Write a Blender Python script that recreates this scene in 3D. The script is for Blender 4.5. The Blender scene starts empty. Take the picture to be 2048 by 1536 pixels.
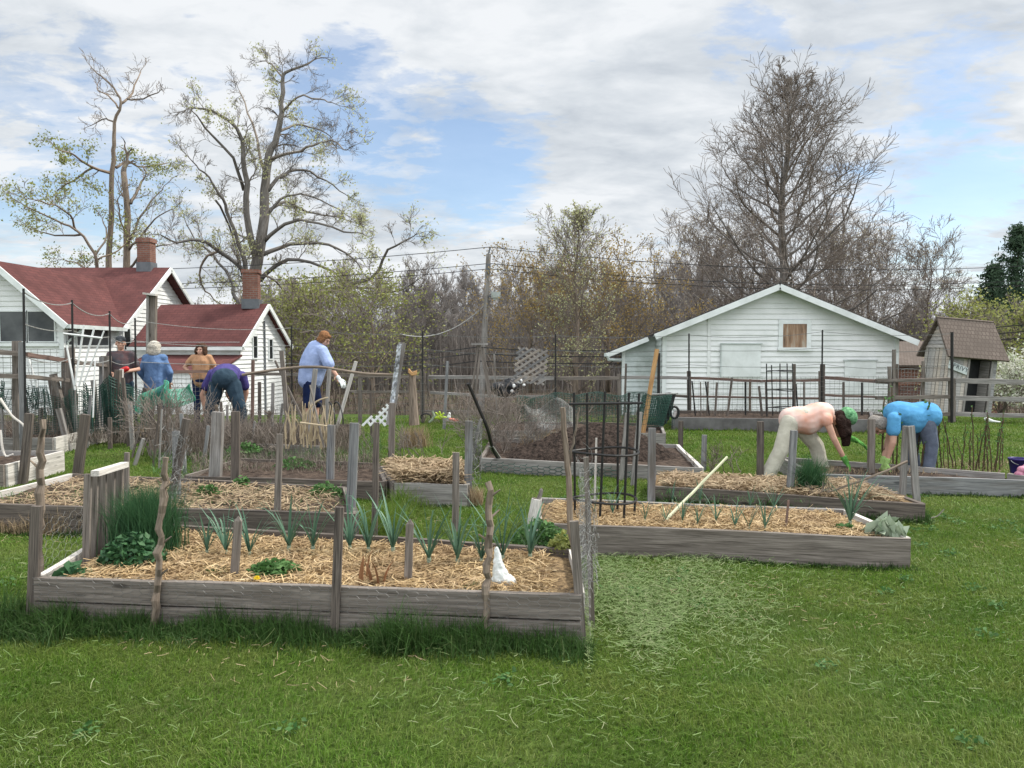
import bpy, math, random
import numpy as np
from mathutils import Vector, Matrix, noise as mnoise

# ------------------------------------------------------------ camera
S = bpy.context.scene
F = 1538.0                      # focal length in photo pixels (2048 wide)
EYE = 1.6
PITCH = math.atan(78.0 / F)
cam_d = bpy.data.cameras.new('camera'); cam = bpy.data.objects.new('camera', cam_d)
S.collection.objects.link(cam); S.camera = cam
cam_d.sensor_width = 36; cam_d.lens = 36 * F / 2048
cam_d.clip_start = 0.05; cam_d.clip_end = 2000
cam.location = (0, 0, EYE); cam.rotation_euler = (math.pi / 2 - PITCH, 0, 0)
S.render.resolution_x = 1024; S.render.resolution_y = 768

# ------------------------------------------------------------ sun and exposure
SUN_EL, SUN_AZ = 50.0, 72.0      # azimuth clockwise from +Y (view direction): from the right, a little behind the garden
sun_d = bpy.data.lights.new('sun', 'SUN'); sun = bpy.data.objects.new('sun', sun_d)
S.collection.objects.link(sun)
sun_d.energy = 2.7; sun_d.angle = math.radians(8); sun_d.color = (1.0, 0.95, 0.86)
_e, _a = math.radians(SUN_EL), math.radians(SUN_AZ)
sdir = Vector((math.cos(_e) * math.sin(_a), math.cos(_e) * math.cos(_a), math.sin(_e)))
sun.rotation_euler = sdir.to_track_quat('Z', 'Y').to_euler()
S.view_settings.view_transform = 'Standard'; S.view_settings.look = 'None'
S.view_settings.exposure = 0.75; S.view_settings.gamma = 1.0
S.view_settings.use_curve_mapping = False

# ------------------------------------------------------------ pixel helpers (photo pixels -> world)
def ray(px, py):
    dx = (px - 1024) / F; dy = -(py - 768) / F
    c, s = math.cos(PITCH), math.sin(PITCH)
    return Vector((dx, c + dy * s, -s + dy * c))
def P(px, py, Y):                # the point seen at that pixel at distance Y
    d = ray(px, py); return Vector((0, 0, EYE)) + d * (Y / d.y)
def G(px, py, z=0.0):            # the point seen at that pixel at height z
    d = ray(px, py); return Vector((0, 0, EYE)) + d * ((z - EYE) / d.z)

# ------------------------------------------------------------ node helpers
def nn(nt, typ, loc=None, **kw):
    n = nt.nodes.new(typ)
    for k, v in kw.items():
        if hasattr(n, k): setattr(n, k, v)
    return n
def link(nt, a, b): nt.links.new(a, b)
def math_(nt, op, a, b=None, clamp=False):
    n = nt.nodes.new('ShaderNodeMath'); n.operation = op; n.use_clamp = clamp
    for i, v in enumerate((a, b)):
        if v is None: continue
        if isinstance(v, (int, float)): n.inputs[i].default_value = v
        else: link(nt, v, n.inputs[i])
    return n.outputs[0]
def ramp(nt, fac, stops, interp='LINEAR'):
    n = nt.nodes.new('ShaderNodeValToRGB'); n.color_ramp.interpolation = interp
    el = n.color_ramp.elements
    while len(el) < len(stops): el.new(0.5)
    for e, (p, c) in zip(el, stops):
        e.position = p; e.color = (c[0], c[1], c[2], 1) if not isinstance(c, (int, float)) else (c, c, c, 1)
    link(nt, fac, n.inputs[0]); return n.outputs[0]
def mixc(nt, fac, a, b, mode='MIX'):
    n = nt.nodes.new('ShaderNodeMix'); n.data_type = 'RGBA'; n.blend_type = mode
    for s, v in ((n.inputs[0], fac), (n.inputs[6], a), (n.inputs[7], b)):
        if isinstance(v, (int, float)): s.default_value = v
        elif isinstance(v, (tuple, list)): s.default_value = (v[0], v[1], v[2], 1)
        else: link(nt, v, s)
    return n.outputs[2]
def noise_(nt, vec, scale, detail=4, rough=0.55, dist=0.0):
    n = nt.nodes.new('ShaderNodeTexNoise')
    n.inputs['Scale'].default_value = scale; n.inputs['Detail'].default_value = detail
    n.inputs['Roughness'].default_value = rough; n.inputs['Distortion'].default_value = dist
    if vec is not None: link(nt, vec, n.inputs['Vector'])
    return n.outputs['Fac']
def mapv(nt, vec, scale=(1, 1, 1), loc=(0, 0, 0), rot=(0, 0, 0)):
    n = nt.nodes.new('ShaderNodeMapping')
    n.inputs['Scale'].default_value = scale; n.inputs['Location'].default_value = loc; n.inputs['Rotation'].default_value = rot
    link(nt, vec, n.inputs['Vector']); return n.outputs[0]

# ------------------------------------------------------------ sky: Nishita blue behind drifting cloud, in the world
W = bpy.data.worlds.new('World'); S.world = W; W.use_nodes = True
wt = W.node_tree; wt.nodes.clear()
wo = wt.nodes.new('ShaderNodeOutputWorld'); bg = wt.nodes.new('ShaderNodeBackground')
sky = wt.nodes.new('ShaderNodeTexSky'); sky.sky_type = 'NISHITA'; sky.sun_disc = False
sky.sun_elevation = math.radians(SUN_EL); sky.sun_rotation = math.radians(SUN_AZ)
sky.air_density = 1.0; sky.dust_density = 0.4; sky.ozone_density = 2.0
bg.inputs['Strength'].default_value = 0.1
tc = wt.nodes.new('ShaderNodeTexCoord'); sep = wt.nodes.new('ShaderNodeSeparateXYZ')
link(wt, tc.outputs['Generated'], sep.inputs[0])
zc = math_(wt, 'ADD', math_(wt, 'MAXIMUM', sep.outputs[2], 0.0), 0.16)
cu = math_(wt, 'DIVIDE', sep.outputs[0], zc); cv = math_(wt, 'DIVIDE', sep.outputs[1], zc)
cb = wt.nodes.new('ShaderNodeCombineXYZ'); link(wt, cu, cb.inputs[0]); link(wt, cv, cb.inputs[1])
cvec = mapv(wt, cb.outputs[0], scale=(1.0, 1.35, 1), rot=(0, 0, math.radians(-14)), loc=(3.1, 1.7, 0.3))
n1 = noise_(wt, cvec, 1.5, 9, 0.60, 0.35)
n2 = noise_(wt, cvec, 6.5, 7, 0.60, 0.5)
n3 = noise_(wt, cvec, 17.0, 5, 0.62, 0.4)
dens = math_(wt, 'ADD', math_(wt, 'ADD', math_(wt, 'MULTIPLY', n1, 0.52), math_(wt, 'MULTIPLY', n2, 0.34)), math_(wt, 'MULTIPLY', n3, 0.14))
# gaps in the cloud, each at its own direction
gaps = None
for (px, py, rad, amt) in ((740, 215, 6.5, .11), (870, 330, 5.5, .14), (690, 180, 4.0, .07), (1000, 330, 4, .08), (1010, 250, 4.5, .12), (640, 300, 4, .1), (980, 420, 5, .06), (30, 385, 6.5, .15), (330, 420, 5, .10), (250, 300, 4, .06),
                           (1830, 370, 5.5, .15), (1980, 470, 5, .13), (1930, 150, 3, .08), (1480, 95, 3.0, .10), (110, 130, 4, .09), (1180, 110, 3, .08)):
    d = ray(px, py).normalized()
    dp = wt.nodes.new('ShaderNodeVectorMath'); dp.operation = 'DOT_PRODUCT'
    nrm = wt.nodes.new('ShaderNodeVectorMath'); nrm.operation = 'NORMALIZE'
    link(wt, tc.outputs['Generated'], nrm.inputs[0]); link(wt, nrm.outputs[0], dp.inputs[0]); dp.inputs[1].default_value = d
    mr = wt.nodes.new('ShaderNodeMapRange'); mr.interpolation_type = 'SMOOTHSTEP'
    mr.inputs['From Min'].default_value = math.cos(math.radians(rad * 1.35)); mr.inputs['From Max'].default_value = 1.0
    mr.inputs['To Max'].default_value = amt
    link(wt, dp.outputs['Value'], mr.inputs['Value'])
    gaps = mr.outputs[0] if gaps is None else math_(wt, 'ADD', gaps, mr.outputs[0])
dens = math_(wt, 'SUBTRACT', dens, gaps)
cover = ramp(wt, dens, [(0.26, 0.0), (0.335, 0.45), (0.42, 1.0)], 'EASE')
cover = math_(wt, 'ADD', math_(wt, 'MULTIPLY', cover, 0.82), 0.16)
shade = noise_(wt, mapv(wt, cvec, loc=(5, 2, 0)), 1.15, 6, 0.55, 0.2)
shade2 = noise_(wt, mapv(wt, cvec, loc=(1, 7, 0)), 4.0, 7, 0.6, 0.3)
sh = math_(wt, 'ADD', math_(wt, 'MULTIPLY', shade, 0.65), math_(wt, 'MULTIPLY', shade2, 0.35))
ccol = ramp(wt, sh, [(0.36, (3.3, 3.6, 3.95)), (0.47, (4.4, 4.65, 4.9)), (0.56, (5.4, 5.55, 5.7))])
# brightness added to unseen cloud overhead and behind the camera, to light the walls
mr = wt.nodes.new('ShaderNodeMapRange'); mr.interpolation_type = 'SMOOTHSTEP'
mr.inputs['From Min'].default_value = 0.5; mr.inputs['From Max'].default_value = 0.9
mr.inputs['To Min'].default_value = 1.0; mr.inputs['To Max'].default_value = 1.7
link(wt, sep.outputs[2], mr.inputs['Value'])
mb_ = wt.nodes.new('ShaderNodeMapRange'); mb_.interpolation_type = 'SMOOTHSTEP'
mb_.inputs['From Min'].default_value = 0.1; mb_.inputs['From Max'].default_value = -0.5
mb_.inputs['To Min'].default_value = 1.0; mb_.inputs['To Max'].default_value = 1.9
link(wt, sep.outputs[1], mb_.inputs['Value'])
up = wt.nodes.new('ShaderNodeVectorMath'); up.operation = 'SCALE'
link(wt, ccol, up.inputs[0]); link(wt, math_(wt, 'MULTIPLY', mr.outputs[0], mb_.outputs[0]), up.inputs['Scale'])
skyb = wt.nodes.new('ShaderNodeVectorMath'); skyb.operation = 'SCALE'; link(wt, sky.outputs[0], skyb.inputs[0]); skyb.inputs['Scale'].default_value = 1.0
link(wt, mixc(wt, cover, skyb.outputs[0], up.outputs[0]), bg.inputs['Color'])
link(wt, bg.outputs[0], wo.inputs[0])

# ------------------------------------------------------------ objects, tags
COL = S.collection
def tag(o, label=None, cat=None, group=None, kind=None):
    if label: o['label'] = label
    if cat: o['category'] = cat
    if group: o['group'] = group
    if kind: o['kind'] = kind
    return o
def empty(name, loc, label=None, cat=None, group=None):
    o = bpy.data.objects.new(name, None); COL.objects.link(o); o.location = loc; o.empty_display_size = 0.1
    return tag(o, label, cat, group)
def copy_tree(o, parent=None):
    c = o.copy(); COL.objects.link(c)
    if parent is not None: c.parent = parent
    for ch in list(o.children): copy_tree(ch, c)
    return c
def wloc(o):
    v = Vector((0, 0, 0))
    while o is not None:
        v = v + o.location; o = o.parent
    return v
ORD = ['first', 'second', 'third', 'fourth', 'fifth', 'sixth', 'seventh', 'eighth', 'ninth', 'tenth', 'eleventh', 'twelfth', 'thirteenth', 'fourteenth', 'fifteenth', 'sixteenth', 'seventeenth', 'eighteenth', 'nineteenth', 'twentieth']

class MB:
    """collects shapes and links them as ONE mesh; lc = each piece's own coordinates in metres"""
    def __init__(s): s.v = []; s.f = []; s.lc = []; s.seed = random.random() * 50
    def add(s, vs, fs, lc=None):
        b = len(s.v); s.v.extend(vs); s.f.extend([tuple(i + b for i in f) for f in fs])
        if lc is None: lc = [(v[0], v[1], v[2]) for v in vs]
        s.lc.extend(lc)
    def beam(s, p0, p1, w, t, side=None, seg=1, wob=0.0, taper=1.0, point=0.0, twist=0.0):
        """rectangular bar p0->p1, w across 'side', t across the other way"""
        p0, p1 = Vector(p0), Vector(p1); d = p1 - p0; L = d.length
        if L < 1e-6: return
        d.normalize()
        sd = Vector(side) if side is not None else (Vector((1, 0, 0)) if abs(d.x) < 0.8 else Vector((0, 1, 0)))
        sd = (sd - d * sd.dot(d)).normalized(); ot = d.cross(sd)
        vs = []; lc = []; o = random.random() * 40
        n = seg + 1
        for i in range(n):
            k = i / seg; c = p0 + d * (L * k)
            if wob: c = c + sd * random.uniform(-wob, wob) + ot * random.uniform(-wob, wob)
            a = twist * k; q = 1 + (taper - 1) * k
            s1 = sd * math.cos(a) + ot * math.sin(a); o1 = d.cross(s1)
            for (x, y) in ((-1, -1), (1, -1), (1, 1), (-1, 1)):
                jx = random.uniform(-wob, wob) * .5 if wob else 0
                vs.append(tuple(c + s1 * (x * (w * q / 2 + jx)) + o1 * (y * t * q / 2))); lc.append((L * k + o, x * w / 2 + o, y * t / 2 + o))
        fs = [(3, 2, 1, 0)]
        for i in range(seg):
            for j in range(4):
                a = i * 4 + j; b = i * 4 + (j + 1) % 4; fs.append((a, b, b + 4, a + 4))
        e = seg * 4
        if point > 0:
            tip = p0 + d * (L + point); vs.append(tuple(tip)); lc.append((L + point + o, o, o)); ti = len(vs) - 1
            for j in range(4): fs.append((e + j, e + (j + 1) % 4, ti))
        else: fs.append((e, e + 1, e + 2, e + 3))
        s.add(vs, fs, lc)
    def box(s, c, size, rz=0.0):
        """axis box with separate faces; lc is planar on each face"""
        cx, cy, cz = c; hx, hy, hz = size[0] / 2, size[1] / 2, size[2] / 2
        cr, sr = math.cos(rz), math.sin(rz)
        for (n, a, b) in (((0, -1, 0), (1, 0, 0), (0, 0, 1)), ((0, 1, 0), (-1, 0, 0), (0, 0, 1)), ((1, 0, 0), (0, 1, 0), (0, 0, 1)), ((-1, 0, 0), (0, -1, 0), (0, 0, 1)), ((0, 0, 1), (1, 0, 0), (0, 1, 0)), ((0, 0, -1), (1, 0, 0), (0, -1, 0))):
            vs = []; lc = []
            for (u, w) in ((-1, -1), (1, -1), (1, 1), (-1, 1)):
                l = [n[k] + a[k] * u + b[k] * w for k in range(3)]
                x, y, z = l[0] * hx, l[1] * hy, l[2] * hz
                vs.append((cx + x * cr - y * sr, cy + x * sr + y * cr, cz + z))
                ha = abs(a[0]) * hx + abs(a[1]) * hy + abs(a[2]) * hz; hb = abs(b[0]) * hx + abs(b[1]) * hy + abs(b[2]) * hz
                lc.append((u * ha, w * hb, 0))
            s.add(vs, [(0, 1, 2, 3)], lc)
    def quad(s, a, b, c, d):
        a, b, c, d = map(Vector, (a, b, c, d)); L = (b - a).length; H = (d - a).length
        s.add([tuple(a), tuple(b), tuple(c), tuple(d)], [(0, 1, 2, 3)], [(0, 0, 0), (L, 0, 0), (L, H, 0), (0, H, 0)])
    def slab(s, a, b, c, d, th):
        """quad a b c d (top face, counter-clockwise seen from outside) with thickness inward"""
        a, b, c, d = map(Vector, (a, b, c, d)); n = (b - a).cross(d - a).normalized() * th
        A, B, C_, D = a - n, b - n, c - n, d - n
        s.quad(a, b, c, d); s.quad(B, A, D, C_); s.quad(A, B, b, a); s.quad(B, C_, c, b); s.quad(C_, D, d, c); s.quad(D, A, a, d)
    def prism(s, poly, p_off):
        """polygon (3D points) extruded by vector p_off"""
        n = len(poly); o = Vector(p_off)
        vs = [tuple(Vector(p)) for p in poly] + [tuple(Vector(p) + o) for p in poly]
        fs = [tuple(range(n)), tuple(range(2 * n - 1, n - 1, -1))] + [(i, i + n, (i + 1) % n + n, (i + 1) % n) for i in range(n)]
        s.add(vs, fs)
    def tube(s, pts, rad, sides=6, cap=True, rough=0.0):
        n = len(pts); pts = [Vector(p) for p in pts]
        if not isinstance(rad, (list, tuple)): rad = [rad] * n
        d0 = (pts[1] - pts[0])
        if d0.length < 1e-9: return
        d0.normalize()
        u = d0.orthogonal().normalized(); L = 0; o = random.random() * 40
        vs = []; lc = []; fs = []
        for i in range(n):
            if i == 0: d = pts[1] - pts[0]
            elif i == n - 1: d = pts[-1] - pts[-2]
            else: d = pts[i + 1] - pts[i - 1]
            if d.length < 1e-9: d = d0
            d = d.normalized(); u = (u - d * u.dot(d))
            u = u.normalized() if u.length > 1e-6 else d.orthogonal().normalized()
            w = d.cross(u)
            if i: L += (pts[i] - pts[i - 1]).length
            for j in range(sides):
                a = 2 * math.pi * j / sides; r = rad[i] * (1 + (random.uniform(-rough, rough) if rough else 0))
                vs.append(tuple(pts[i] + u * (math.cos(a) * r) + w * (math.sin(a) * r))); lc.append((L + o, math.cos(a) * rad[i] + o, math.sin(a) * rad[i] + o))
        for i in range(n - 1):
            for j in range(sides):
                a = i * sides + j; b = i * sides + (j + 1) % sides; fs.append((a, b, b + sides, a + sides))
        if cap and sides > 2:
            fs.append(tuple(range(sides - 1, -1, -1))); fs.append(tuple((n - 1) * sides + j for j in range(sides)))
        s.add(vs, fs, lc)
    def ellip(s, c, r, M=None, nu=14, nv=9):
        c = Vector(c); M = M or Matrix.Identity(3); vs = []; fs = []
        for i in range(nv + 1):
            th = math.pi * i / nv
            for j in range(nu):
                ph = 2 * math.pi * j / nu
                vs.append(tuple(c + M @ Vector((r[0] * math.sin(th) * math.cos(ph), r[1] * math.sin(th) * math.sin(ph), r[2] * math.cos(th)))))
        for i in range(nv):
            for j in range(nu):
                a = i * nu + j; b = i * nu + (j + 1) % nu; fs.append((a, a + nu, b + nu, b))
        s.add(vs, fs)
    def caps(s, p0, r0, p1, r1, sides=10):
        p0, p1 = Vector(p0), Vector(p1); d = p1 - p0; L = d.length
        if L < 1e-5: return
        d = d / L; pts = []; rr = []
        for k in (-1.0, -.85, -.5, 0): pts.append(p0 + d * (r0 * k)); rr.append(max(r0 * math.sqrt(max(0, 1 - k * k)), 1e-3))
        for k in (0, .5, .85, 1.0): pts.append(p1 + d * (r1 * k)); rr.append(max(r1 * math.sqrt(max(0, 1 - k * k)), 1e-3))
        s.tube(pts, rr, sides)
    def build(s, name, mat, parent=None, base=None, smooth=False, local=False):
        me = bpy.data.meshes.new(name)
        off = wloc(parent) if parent is not None else (Vector(base) if base is not None else Vector((0, 0, 0)))
        if local: off = Vector((0, 0, 0))
        V = np.array(s.v, dtype=np.float32).reshape(-1, 3) - np.array(off, dtype=np.float32)
        me.from_pydata(V.tolist(), [], s.f)
        at = me.attributes.new('lc', 'FLOAT_VECTOR', 'POINT'); at.data.foreach_set('vector', np.array(s.lc, dtype=np.float32).ravel())
        if smooth: me.polygons.foreach_set('use_smooth', [True] * len(me.polygons))
        if mat: me.materials.append(mat)
        o = bpy.data.objects.new(name, me); COL.objects.link(o)
        if parent is not None: o.parent = parent
        elif base is not None: o.location = base
        return o

class Each:
    """each bar a mesh of its own"""
    def __init__(s, name, mat, parent): s.a = (name, mat, parent)
    def beam(s, *a, **k):
        m = MB(); m.beam(*a, **k); m.build(*s.a)

def np_mesh(name, V, loops, starts, totals, mat, parent=None, base=None, smooth=False):
    me = bpy.data.meshes.new(name); V = np.asarray(V, dtype=np.float32)
    off = wloc(parent) if parent is not None else (Vector(base) if base is not None else Vector((0, 0, 0)))
    V = V - np.array(off, dtype=np.float32)
    me.vertices.add(len(V)); me.vertices.foreach_set('co', V.ravel())
    me.loops.add(len(loops)); me.loops.foreach_set('vertex_index', np.asarray(loops, dtype=np.int32))
    me.polygons.add(len(starts)); me.polygons.foreach_set('loop_start', np.asarray(starts, dtype=np.int32))
    if smooth: me.polygons.foreach_set('use_smooth', np.ones(len(starts), dtype=bool))
    me.update(calc_edges=True); me.validate()
    if mat: me.materials.append(mat)
    o = bpy.data.objects.new(name, me); COL.objects.link(o)
    if parent is not None: o.parent = parent
    elif base is not None: o.location = base
    return o

RNG = np.random.default_rng(11)
def blades(name, pos, h, w, mat, lean=0.35, curl=0.5, parent=None, base=None, azim=None, rng=None):
    """N curved blades, each its own island: quad + tip triangle"""
    rng = rng or RNG; pos = np.asarray(pos, dtype=np.float64); N = len(pos)
    h = np.broadcast_to(h, (N,)); w = np.broadcast_to(w, (N,))
    az = rng.uniform(0, 2 * np.pi, N) if azim is None else azim
    ln = np.abs(rng.normal(0, lean, N)); fc = rng.uniform(0, np.pi, N)
    dx, dy = np.cos(az), np.sin(az)
    sx, sy = np.cos(fc) * w / 2, np.sin(fc) * w / 2
    mid = pos + np.stack([dx * ln * h * .4, dy * ln * h * .4, h * .55], 1)
    bend = ln * (1 + curl)
    tip = pos + np.stack([dx * bend * h, dy * bend * h, h * np.clip(1 - bend * bend * .35, .25, 1)], 1)
    sv = np.stack([sx, sy, np.zeros(N)], 1)
    V = np.stack([pos - sv, pos + sv, mid + sv * .85, mid - sv * .85, tip], 1).reshape(-1, 3)
    b = np.arange(N)[:, None] * 5
    loops = np.concatenate([b + 0, b + 1, b + 2, b + 3, b + 3, b + 2, b + 4], 1).ravel()
    starts = (np.arange(N)[:, None] * 7 + np.array([0, 4])[None, :]).ravel()
    return np_mesh(name, V, loops, starts, None, mat, parent, base)
def strips(name, c, length, width, az, tilt, mat, parent=None, base=None, bow=0.12, rng=None):
    """N lying strips (straw, clippings): two quads bowed in the middle"""
    rng = rng or RNG; c = np.asarray(c, dtype=np.float64); N = len(c)
    length = np.broadcast_to(length, (N,)); width = np.broadcast_to(width, (N,))
    d = np.stack([np.cos(az) * np.cos(tilt), np.sin(az) * np.cos(tilt), np.sin(tilt)], 1)
    roll = rng.uniform(-0.9, 0.9, N)
    s = np.stack([-np.sin(az) * np.cos(roll), np.cos(az) * np.cos(roll), np.sin(roll)], 1) * width[:, None] / 2
    m = c + np.stack([-np.sin(az), np.cos(az), np.full(N, .5)], 1) * (length * rng.uniform(-bow, bow, N))[:, None]
    a = c - d * length[:, None] / 2; b = c + d * length[:, None] / 2
    V = np.stack([a - s, a + s, m + s, m - s, b + s, b - s], 1).reshape(-1, 3)
    k = np.arange(N)[:, None] * 6
    loops = np.concatenate([k, k + 1, k + 2, k + 3, k + 3, k + 2, k + 4, k + 5], 1).ravel()
    starts = np.arange(2 * N) * 4
    return np_mesh(name, V, loops, starts, None, mat, parent, base)
def leaves(name, c, size, mat, parent=None, base=None, flat=0.0, rng=None, aspect=0.6):
    """N small leaf quads (folded diamond), random attitude"""
    rng = rng or RNG; c = np.asarray(c, dtype=np.float64); N = len(c)
    size = np.broadcast_to(size, (N,))[:, None]
    a = rng.normal(0, 1, (N, 3)); a[:, 2] *= (1 - flat); a /= np.linalg.norm(a, axis=1)[:, None]
    b = rng.normal(0, 1, (N, 3)); b[:, 2] *= (1 - flat); b -= a * (a * b).sum(1)[:, None]; b /= np.linalg.norm(b, axis=1)[:, None]
    n = np.cross(a, b)
    V = np.stack([c - a * size / 2, c + b * size * aspect / 2 + n * size * .1, c + a * size / 2, c - b * size * aspect / 2 + n * size * .1], 1).reshape(-1, 3)
    k = np.arange(N)[:, None] * 4
    loops = np.concatenate([k, k + 1, k + 2, k, k + 2, k + 3], 1).ravel(); starts = np.arange(2 * N) * 3
    return np_mesh(name, V, loops, starts, None, mat, parent, base)

# ------------------------------------------------------------ materials
def new_mat(name):
    m = bpy.data.materials.new(name); m.use_nodes = True; nt = m.node_tree
    return m, nt, nt.nodes['Principled BSDF']
def attr(nt, name='lc'):
    n = nt.nodes.new('ShaderNodeAttribute'); n.attribute_name = name; return n.outputs['Vector']
def island(nt): return nt.nodes.new('ShaderNodeNewGeometry').outputs['Random Per Island']
def bump(nt, bs, h, strength=0.4, dist=0.01):
    b = nt.nodes.new('ShaderNodeBump'); b.inputs['Strength'].default_value = strength; b.inputs['Distance'].default_value = dist
    link(nt, h, b.inputs['Height']); link(nt, b.outputs[0], bs.inputs['Normal'])
def wood(name, dark, light, stain=(0.1, 0.085, 0.07), rough=0.88, grain=55, paint=None):
    m, nt, bs = new_mat(name); v = attr(nt)
    g = noise_(nt, mapv(nt, v, (2.2, grain, grain)), 1.0, 5, 0.65, 0.8)
    g2 = noise_(nt, mapv(nt, v, (5, grain * 3, grain * 3)), 1.0, 3, 0.6, 0.2)
    gg = math_(nt, 'ADD', math_(nt, 'MULTIPLY', g, .7), math_(nt, 'MULTIPLY', g2, .3))
    col = ramp(nt, gg, [(0.36, [x * .8 for x in dark]), (0.49, [(a + b) / 2 for a, b in zip(dark, light)]), (0.62, [x * 1.08 for x in light])])
    st = noise_(nt, mapv(nt, v, (1.3, 7, 7)), 1.0, 4, 0.6, 0.3)
    col = mixc(nt, ramp(nt, st, [(0.52, 0.0), (0.72, 0.75)]), col, stain)
    vo = nt.nodes.new('ShaderNodeTexVoronoi'); vo.inputs['Scale'].default_value = 1.0; link(nt, mapv(nt, v, (2.1, 8, 8)), vo.inputs['Vector'])
    col = mixc(nt, ramp(nt, vo.outputs['Distance'], [(0.07, .85), (0.13, 0.0)]), col, [x * .55 for x in dark])
    isl = ramp(nt, island(nt), [(0, (.66, .68, .72)), (0.5, (1, 1, 1)), (1, (1.32, 1.2, 1.07))])
    col = mixc(nt, 1.0, col, isl, 'MULTIPLY')
    link(nt, col, bs.inputs['Base Color']); bs.inputs['Roughness'].default_value = rough
    bs.inputs['Specular IOR Level'].default_value = 0.25
    bump(nt, bs, gg, 0.55, 0.006); return m
def plain(name, c, c2=None, scale=6, rough=0.7, bstr=0.15, bdist=0.005, spec=0.3, metal=0.0, obj=True, detail=5):
    m, nt, bs = new_mat(name); t = nt.nodes.new('ShaderNodeTexCoord')
    n = noise_(nt, t.outputs['Object'], scale, detail, 0.6)
    c2 = c2 or tuple(x * 0.75 for x in c)
    col = ramp(nt, n, [(0.35, c2), (0.62, c)]); link(nt, col, bs.inputs['Base Color'])
    bs.inputs['Roughness'].default_value = rough; bs.inputs['Specular IOR Level'].default_value = spec; bs.inputs['Metallic'].default_value = metal
    if bstr: bump(nt, bs, n, bstr, bdist)
    return m
def foliage(name, cols, trans=0.35, rough=0.7, patch=None):
    m, nt, bs = new_mat(name)
    r = island(nt); col = ramp(nt, r, [(i / max(1, len(cols) - 1), c) for i, c in enumerate(cols)])
    if patch:
        ge = nt.nodes.new('ShaderNodeNewGeometry')
        pn = noise_(nt, ge.outputs['Position'], patch[1], 4, 0.6)
        col = mixc(nt, ramp(nt, pn, [(0.42, 0.0), (0.66, patch[2])]), col, patch[0])
        if name != 'lawn_grass': pd = None
        else: pd = noise_(nt, mapv(nt, ge.outputs['Position'], (1, 2.2, 1), (7, 3, 0)), .75, 5, 0.65)
        if pd is not None: col = mixc(nt, ramp(nt, pd, [(0.50, 0.0), (0.68, .55)]), col, (.05, .115, .014))
    bs.inputs['Roughness'].default_value = rough; bs.inputs['Specular IOR Level'].default_value = 0.25
    link(nt, col, bs.inputs['Base Color'])
    tr = nt.nodes.new('ShaderNodeBsdfTranslucent'); link(nt, col, tr.inputs[0])
    mx = nt.nodes.new('ShaderNodeMixShader'); mx.inputs[0].default_value = trans
    link(nt, bs.outputs[0], mx.inputs[1]); link(nt, tr.outputs[0], mx.inputs[2])
    link(nt, mx.outputs[0], nt.nodes['Material Output'].inputs[0]); return m
def cloth(name, c, c2=None, scale=9, w=0.35):
    return plain(name, c, c2 or tuple(x * .78 for x in c), scale, 0.9, w + .1, 0.04, 0.12, detail=4)

M = {}
M['wood'] = wood('weathered_wood', (.082, .071, .062), (.225, .20, .18))
M['wood_dark'] = wood('dark_weathered_wood', (.05, .042, .038), (.15, .128, .112))
M['wood_blue'] = wood('bluish_grey_wood', (.10, .105, .112), (.24, .245, .25))
M['wood_pale'] = wood('pale_board', (.36, .345, .32), (.62, .60, .57), stain=(.25, .23, .2))
M['wood_tan'] = wood('tan_timber', (.34, .19, .08), (.55, .34, .16), stain=(.3, .17, .08))
M['wood_brown'] = wood('brown_rail', (.085, .055, .047), (.19, .13, .11))
M['wood_grey'] = wood('grey_board', (.15, .145, .14), (.30, .29, .28))
M['bark'] = wood('bark', (.09, .07, .055), (.25, .205, .165), grain=30)
M['bark_grey'] = wood('grey_bark', (.12, .108, .095), (.24, .22, .20), grain=14)
M['twig'] = plain('twig_bark', (.22, .185, .16), (.14, .118, .10), 2, 0.9, 0)
M['twig_far'] = plain('far_twig_bark', (.25, .225, .21), (.165, .15, .14), .3, 0.95, 0)
M['white'] = plain('white_paint', (.76, .77, .77), (.62, .64, .63), 1.2, 0.55, 0.1, spec=.3)
M['white_old'] = plain('aged_white_paint', (.55, .60, .60), (.36, .40, .38), 1.6, 0.7, 0.2)
M['trim'] = plain('white_trim', (.74, .77, .77), (.60, .63, .62), 2, 0.5, 0.05)
M['screen'] = plain('dark_porch_screen', (.115, .12, .125), (.045, .05, .055), .8, 0.6, 0)
M['glass'] = plain('dark_window_pane', (.02, .025, .03), (.012, .015, .018), 1, 0.12, 0, spec=.6)
M['black'] = plain('black_metal', (.012, .012, .013), (.02, .019, .018), 30, 0.5, .1)
M['black_plastic'] = plain('black_plastic', (.014, .015, .017), (.022, .023, .025), 10, 0.45, .1)
M['wire'] = plain('galvanised_wire', (.20, .205, .20), (.12, .12, .115), 40, 0.5, 0, metal=.3)
M['wire_dark'] = plain('dark_cable', (.03, .03, .033), (.02, .02, .02), 4, 0.7, 0)
M['wire_pale'] = plain('pale_rusty_wire', (.30, .31, .30), (.17, .16, .15), 40, 0.6, 0)
M['net'] = plain('green_netting', (.03, .085, .065), (.02, .055, .045), 5, 0.5, 0)
M['net_light'] = plain('mint_netting', (.09, .36, .24), (.05, .22, .15), 5, 0.5, 0)
M['soil'] = plain('garden_soil', (.095, .07, .055), (.03, .022, .018), 14, 0.98, 1.0, 0.04, .1)
M['mound'] = plain('compost_soil', (.068, .050, .041), (.018, .014, .012), 22, 0.98, 1.0, 0.05, .1)
M['straw_base'] = plain('straw_bed', (.30, .21, .115), (.075, .052, .034), 30, 0.95, 1.0, 0.03, .1)
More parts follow.
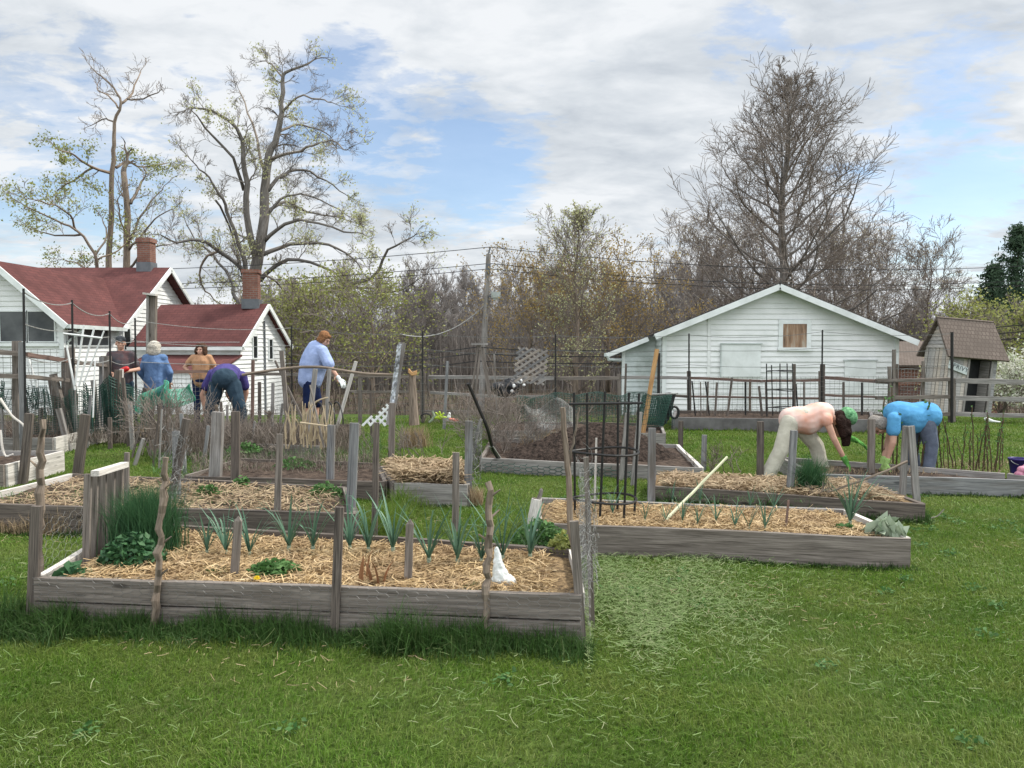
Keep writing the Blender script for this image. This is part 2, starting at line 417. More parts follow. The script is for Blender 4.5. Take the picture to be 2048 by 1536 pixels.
M['straw'] = foliage('straw', [(.50, .36, .19), (.62, .47, .26), (.33, .22, .11), (.55, .40, .21), (.17, .11, .06), (.46, .33, .17), (.70, .55, .34), (.24, .15, .08)], .12, patch=((.26, .17, .09), 3.2, .75))
M['hay'] = foliage('dry_hay', [(.40, .30, .19), (.28, .20, .125), (.46, .36, .23), (.2, .145, .09)], .15)
M['dead'] = foliage('dead_stems', [(.075, .058, .047), (.16, .13, .107), (.05, .04, .034), (.28, .235, .19), (.11, .085, .07), (.20, .165, .135)], .05)
M['dead_pale'] = foliage('pale_dead_stalks', [(.38, .30, .20), (.50, .41, .28), (.28, .22, .15)], .05)
M['lawn'] = foliage('lawn_grass', [(.055, .125, .010), (.095, .19, .016), (.13, .235, .026), (.075, .155, .012), (.115, .215, .026), (.22, .26, .08), (.045, .10, .012)], .35, .55, patch=((.20, .235, .06), 1.6, .6))
M['tall_grass'] = foliage('long_grass', [(.028, .07, .018), (.045, .10, .022), (.06, .13, .03), (.035, .08, .02), (.10, .14, .05)], .3, .55)
M['clip'] = foliage('grass_clippings', [(.16, .25, .08), (.24, .31, .13), (.12, .20, .06), (.32, .34, .19)], .25)
M['chive'] = foliage('chives', [(.03, .085, .035), (.045, .12, .05), (.065, .15, .06), (.03, .08, .04)], .25, .5)
M['leek'] = foliage('leek_leaf', [(.09, .18, .12), (.12, .22, .15), (.07, .15, .10), (.15, .26, .17)], .25, .42)
M['weed'] = foliage('green_weed', [(.05, .13, .035), (.08, .18, .05), (.11, .21, .07), (.045, .10, .03)], .3)
M['lamb'] = foliage('silvery_leaf', [(.28, .34, .24), (.34, .40, .30), (.22, .29, .19)], .2)
M['spring'] = foliage('spring_leaf', [(.24, .27, .07), (.32, .34, .10), (.18, .21, .06), (.40, .41, .17)], .4)
M['bud'] = foliage('pale_bud', [(.42, .44, .22), (.52, .52, .30), (.34, .38, .17)], .4)
M['bud_tan'] = foliage('tan_bud', [(.46, .42, .27), (.55, .50, .34), (.38, .30, .18), (.60, .55, .40)], .4)
M['amber'] = foliage('amber_leaf', [(.33, .22, .07), (.40, .29, .10), (.24, .17, .07), (.36, .31, .12)], .4)
M['ever'] = foliage('evergreen_needle', [(.04, .075, .045), (.055, .10, .055), (.075, .125, .07), (.03, .055, .035)], .25)
M['blossom'] = foliage('white_blossom', [(.62, .62, .52), (.72, .72, .66), (.50, .54, .40), (.35, .42, .22)], .3)
M['brush'] = foliage('grey_brush', [(.145, .128, .115), (.20, .178, .16), (.105, .092, .084), (.17, .15, .135)], .08)
M['dandelion'] = plain('yellow_petals', (.80, .62, .03), (.6, .42, .02), 60, 0.7, .5)
M['brown_leaf'] = foliage('dead_brown_leaf', [(.23, .10, .045), (.30, .15, .07), (.15, .07, .035)], .2)
M['plastic_clear'] = plain('milky_plastic', (.72, .75, .74), (.50, .54, .52), 25, 0.25, .4, spec=.5)
M['silver'] = plain('crinkled_foil', (.62, .66, .70), (.12, .12, .13), 11, 0.35, .6, .02, .6, metal=.4)
M['concrete'] = plain('grey_timber_wall', (.16, .155, .155), (.09, .085, .085), 3, 0.9, .4)

def shingle(name, c1, c2, mortar, bw=.3, rh=.14):
    m, nt, bs = new_mat(name); v = attr(nt)
    b = nt.nodes.new('ShaderNodeTexBrick'); link(nt, v, b.inputs['Vector'])
    b.inputs['Scale'].default_value = 1.0; b.inputs['Brick Width'].default_value = bw; b.inputs['Row Height'].default_value = rh
    b.inputs['Mortar Size'].default_value = 0.010; b.inputs['Color1'].default_value = (*c1, 1); b.inputs['Color2'].default_value = (*c2, 1); b.inputs['Mortar'].default_value = (*mortar, 1)
    t = nt.nodes.new('ShaderNodeTexCoord'); n = noise_(nt, t.outputs['Object'], 1.3, 5, .6)
    col = mixc(nt, ramp(nt, n, [(.38, 0), (.66, .75)]), b.outputs[0], tuple(x * .6 for x in c2))
    link(nt, col, bs.inputs['Base Color']); bs.inputs['Roughness'].default_value = .92; bs.inputs['Specular IOR Level'].default_value = .15
    bump(nt, bs, b.outputs['Fac'], -.5, .02); return m
M['roof_red'] = shingle('red_shingles', (.135, .052, .048), (.108, .044, .042), (.07, .03, .03))
M['roof_dark'] = shingle('dark_shingles', (.05, .047, .045), (.07, .062, .058), (.03, .03, .03))
M['roof_wood'] = shingle('wood_shakes', (.13, .105, .09), (.17, .14, .12), (.085, .065, .055), .10, .12)
M['wood_privy'] = wood('bleached_privy_boards', (.22, .21, .20), (.52, .50, .48), stain=(.14, .12, .10))
M['brick'] = shingle('brickwork', (.26, .12, .085), (.19, .085, .065), (.22, .19, .17), .21, .075)
M['lead'] = plain('lead_flashing', (.13, .14, .155), (.09, .10, .11), 4, .6, .1)

def patch_mat(name):   # plywood panel in the window, water-stained
    m, nt, bs = new_mat(name); t = nt.nodes.new('ShaderNodeTexCoord')
    n = noise_(nt, mapv(nt, t.outputs['Object'], (9, 9, 1.2)), 1, 5, .6, .4)
    link(nt, ramp(nt, n, [(.3, (.10, .06, .04)), (.5, (.30, .19, .12)), (.7, (.42, .38, .32))]), bs.inputs['Base Color']); bs.inputs['Roughness'].default_value = .8
    return m
M['ply'] = patch_mat('stained_plywood')
def ground_mat():
    m, nt, bs = new_mat('ground'); ge = nt.nodes.new('ShaderNodeNewGeometry'); p = ge.outputs['Position']
    n1 = noise_(nt, p, 22, 6, .7); n2 = noise_(nt, p, 1.1, 5, .6); n3 = noise_(nt, p, .12, 4, .6)
    g = ramp(nt, n1, [(.32, (.018, .026, .008)), (.5, (.05, .085, .017)), (.68, (.10, .15, .035))])
    g = mixc(nt, ramp(nt, n2, [(.46, 0), (.7, .5)]), g, (.14, .155, .06))
    litter = ramp(nt, n1, [(.32, (.045, .034, .028)), (.5, (.10, .078, .064)), (.68, (.16, .13, .105))])
    litter = mixc(nt, ramp(nt, n2, [(.5, 0), (.62, .7)]), litter, (.045, .065, .02))
    sp = nt.nodes.new('ShaderNodeSeparateXYZ'); link(nt, p, sp.inputs[0])
    edge = math_(nt, 'ADD', sp.outputs[1], math_(nt, 'MULTIPLY', math_(nt, 'SUBTRACT', n3, .5), 16))
    mr = nt.nodes.new('ShaderNodeMapRange'); mr.interpolation_type = 'SMOOTHSTEP'; mr.inputs['From Min'].default_value = 19; mr.inputs['From Max'].default_value = 27
    link(nt, edge, mr.inputs['Value'])
    link(nt, mixc(nt, mr.outputs[0], g, litter), bs.inputs['Base Color']); bs.inputs['Roughness'].default_value = 1; bs.inputs['Specular IOR Level'].default_value = .05
    bump(nt, bs, n1, .8, .03); return m
M['ground'] = ground_mat()
# ------------------------------------------------------------ terrain
def sstep(a, b, x):
    t = np.clip((np.asarray(x, dtype=float) - a) / (b - a), 0, 1); return t * t * (3 - 2 * t)
def Tz(x, y):
    x = np.asarray(x, dtype=float); y = np.asarray(y, dtype=float)
    z = -1.15 * sstep(16.3, 29, y) + 4.6 * sstep(46, 112, y)
    z = z + sstep(40, 70, y) * (1.2 * np.sin(x * .05 + 1) + .6 * np.sin(x * .13))
    z = z + 0.012 * np.sin(x * 1.3 + y * .7) + 0.010 * np.sin(x * 2.9 - y * 1.7 + 1)
    return z
def tz(x, y): return float(Tz(x, y))
def ground():
    xs = np.concatenate([np.linspace(-400, -40, 25), np.linspace(-38, 38, 190), np.linspace(40, 400, 25)])
    ys = np.concatenate([np.linspace(-60, -2, 10), np.linspace(-1, 45, 150), np.linspace(46, 120, 50), np.linspace(130, 900, 20)])
    X, Y = np.meshgrid(xs, ys); Z = Tz(X, Y)
    V = np.stack([X, Y, Z], -1).reshape(-1, 3); nx, ny = len(xs), len(ys)
    i = (np.arange(ny - 1)[:, None] * nx + np.arange(nx - 1)[None, :]).ravel()
    loops = np.stack([i, i + 1, i + 1 + nx, i + nx], 1).ravel()
    o = np_mesh('ground', V, loops, np.arange(len(i)) * 4, None, M['ground'], smooth=True)
    tag(o, kind='structure')
ground()

# ------------------------------------------------------------ clapboard walls
def siding(mb, A, U, poly, course=.155, lap=.030):
    """boards on the plane through A spanned by horizontal U and up; poly = convex outline in (u, v)"""
    A = Vector(A); U = Vector(U).normalized(); Z = Vector((0, 0, 1)); n = U.cross(Z)      # outward
    v0 = min(p[1] for p in poly); v1 = max(p[1] for p in poly)
    def span(v):
        xs = []
        for i in range(len(poly)):
            (a, b), (c, d) = poly[i], poly[(i + 1) % len(poly)]
            if (b - v) * (d - v) <= 0 and abs(b - d) > 1e-9: xs.append(a + (c - a) * (v - b) / (d - b))
            elif abs(b - d) <= 1e-9 and abs(b - v) < 1e-6: xs += [a, c]
        return (min(xs), max(xs)) if xs else None
    v = v0
    while v < v1 - 1e-4:
        vt = min(v + course, v1); s0, s1 = span(v + 1e-5), span(vt - 1e-5)
        if s0 and s1:
            j = random.uniform(-.003, .003)
            def q(u, vv, o): return tuple(A + U * u + Z * vv + n * o)
            o0, o1 = lap + j, .002
            vs = [q(s0[0], v, o0), q(s0[1], v, o0), q(s1[1], vt, o1), q(s1[0], vt, o1), q(s0[0], v, -.002), q(s0[1], v, -.002)]
            mb.add(vs, [(0, 1, 2, 3), (4, 5, 1, 0)])
        v = vt
def shell(mb, A, U, poly):
    A = Vector(A); U = Vector(U).normalized()
    mb.prism([A + U * u + Vector((0, 0, v)) for u, v in poly], -U.cross(Vector((0, 0, 1))) * .08)
def opening(parent, A, U, u0, u1, v0, v1, pane='glass', fw=.09, name='window', sash=True, proud=.055):
    """window or screen: frame proud of the boards, pane set back within it"""
    A = Vector(A); U = Vector(U).normalized(); n = U.cross(Vector((0, 0, 1))); Z = Vector((0, 0, 1))
    f = MB()
    def bar(a, b, c, d, o=proud, th=.05):
        P0 = A + U * a + Z * c; f.slab(P0 + n * o, A + U * b + Z * c + n * o, A + U * b + Z * d + n * o, A + U * a + Z * d + n * o, th)
    bar(u0 - fw, u1 + fw, v1, v1 + fw); bar(u0 - fw * 1.2, u1 + fw * 1.2, v0 - fw * .8, v0, proud + .02, .07)
    bar(u0 - fw, u0, v0, v1); bar(u1, u1 + fw, v0, v1)
    w = f.build(name, M['trim'], parent)
    p = MB(); o = .040
    p.quad(A + U * u0 + Z * v0 + n * o, A + U * u1 + Z * v0 + n * o, A + U * u1 + Z * v1 + n * o, A + U * u0 + Z * v1 + n * o)
    po = p.build('pane', M[pane], w)
    return w
def gable_roof(parent, R0, R1, Ea, Eb, th, mat, name='roof'):
    """ridge R0->R1 and, per side, the eave points (under R0, under R1)"""
    m = MB()
    for (E0, E1) in (Ea, Eb):
        a, b, c, d = Vector(E0), Vector(E1), Vector(R1), Vector(R0)
        if (b - a).cross(d - a).z < 0: a, b, c, d = b, a, d, c
        m.slab(a, b, c, d, th)
    return m.build(name, M[mat], parent)

# ------------------------------------------------------------ main house (left)
def main_house():
    zb = -1.25
    r = empty('farmhouse', (-16, 25, zb), 'white clapboard farmhouse with a red shingle roof, screened porch and brick chimney', 'house')
    e, k = 2.42, 4.62            # eave and ridge heights
    # right end wall of the cross wing, facing +X, and the porch side wall in the same plane
    A = (-13.7, 26.75, zb); U = (0, 1, 0)
    w = MB(); H = 3.50; K = k - zb - .14
    poly = [(0, 0), (6.9, 0), (6.9, H), (3.45, K), (0, H)]
    siding(w, A, U, poly); shell(w, A, U, poly)
    A2 = (-13.7, 23.45, zb); poly2 = [(0, 0), (3.3, 0), (3.3, H), (0, H)]
    siding(w, A2, U, poly2); shell(w, A2, U, poly2)
    # front gable of the porch wing, facing the camera
    A3 = (-17.6, 23.45, zb); K3 = 4.12 - zb - .16; poly3 = [(0, 0), (3.9, 0), (3.9, H + .05), (2.05, K3), (0.2, H)]
    siding(w, A3, (1, 0, 0), poly3); shell(w, A3, (1, 0, 0), poly3)
    # far left wall, back walls
    w.quad((-30, 26.75, zb), (-17.6, 26.75, zb), (-17.6, 26.75, e), (-30, 26.75, e))
    w.quad((-17.6, 26.75, zb), (-17.6, 23.45, zb), (-17.6, 23.45, e), (-17.6, 26.75, e))
    w.quad((-13.7, 33.6, zb), (-30, 33.6, zb), (-30, 33.6, e), (-13.7, 33.6, e))
    w.build('wall', M['white'], r)
    # corner boards
    c = MB()
    for (x, y) in ((-13.67, 23.42), (-13.67, 26.72)):
        c = MB(); c.beam((x, y, zb), (x, y, e), .14, .10); c.build('corner_board', M['trim'], r)
    # roofs, with overhang
    sl = (k - e) / 3.4
    gable_roof(r, (-13.35, 30.2, k), (-30, 30.2, k), ((-13.35, 26.5, e - .2), (-30, 26.5, e - .2)), ((-13.35, 33.9, e - .2), (-30, 33.9, e - .2)), .10, 'roof_red')
    # the porch roof runs back into it
    gable_roof(r, (-15.55, 23.1, 4.14), (-15.55, 29.6, 4.14), ((-13.35, 23.1, e - .22), (-13.35, 26.7, e - .22)), ((-17.8, 23.1, e - .22), (-17.8, 26.7, e - .22)), .10, 'roof_red')
    m = MB(); m.slab((-13.35, 26.7, e - .218), (-13.35, 26.75, e - .21), (-15.55, 29.45, 4.05), (-15.55, 29.4, 4.04), .05); m.build('valley', M['roof_red'], r)
    # white rake boards and gutter
    t = Each('rake_board', M['trim'], r)
    t.beam((-13.30, 26.48, e - .28), (-13.30, 30.2, k - .08), .05, .17); t.beam((-13.30, 33.92, e - .28), (-13.30, 30.2, k - .08), .05, .17)
    t.beam((-13.33, 23.06, e - .28), (-15.55, 23.06, 4.08), .17, .05, side=(0, 0, 1)); t.beam((-17.8, 23.06, e - .28), (-15.55, 23.06, 4.08), .17, .05, side=(0, 0, 1))
    g = MB(); g.beam((-13.28, 23.05, e - .26), (-13.28, 26.5, e - .29), .12, .12)
    g.build('gutter', M['white_old'], r)
    d = MB(); d.tube([(-13.28, 23.9, e - .3), (-13.45, 23.7, e - .55), (-13.6, 23.55, e - .75), (-13.6, 23.55, zb + .2)], .045, 8); d.build('downspout', M['white_old'], r)
    # porch screens, front (dark) and side
    for (a, b) in ((.3, 1.2), (1.25, 2.0), (2.06, 2.86), (2.91, 3.70)):
        opening(r, A3, (1, 0, 0), a, b, 2.96, 3.86, 'screen', .04, 'porch_screen')
    opening(r, A2, U, .24, .52, 2.86, 3.42, 'screen', .05, 'porch_screen'); opening(r, A2, U, .74, 2.6, 2.84, 3.42, 'screen', .05, 'porch_screen')
    opening(r, A, U, .38, .80, 2.70, 3.42, 'glass', .08)
    p = MB(); p.box((-15.7, 23.395, zb + 2.86), (3.9, .07, .1)); p.build('porch_rail', M['trim'], r)
    ch = MB(); cx, cy = -14.25, 30.2
    ch.box((cx, cy, 4.95), (.50, .50, 1.25)); ch.box((cx, cy, 5.64), (.58, .58, .14)); ch.box((cx, cy, 5.72), (.52, .52, .06))
    c_ = ch.build('chimney', M['brick'], r)
    f = MB(); f.box((cx, cy, 4.6), (.56, .56, .42)); f.build('flashing', M['lead'], c_)
main_house()

def cottage():
    zb = -1.35; a = math.radians(8); N = Vector((-9.1, 25.73, 0))
    u = Vector((-math.cos(a), math.sin(a), 0)); v = Vector((math.sin(a), math.cos(a), 0)); Wd, L = 3.5, 3.72
    e, k = 1.70, 3.06
    r = empty('cottage', N + u * 2 + v * 1.7 + Vector((0, 0, zb)), 'small white clapboard cottage with a red roof and a low red lean-to', 'house')
    z = Vector((0, 0, zb))
    w = MB(); poly = [(0, 0), (Wd, 0), (Wd, e - zb), (Wd / 2, k - zb - .05), (0, e - zb)]
    siding(w, N + z, v, poly, .145); shell(w, N + z, v, poly)
    # camera-facing wall, between the eave and the lean-to
    A = N + u * L + z; siding(w, A, -u, [(0, 0), (L, 0), (L, e - zb), (0, e - zb)], .145)
    # lean-to: front wall and its end
    d = 1.35; B = N + u * (L - .45) - v * d + z; L2 = L - .45; siding(w, B, -u, [(0, 0), (L2, 0), (L2, .80 - zb), (0, .80 - zb)], .145)
    siding(w, N - v * d + z, v, [(0, 0), (d, 0), (d, 1.25 - zb), (0, .82 - zb)], .145)
    w.quad(N + u * L + v * Wd + z, N + u * L + z, N + u * L + Vector((0, 0, e)), N + u * L + v * Wd + Vector((0, 0, e)))
    w.build('wall', M['white'], r)
    o = .18; R0 = N - u * .2 + v * (Wd / 2) + Vector((0, 0, k)); R1 = R0 + u * (L + .4)
    sl = (k - e) / (Wd / 2)
    E = [N - u * .2 - v * o + Vector((0, 0, e - sl * o)), N + u * (L + .2) - v * o + Vector((0, 0, e - sl * o)), N - u * .2 + v * (Wd + o) + Vector((0, 0, e - sl * o)), N + u * (L + .2) + v * (Wd + o) + Vector((0, 0, e - sl * o))]
    gable_roof(r, R0, R1, (E[0], E[1]), (E[2], E[3]), .08, 'roof_red')
    m = MB(); t0 = N - u * .08 + Vector((0, 0, 1.28)); b0 = N - u * .08 - v * (d + .15) + Vector((0, 0, .80))
    m.slab(b0 + u * (L - .25), b0, t0, t0 + u * (L - .25), .06); m.build('lean_to_roof', M['roof_red'], r)
    t = Each('rake_board', M['trim'], r); q = u * -.03 + Vector((0, 0, -.07))
    t.beam(E[0] + q, R0 + q, .05, .15, side=u); t.beam(E[2] + q, R0 + q, .05, .15, side=u)
    g = MB(); g.beam(E[0] + Vector((0, 0, -.08)) - v * .05, E[1] + Vector((0, 0, -.08)) - v * .05, .1, .11); g.build('gutter', M['trim'], r)
    fb = MB(); fb.beam(N - v * .03 + u * .02 + Vector((0, 0, 1.36)), N + u * L - v * .03 + Vector((0, 0, 1.36)), .14, .03, side=(0, 0, 1)); fb.build('flashing_board', M['trim'], r)
    opening(r, N + z, v, .88, 1.16, 2.52 - .02, 3.1 + .15, 'glass', .05); opening(r, N + z, v, 2.1, 2.36, 2.45, 3.15, 'glass', .05)
    pp = MB(); q = N + v * 1.72 - u * .06; pp.tube([q + Vector((0, 0, k - .6)), q + Vector((0, 0, zb + .3))], .035, 6); pp.build('conduit', M['lead'], r)
    c = N + v * (Wd / 2) + u * .42; ch = MB(); ch.box((c.x, c.y, 3.6), (.52, .52, 1.25), a); ch.box((c.x, c.y, 4.2), (.60, .60, .12), a)
    co = ch.build('chimney', M['brick'], r); f = MB(); f.box((c.x, c.y, 3.05), (.6, .6, .34), a); f.build('flashing', M['lead'], co)
cottage()

def barn():
    zb = -.55; Y = 22.0
    r = empty('garage_shed', (7.6, 25, zb), 'long low white clapboard shed with a wide gable and one boarded-up window', 'shed')
    x0, x1, xr = 4.30, 11.03, 7.50; k = 3.30; sl = .402
    def rz(x): return k - sl * abs(x - xr)
    w = MB(); A = (x0, Y, zb)
    poly = [(0, 0), (x1 - x0, 0), (x1 - x0, rz(x1) - zb - .06), (xr - x0, k - zb - .06), (0, rz(x0) - zb - .06)]
    siding(w, A, (1, 0, 0), poly, .152); shell(w, A, (1, 0, 0), poly)
    w.quad((x1, Y, zb), (x1, Y + 9, zb), (x1, Y + 9, rz(x1) - .06), (x1, Y, rz(x1) - .06))
    w.quad((x1, Y + 9, zb), (x0, Y + 9, zb), (x0, Y + 9, rz(x0)), (x1, Y + 9, rz(x1)))
    w.build('wall', M['white'], r)
    w = MB(); xl = 3.28; Y2 = Y + 1.0
    pl = [(0, 0), (x0 - xl, 0), (x0 - xl, rz(x0) - zb - .1), (0, rz(xl) - zb - .1)]
    siding(w, (xl, Y2, zb), (1, 0, 0), pl, .152); shell(w, (xl, Y2, zb), (1, 0, 0), pl)
    siding(w, (xl, Y + 9, zb), (0, -1, 0), [(0, 0), (8, 0), (8, rz(xl) - zb - .1), (0, rz(xl) - zb - .1)], .152)
    siding(w, (x0, Y2, zb), (0, -1, 0), [(0, 0), (1, 0), (1, rz(x0) - zb - .1), (0, rz(x0) - zb - .1)], .152)
    w.build('side_wall', M['white_old'], r)
    f = -.35; xa, xb = 4.02, 11.42
    gable_roof(r, (xr, Y + f, k + .05), (xr, Y + 9.3, k + .05), ((xa, Y + f, rz(xa) + .05), (xa, Y + 9.3, rz(xa) + .05)), ((xb, Y + f, rz(xb) + .05), (xb, Y + 9.3, rz(xb) + .05)), .07, 'roof_dark')
    m = MB(); xc = 2.80; m.slab((xc, Y + .75, rz(xc) - .02), (xa + .2, Y + .75, rz(xa + .2) - .025), (xa + .2, Y + 9.2, rz(xa + .2) - .025), (xc, Y + 9.2, rz(xc) - .02), .06); m.build('side_roof', M['roof_dark'], r)
    t = Each('rake_board', M['trim'], r); y = Y + f - .02
    t.beam((xa, y, rz(xa) - .07), (xr, y, k - .07), .16, .04, side=(0, 0, 1)); t.beam((xb, y, rz(xb) - .07), (xr, y, k - .07), .16, .04, side=(0, 0, 1))
    t.beam((xc, Y + .72, rz(xc) - .12), (xa, Y + .72, rz(xa) - .12), .13, .04, side=(0, 0, 1))
    s = MB(); s.quad((xa, Y + f, rz(xa) - .05), (xr, Y + f, k - .05), (xr, Y, k - .05), (xa, Y, rz(xa) - .05)); s.quad((xr, Y + f, k - .05), (xb, Y + f, rz(xb) - .05), (xb, Y, rz(xb) - .05), (xr, Y, k - .05)); s.build('soffit', M['white_old'], r)
    g = MB(); g.tube([(xc + .02, Y + .7, rz(xc) - .12), (xc + .05, Y + .72, rz(xc) - .24), (xl - .02, Y + .95, rz(xl) - .45)], .05, 7); g.beam((xc - .03, Y + .72, rz(xc) - .1), (xc - .03, Y + 9, rz(xc) - .1), .1, .1); g.build('gutter', M['white_old'], r)
    c = MB()
    for (x, zt) in ((x0 + .05, rz(x0) - .1), (x1 - .05, rz(x1) - .12)):
        c = MB(); c.beam((x, Y - .03, zb), (x, Y - .03, zt), .12, .04); c.build('corner_board', M['trim'], r)
    c = MB(); c.beam((xl + .05, Y2 - .025, zb), (xl + .05, Y2 - .025, rz(xl) - .15), .1, .03); c.build('corner_board', M['trim'], r)
    c = MB(); c.beam((5.62, Y - .03, zb), (5.62, Y - .03, 2.42), .085, .03); c.build('batten', M['white'], r)
    opening(r, (0, Y, 0), (1, 0, 0), 7.72, 8.40, 1.53, 2.20, 'ply', .12)
    def board(u0, u1, v0, v1, nm, th=.02):
        b = MB(); b.slab((u0, Y - .045, v0), (u1, Y - .045, v0), (u1, Y - .045, v1), (u0, Y - .045, v1), th)
        return b.build(nm, M['trim'], r)
    board(5.98, 7.10, .68, 1.62, 'panel'); b = MB(); b.beam((5.94, Y - .06, 1.64), (7.14, Y - .06, 1.64), .035, .03, side=(0, 0, 1)); b.beam((5.96, Y - .06, .66), (5.96, Y - .06, 1.63), .03, .03); b.build('panel_trim', M['white_old'], r)
    board(9.50, 10.4, .2, 1.15, 'panel'); b = MB(); b.beam((9.46, Y - .06, 1.17), (10.44, Y - .06, 1.17), .03, .03, side=(0, 0, 1)); b.build('panel_trim', M['white_old'], r)
barn()
for o in bpy.data.objects:          # the shed is a parallelogram on plan: its back stands further right
    q = o
    while q.parent: q = q.parent
    if q.name == 'garage_shed' and o.type == 'MESH':
        for v in o.data.vertices:
            y = v.co.y + wloc(o.parent).y
            if y > 23.3: v.co.x += .27 * (y - 23.3)

def text_mesh(txt, size, loc, rot, mat, parent, name='lettering', depth=.002):
    cu = bpy.data.curves.new(name, 'FONT'); cu.body = txt; cu.size = size; cu.extrude = depth; cu.align_x = 'CENTER'; cu.align_y = 'CENTER'; cu.space_character = 1.12
    tmp = bpy.data.objects.new('tmp', cu); COL.objects.link(tmp)
    dg = bpy.context.evaluated_depsgraph_get(); me = bpy.data.meshes.new_from_object(tmp.evaluated_get(dg))
    COL.objects.unlink(tmp); bpy.data.objects.remove(tmp)
    me.materials.clear(); me.materials.append(mat)
    o = bpy.data.objects.new(name, me); COL.objects.link(o); o.parent = parent; o.location = loc; o.rotation_euler = rot
    return o
def privy():
    # local frame: x along the doored side, y back; leaning over to the right
    Y = 19.0; zb = -.38
    c = P(1888, 840, Y); r = empty('privy', (c.x, Y, zb), 'leaning grey board privy with a shake roof, dark doorway and PRIVY sign', 'outhouse')
    b, w_, h = 1.26, 1.0, 1.86; k = 2.62
    def LV(x, y, z): return Vector((x + .02 * z, y, z))   # the lean
    
    m = MB()
    def lp(p): return LV(*p)
    # vertical boards: left gable end (facing -X) and doored side (facing -Y)
    def vboards(x0, y0, x1, y1, top, n):
        for i in range(n):
            a, bb = i / n, (i + 1) / n - .012
            p = [(x0 + (x1 - x0) * a, y0 + (y1 - y0) * a), (x0 + (x1 - x0) * bb, y0 + (y1 - y0) * bb)]
            t0 = top(a + .5 / n)
            nx, ny = (y1 - y0), -(x1 - x0); L = math.hypot(nx, ny); o = random.uniform(0, .008)
            q = [lp((px + nx / L * o, py + ny / L * o, z)) for (px, py), z in ((p[0], 0), (p[1], 0), (p[1], t0), (p[0], t0))]
            m.quad(*q)
    vboards(0, w_, 0, 0, lambda t: h, 7)
    door = (.50, 1.10)
    vboards(0, 0, door[0], 0, lambda t: h, 4); vboards(door[1], 0, b, 0, lambda t: h, 1)
    q = [lp(p) for p in ((door[0], 0, 1.64), (door[1], 0, 1.62), (door[1], 0, h), (door[0], 0, h))]; m.quad(*q)
    m.quad(lp((b, 0, 0)), lp((b, w_, 0)), lp((b, w_, h)), lp((b, 0, h))); m.quad(lp((b, w_, 0)), lp((0, w_, 0)), lp((0, w_, h)), lp((b, w_, h)))
    m.build('wall', M['wood_privy'], r, local=True)
    g = MB(); A = Vector((0, 0, 0))
    n = 8
    for i in range(n):                                    # gable boards, lapped
        z0 = h + (k - h) * i / n; z1 = h + (k - h) * (i + 1) / n; a0 = w_ / 2 * (i / n); a1 = w_ / 2 * ((i + 1) / n)
        g.quad(lp((-.03, w_ - a0, z0)), lp((-.03, a0, z0)), lp((-.012, a1, z1)), lp((-.012, w_ - a1, z1)))
    g.build('gable', M['wood_privy'], r, local=True)
    rf = MB(); ov = .16; sl = (k - h) / (w_ / 2); zt = k + .03
    for s in (0, 1):
        y0 = -ov if s == 0 else w_ + ov; ze = h - sl * ov + .03
        a, b2, c2, d = lp((-.14, y0, ze)), lp((b + .2, y0, ze)), lp((b + .12, w_ / 2, zt)), lp((-.14, w_ / 2, zt))
        if s: a, b2, c2, d = b2, a, d, c2
        rf.slab(a, b2, c2, d, .05)
    rf.build('roof', M['roof_wood'], r, local=True)
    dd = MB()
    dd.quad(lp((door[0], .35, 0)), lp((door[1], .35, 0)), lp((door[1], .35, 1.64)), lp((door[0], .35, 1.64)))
    dd.build('interior_shade', M['black_plastic'], r, local=True)  # flat black sheet behind the doorway stands in for the shade inside
    dr = MB(); dr.slab(lp((door[1] - .04, .34, .05)), lp((door[1] - .01, .04, .05)), lp((door[1] - .01, .04, 1.6)), lp((door[1] - .04, .34, 1.6)), .02)
    dr.build('open_door', M['wood_grey'], r, local=True)
    t = MB()
    t.beam(lp((door[0], -.02, 0)), lp((door[0], -.02, 1.66)), .05, .03); t.beam(lp((door[1] + .02, -.02, 0)), lp((door[1] + .02, -.02, 1.64)), .06, .03); t.beam(lp((-.02, -.04, h - .09)), lp((b + .1, -.04, h - .10)), .08, .03, side=(0, 0, 1))
    t.build('door_frame', M['wood_grey'], r, local=True)
    sg = MB(); sg.slab(lp((-.04, -.05, 1.36)), lp((.46, -.05, 1.22)), lp((.47, -.05, 1.40)), lp((-.03, -.05, 1.55)), .015)
    so = sg.build('sign', M['white_old'], r, local=True)
    text_mesh('PRIVY', .15, (.305, -.057, 1.378), (math.pi / 2, math.radians(16), 0), M['lead'], so)
    r.rotation_euler = (0, math.radians(4.5), math.radians(5)); r.location.z += .06; r.location.x -= .05
privy()

def red_shed():
    r = empty('red_shed', (12.9, 26, -.8), 'faded red clapboard shed seen between the white shed and the privy', 'shed')
    m = MB(); siding(m, (11.9, 25.2, -1), (1, 0, 0), [(0, 0), (4.2, 0), (4.2, 2.0), (0, 2.0)], .16); m.box((14, 26.6, 0.02), (4.0, 2.6, 1.9)); m.build('wall', wood('faded_red_boards', (.10, .05, .04), (.21, .12, .10)), r)
    m = MB(); m.slab((11.7, 24.9, .95), (16.3, 24.9, .95), (16.3, 26.9, 1.75), (11.7, 26.9, 1.75), .07); m.build('roof', M['roof_wood'], r)
red_shed()

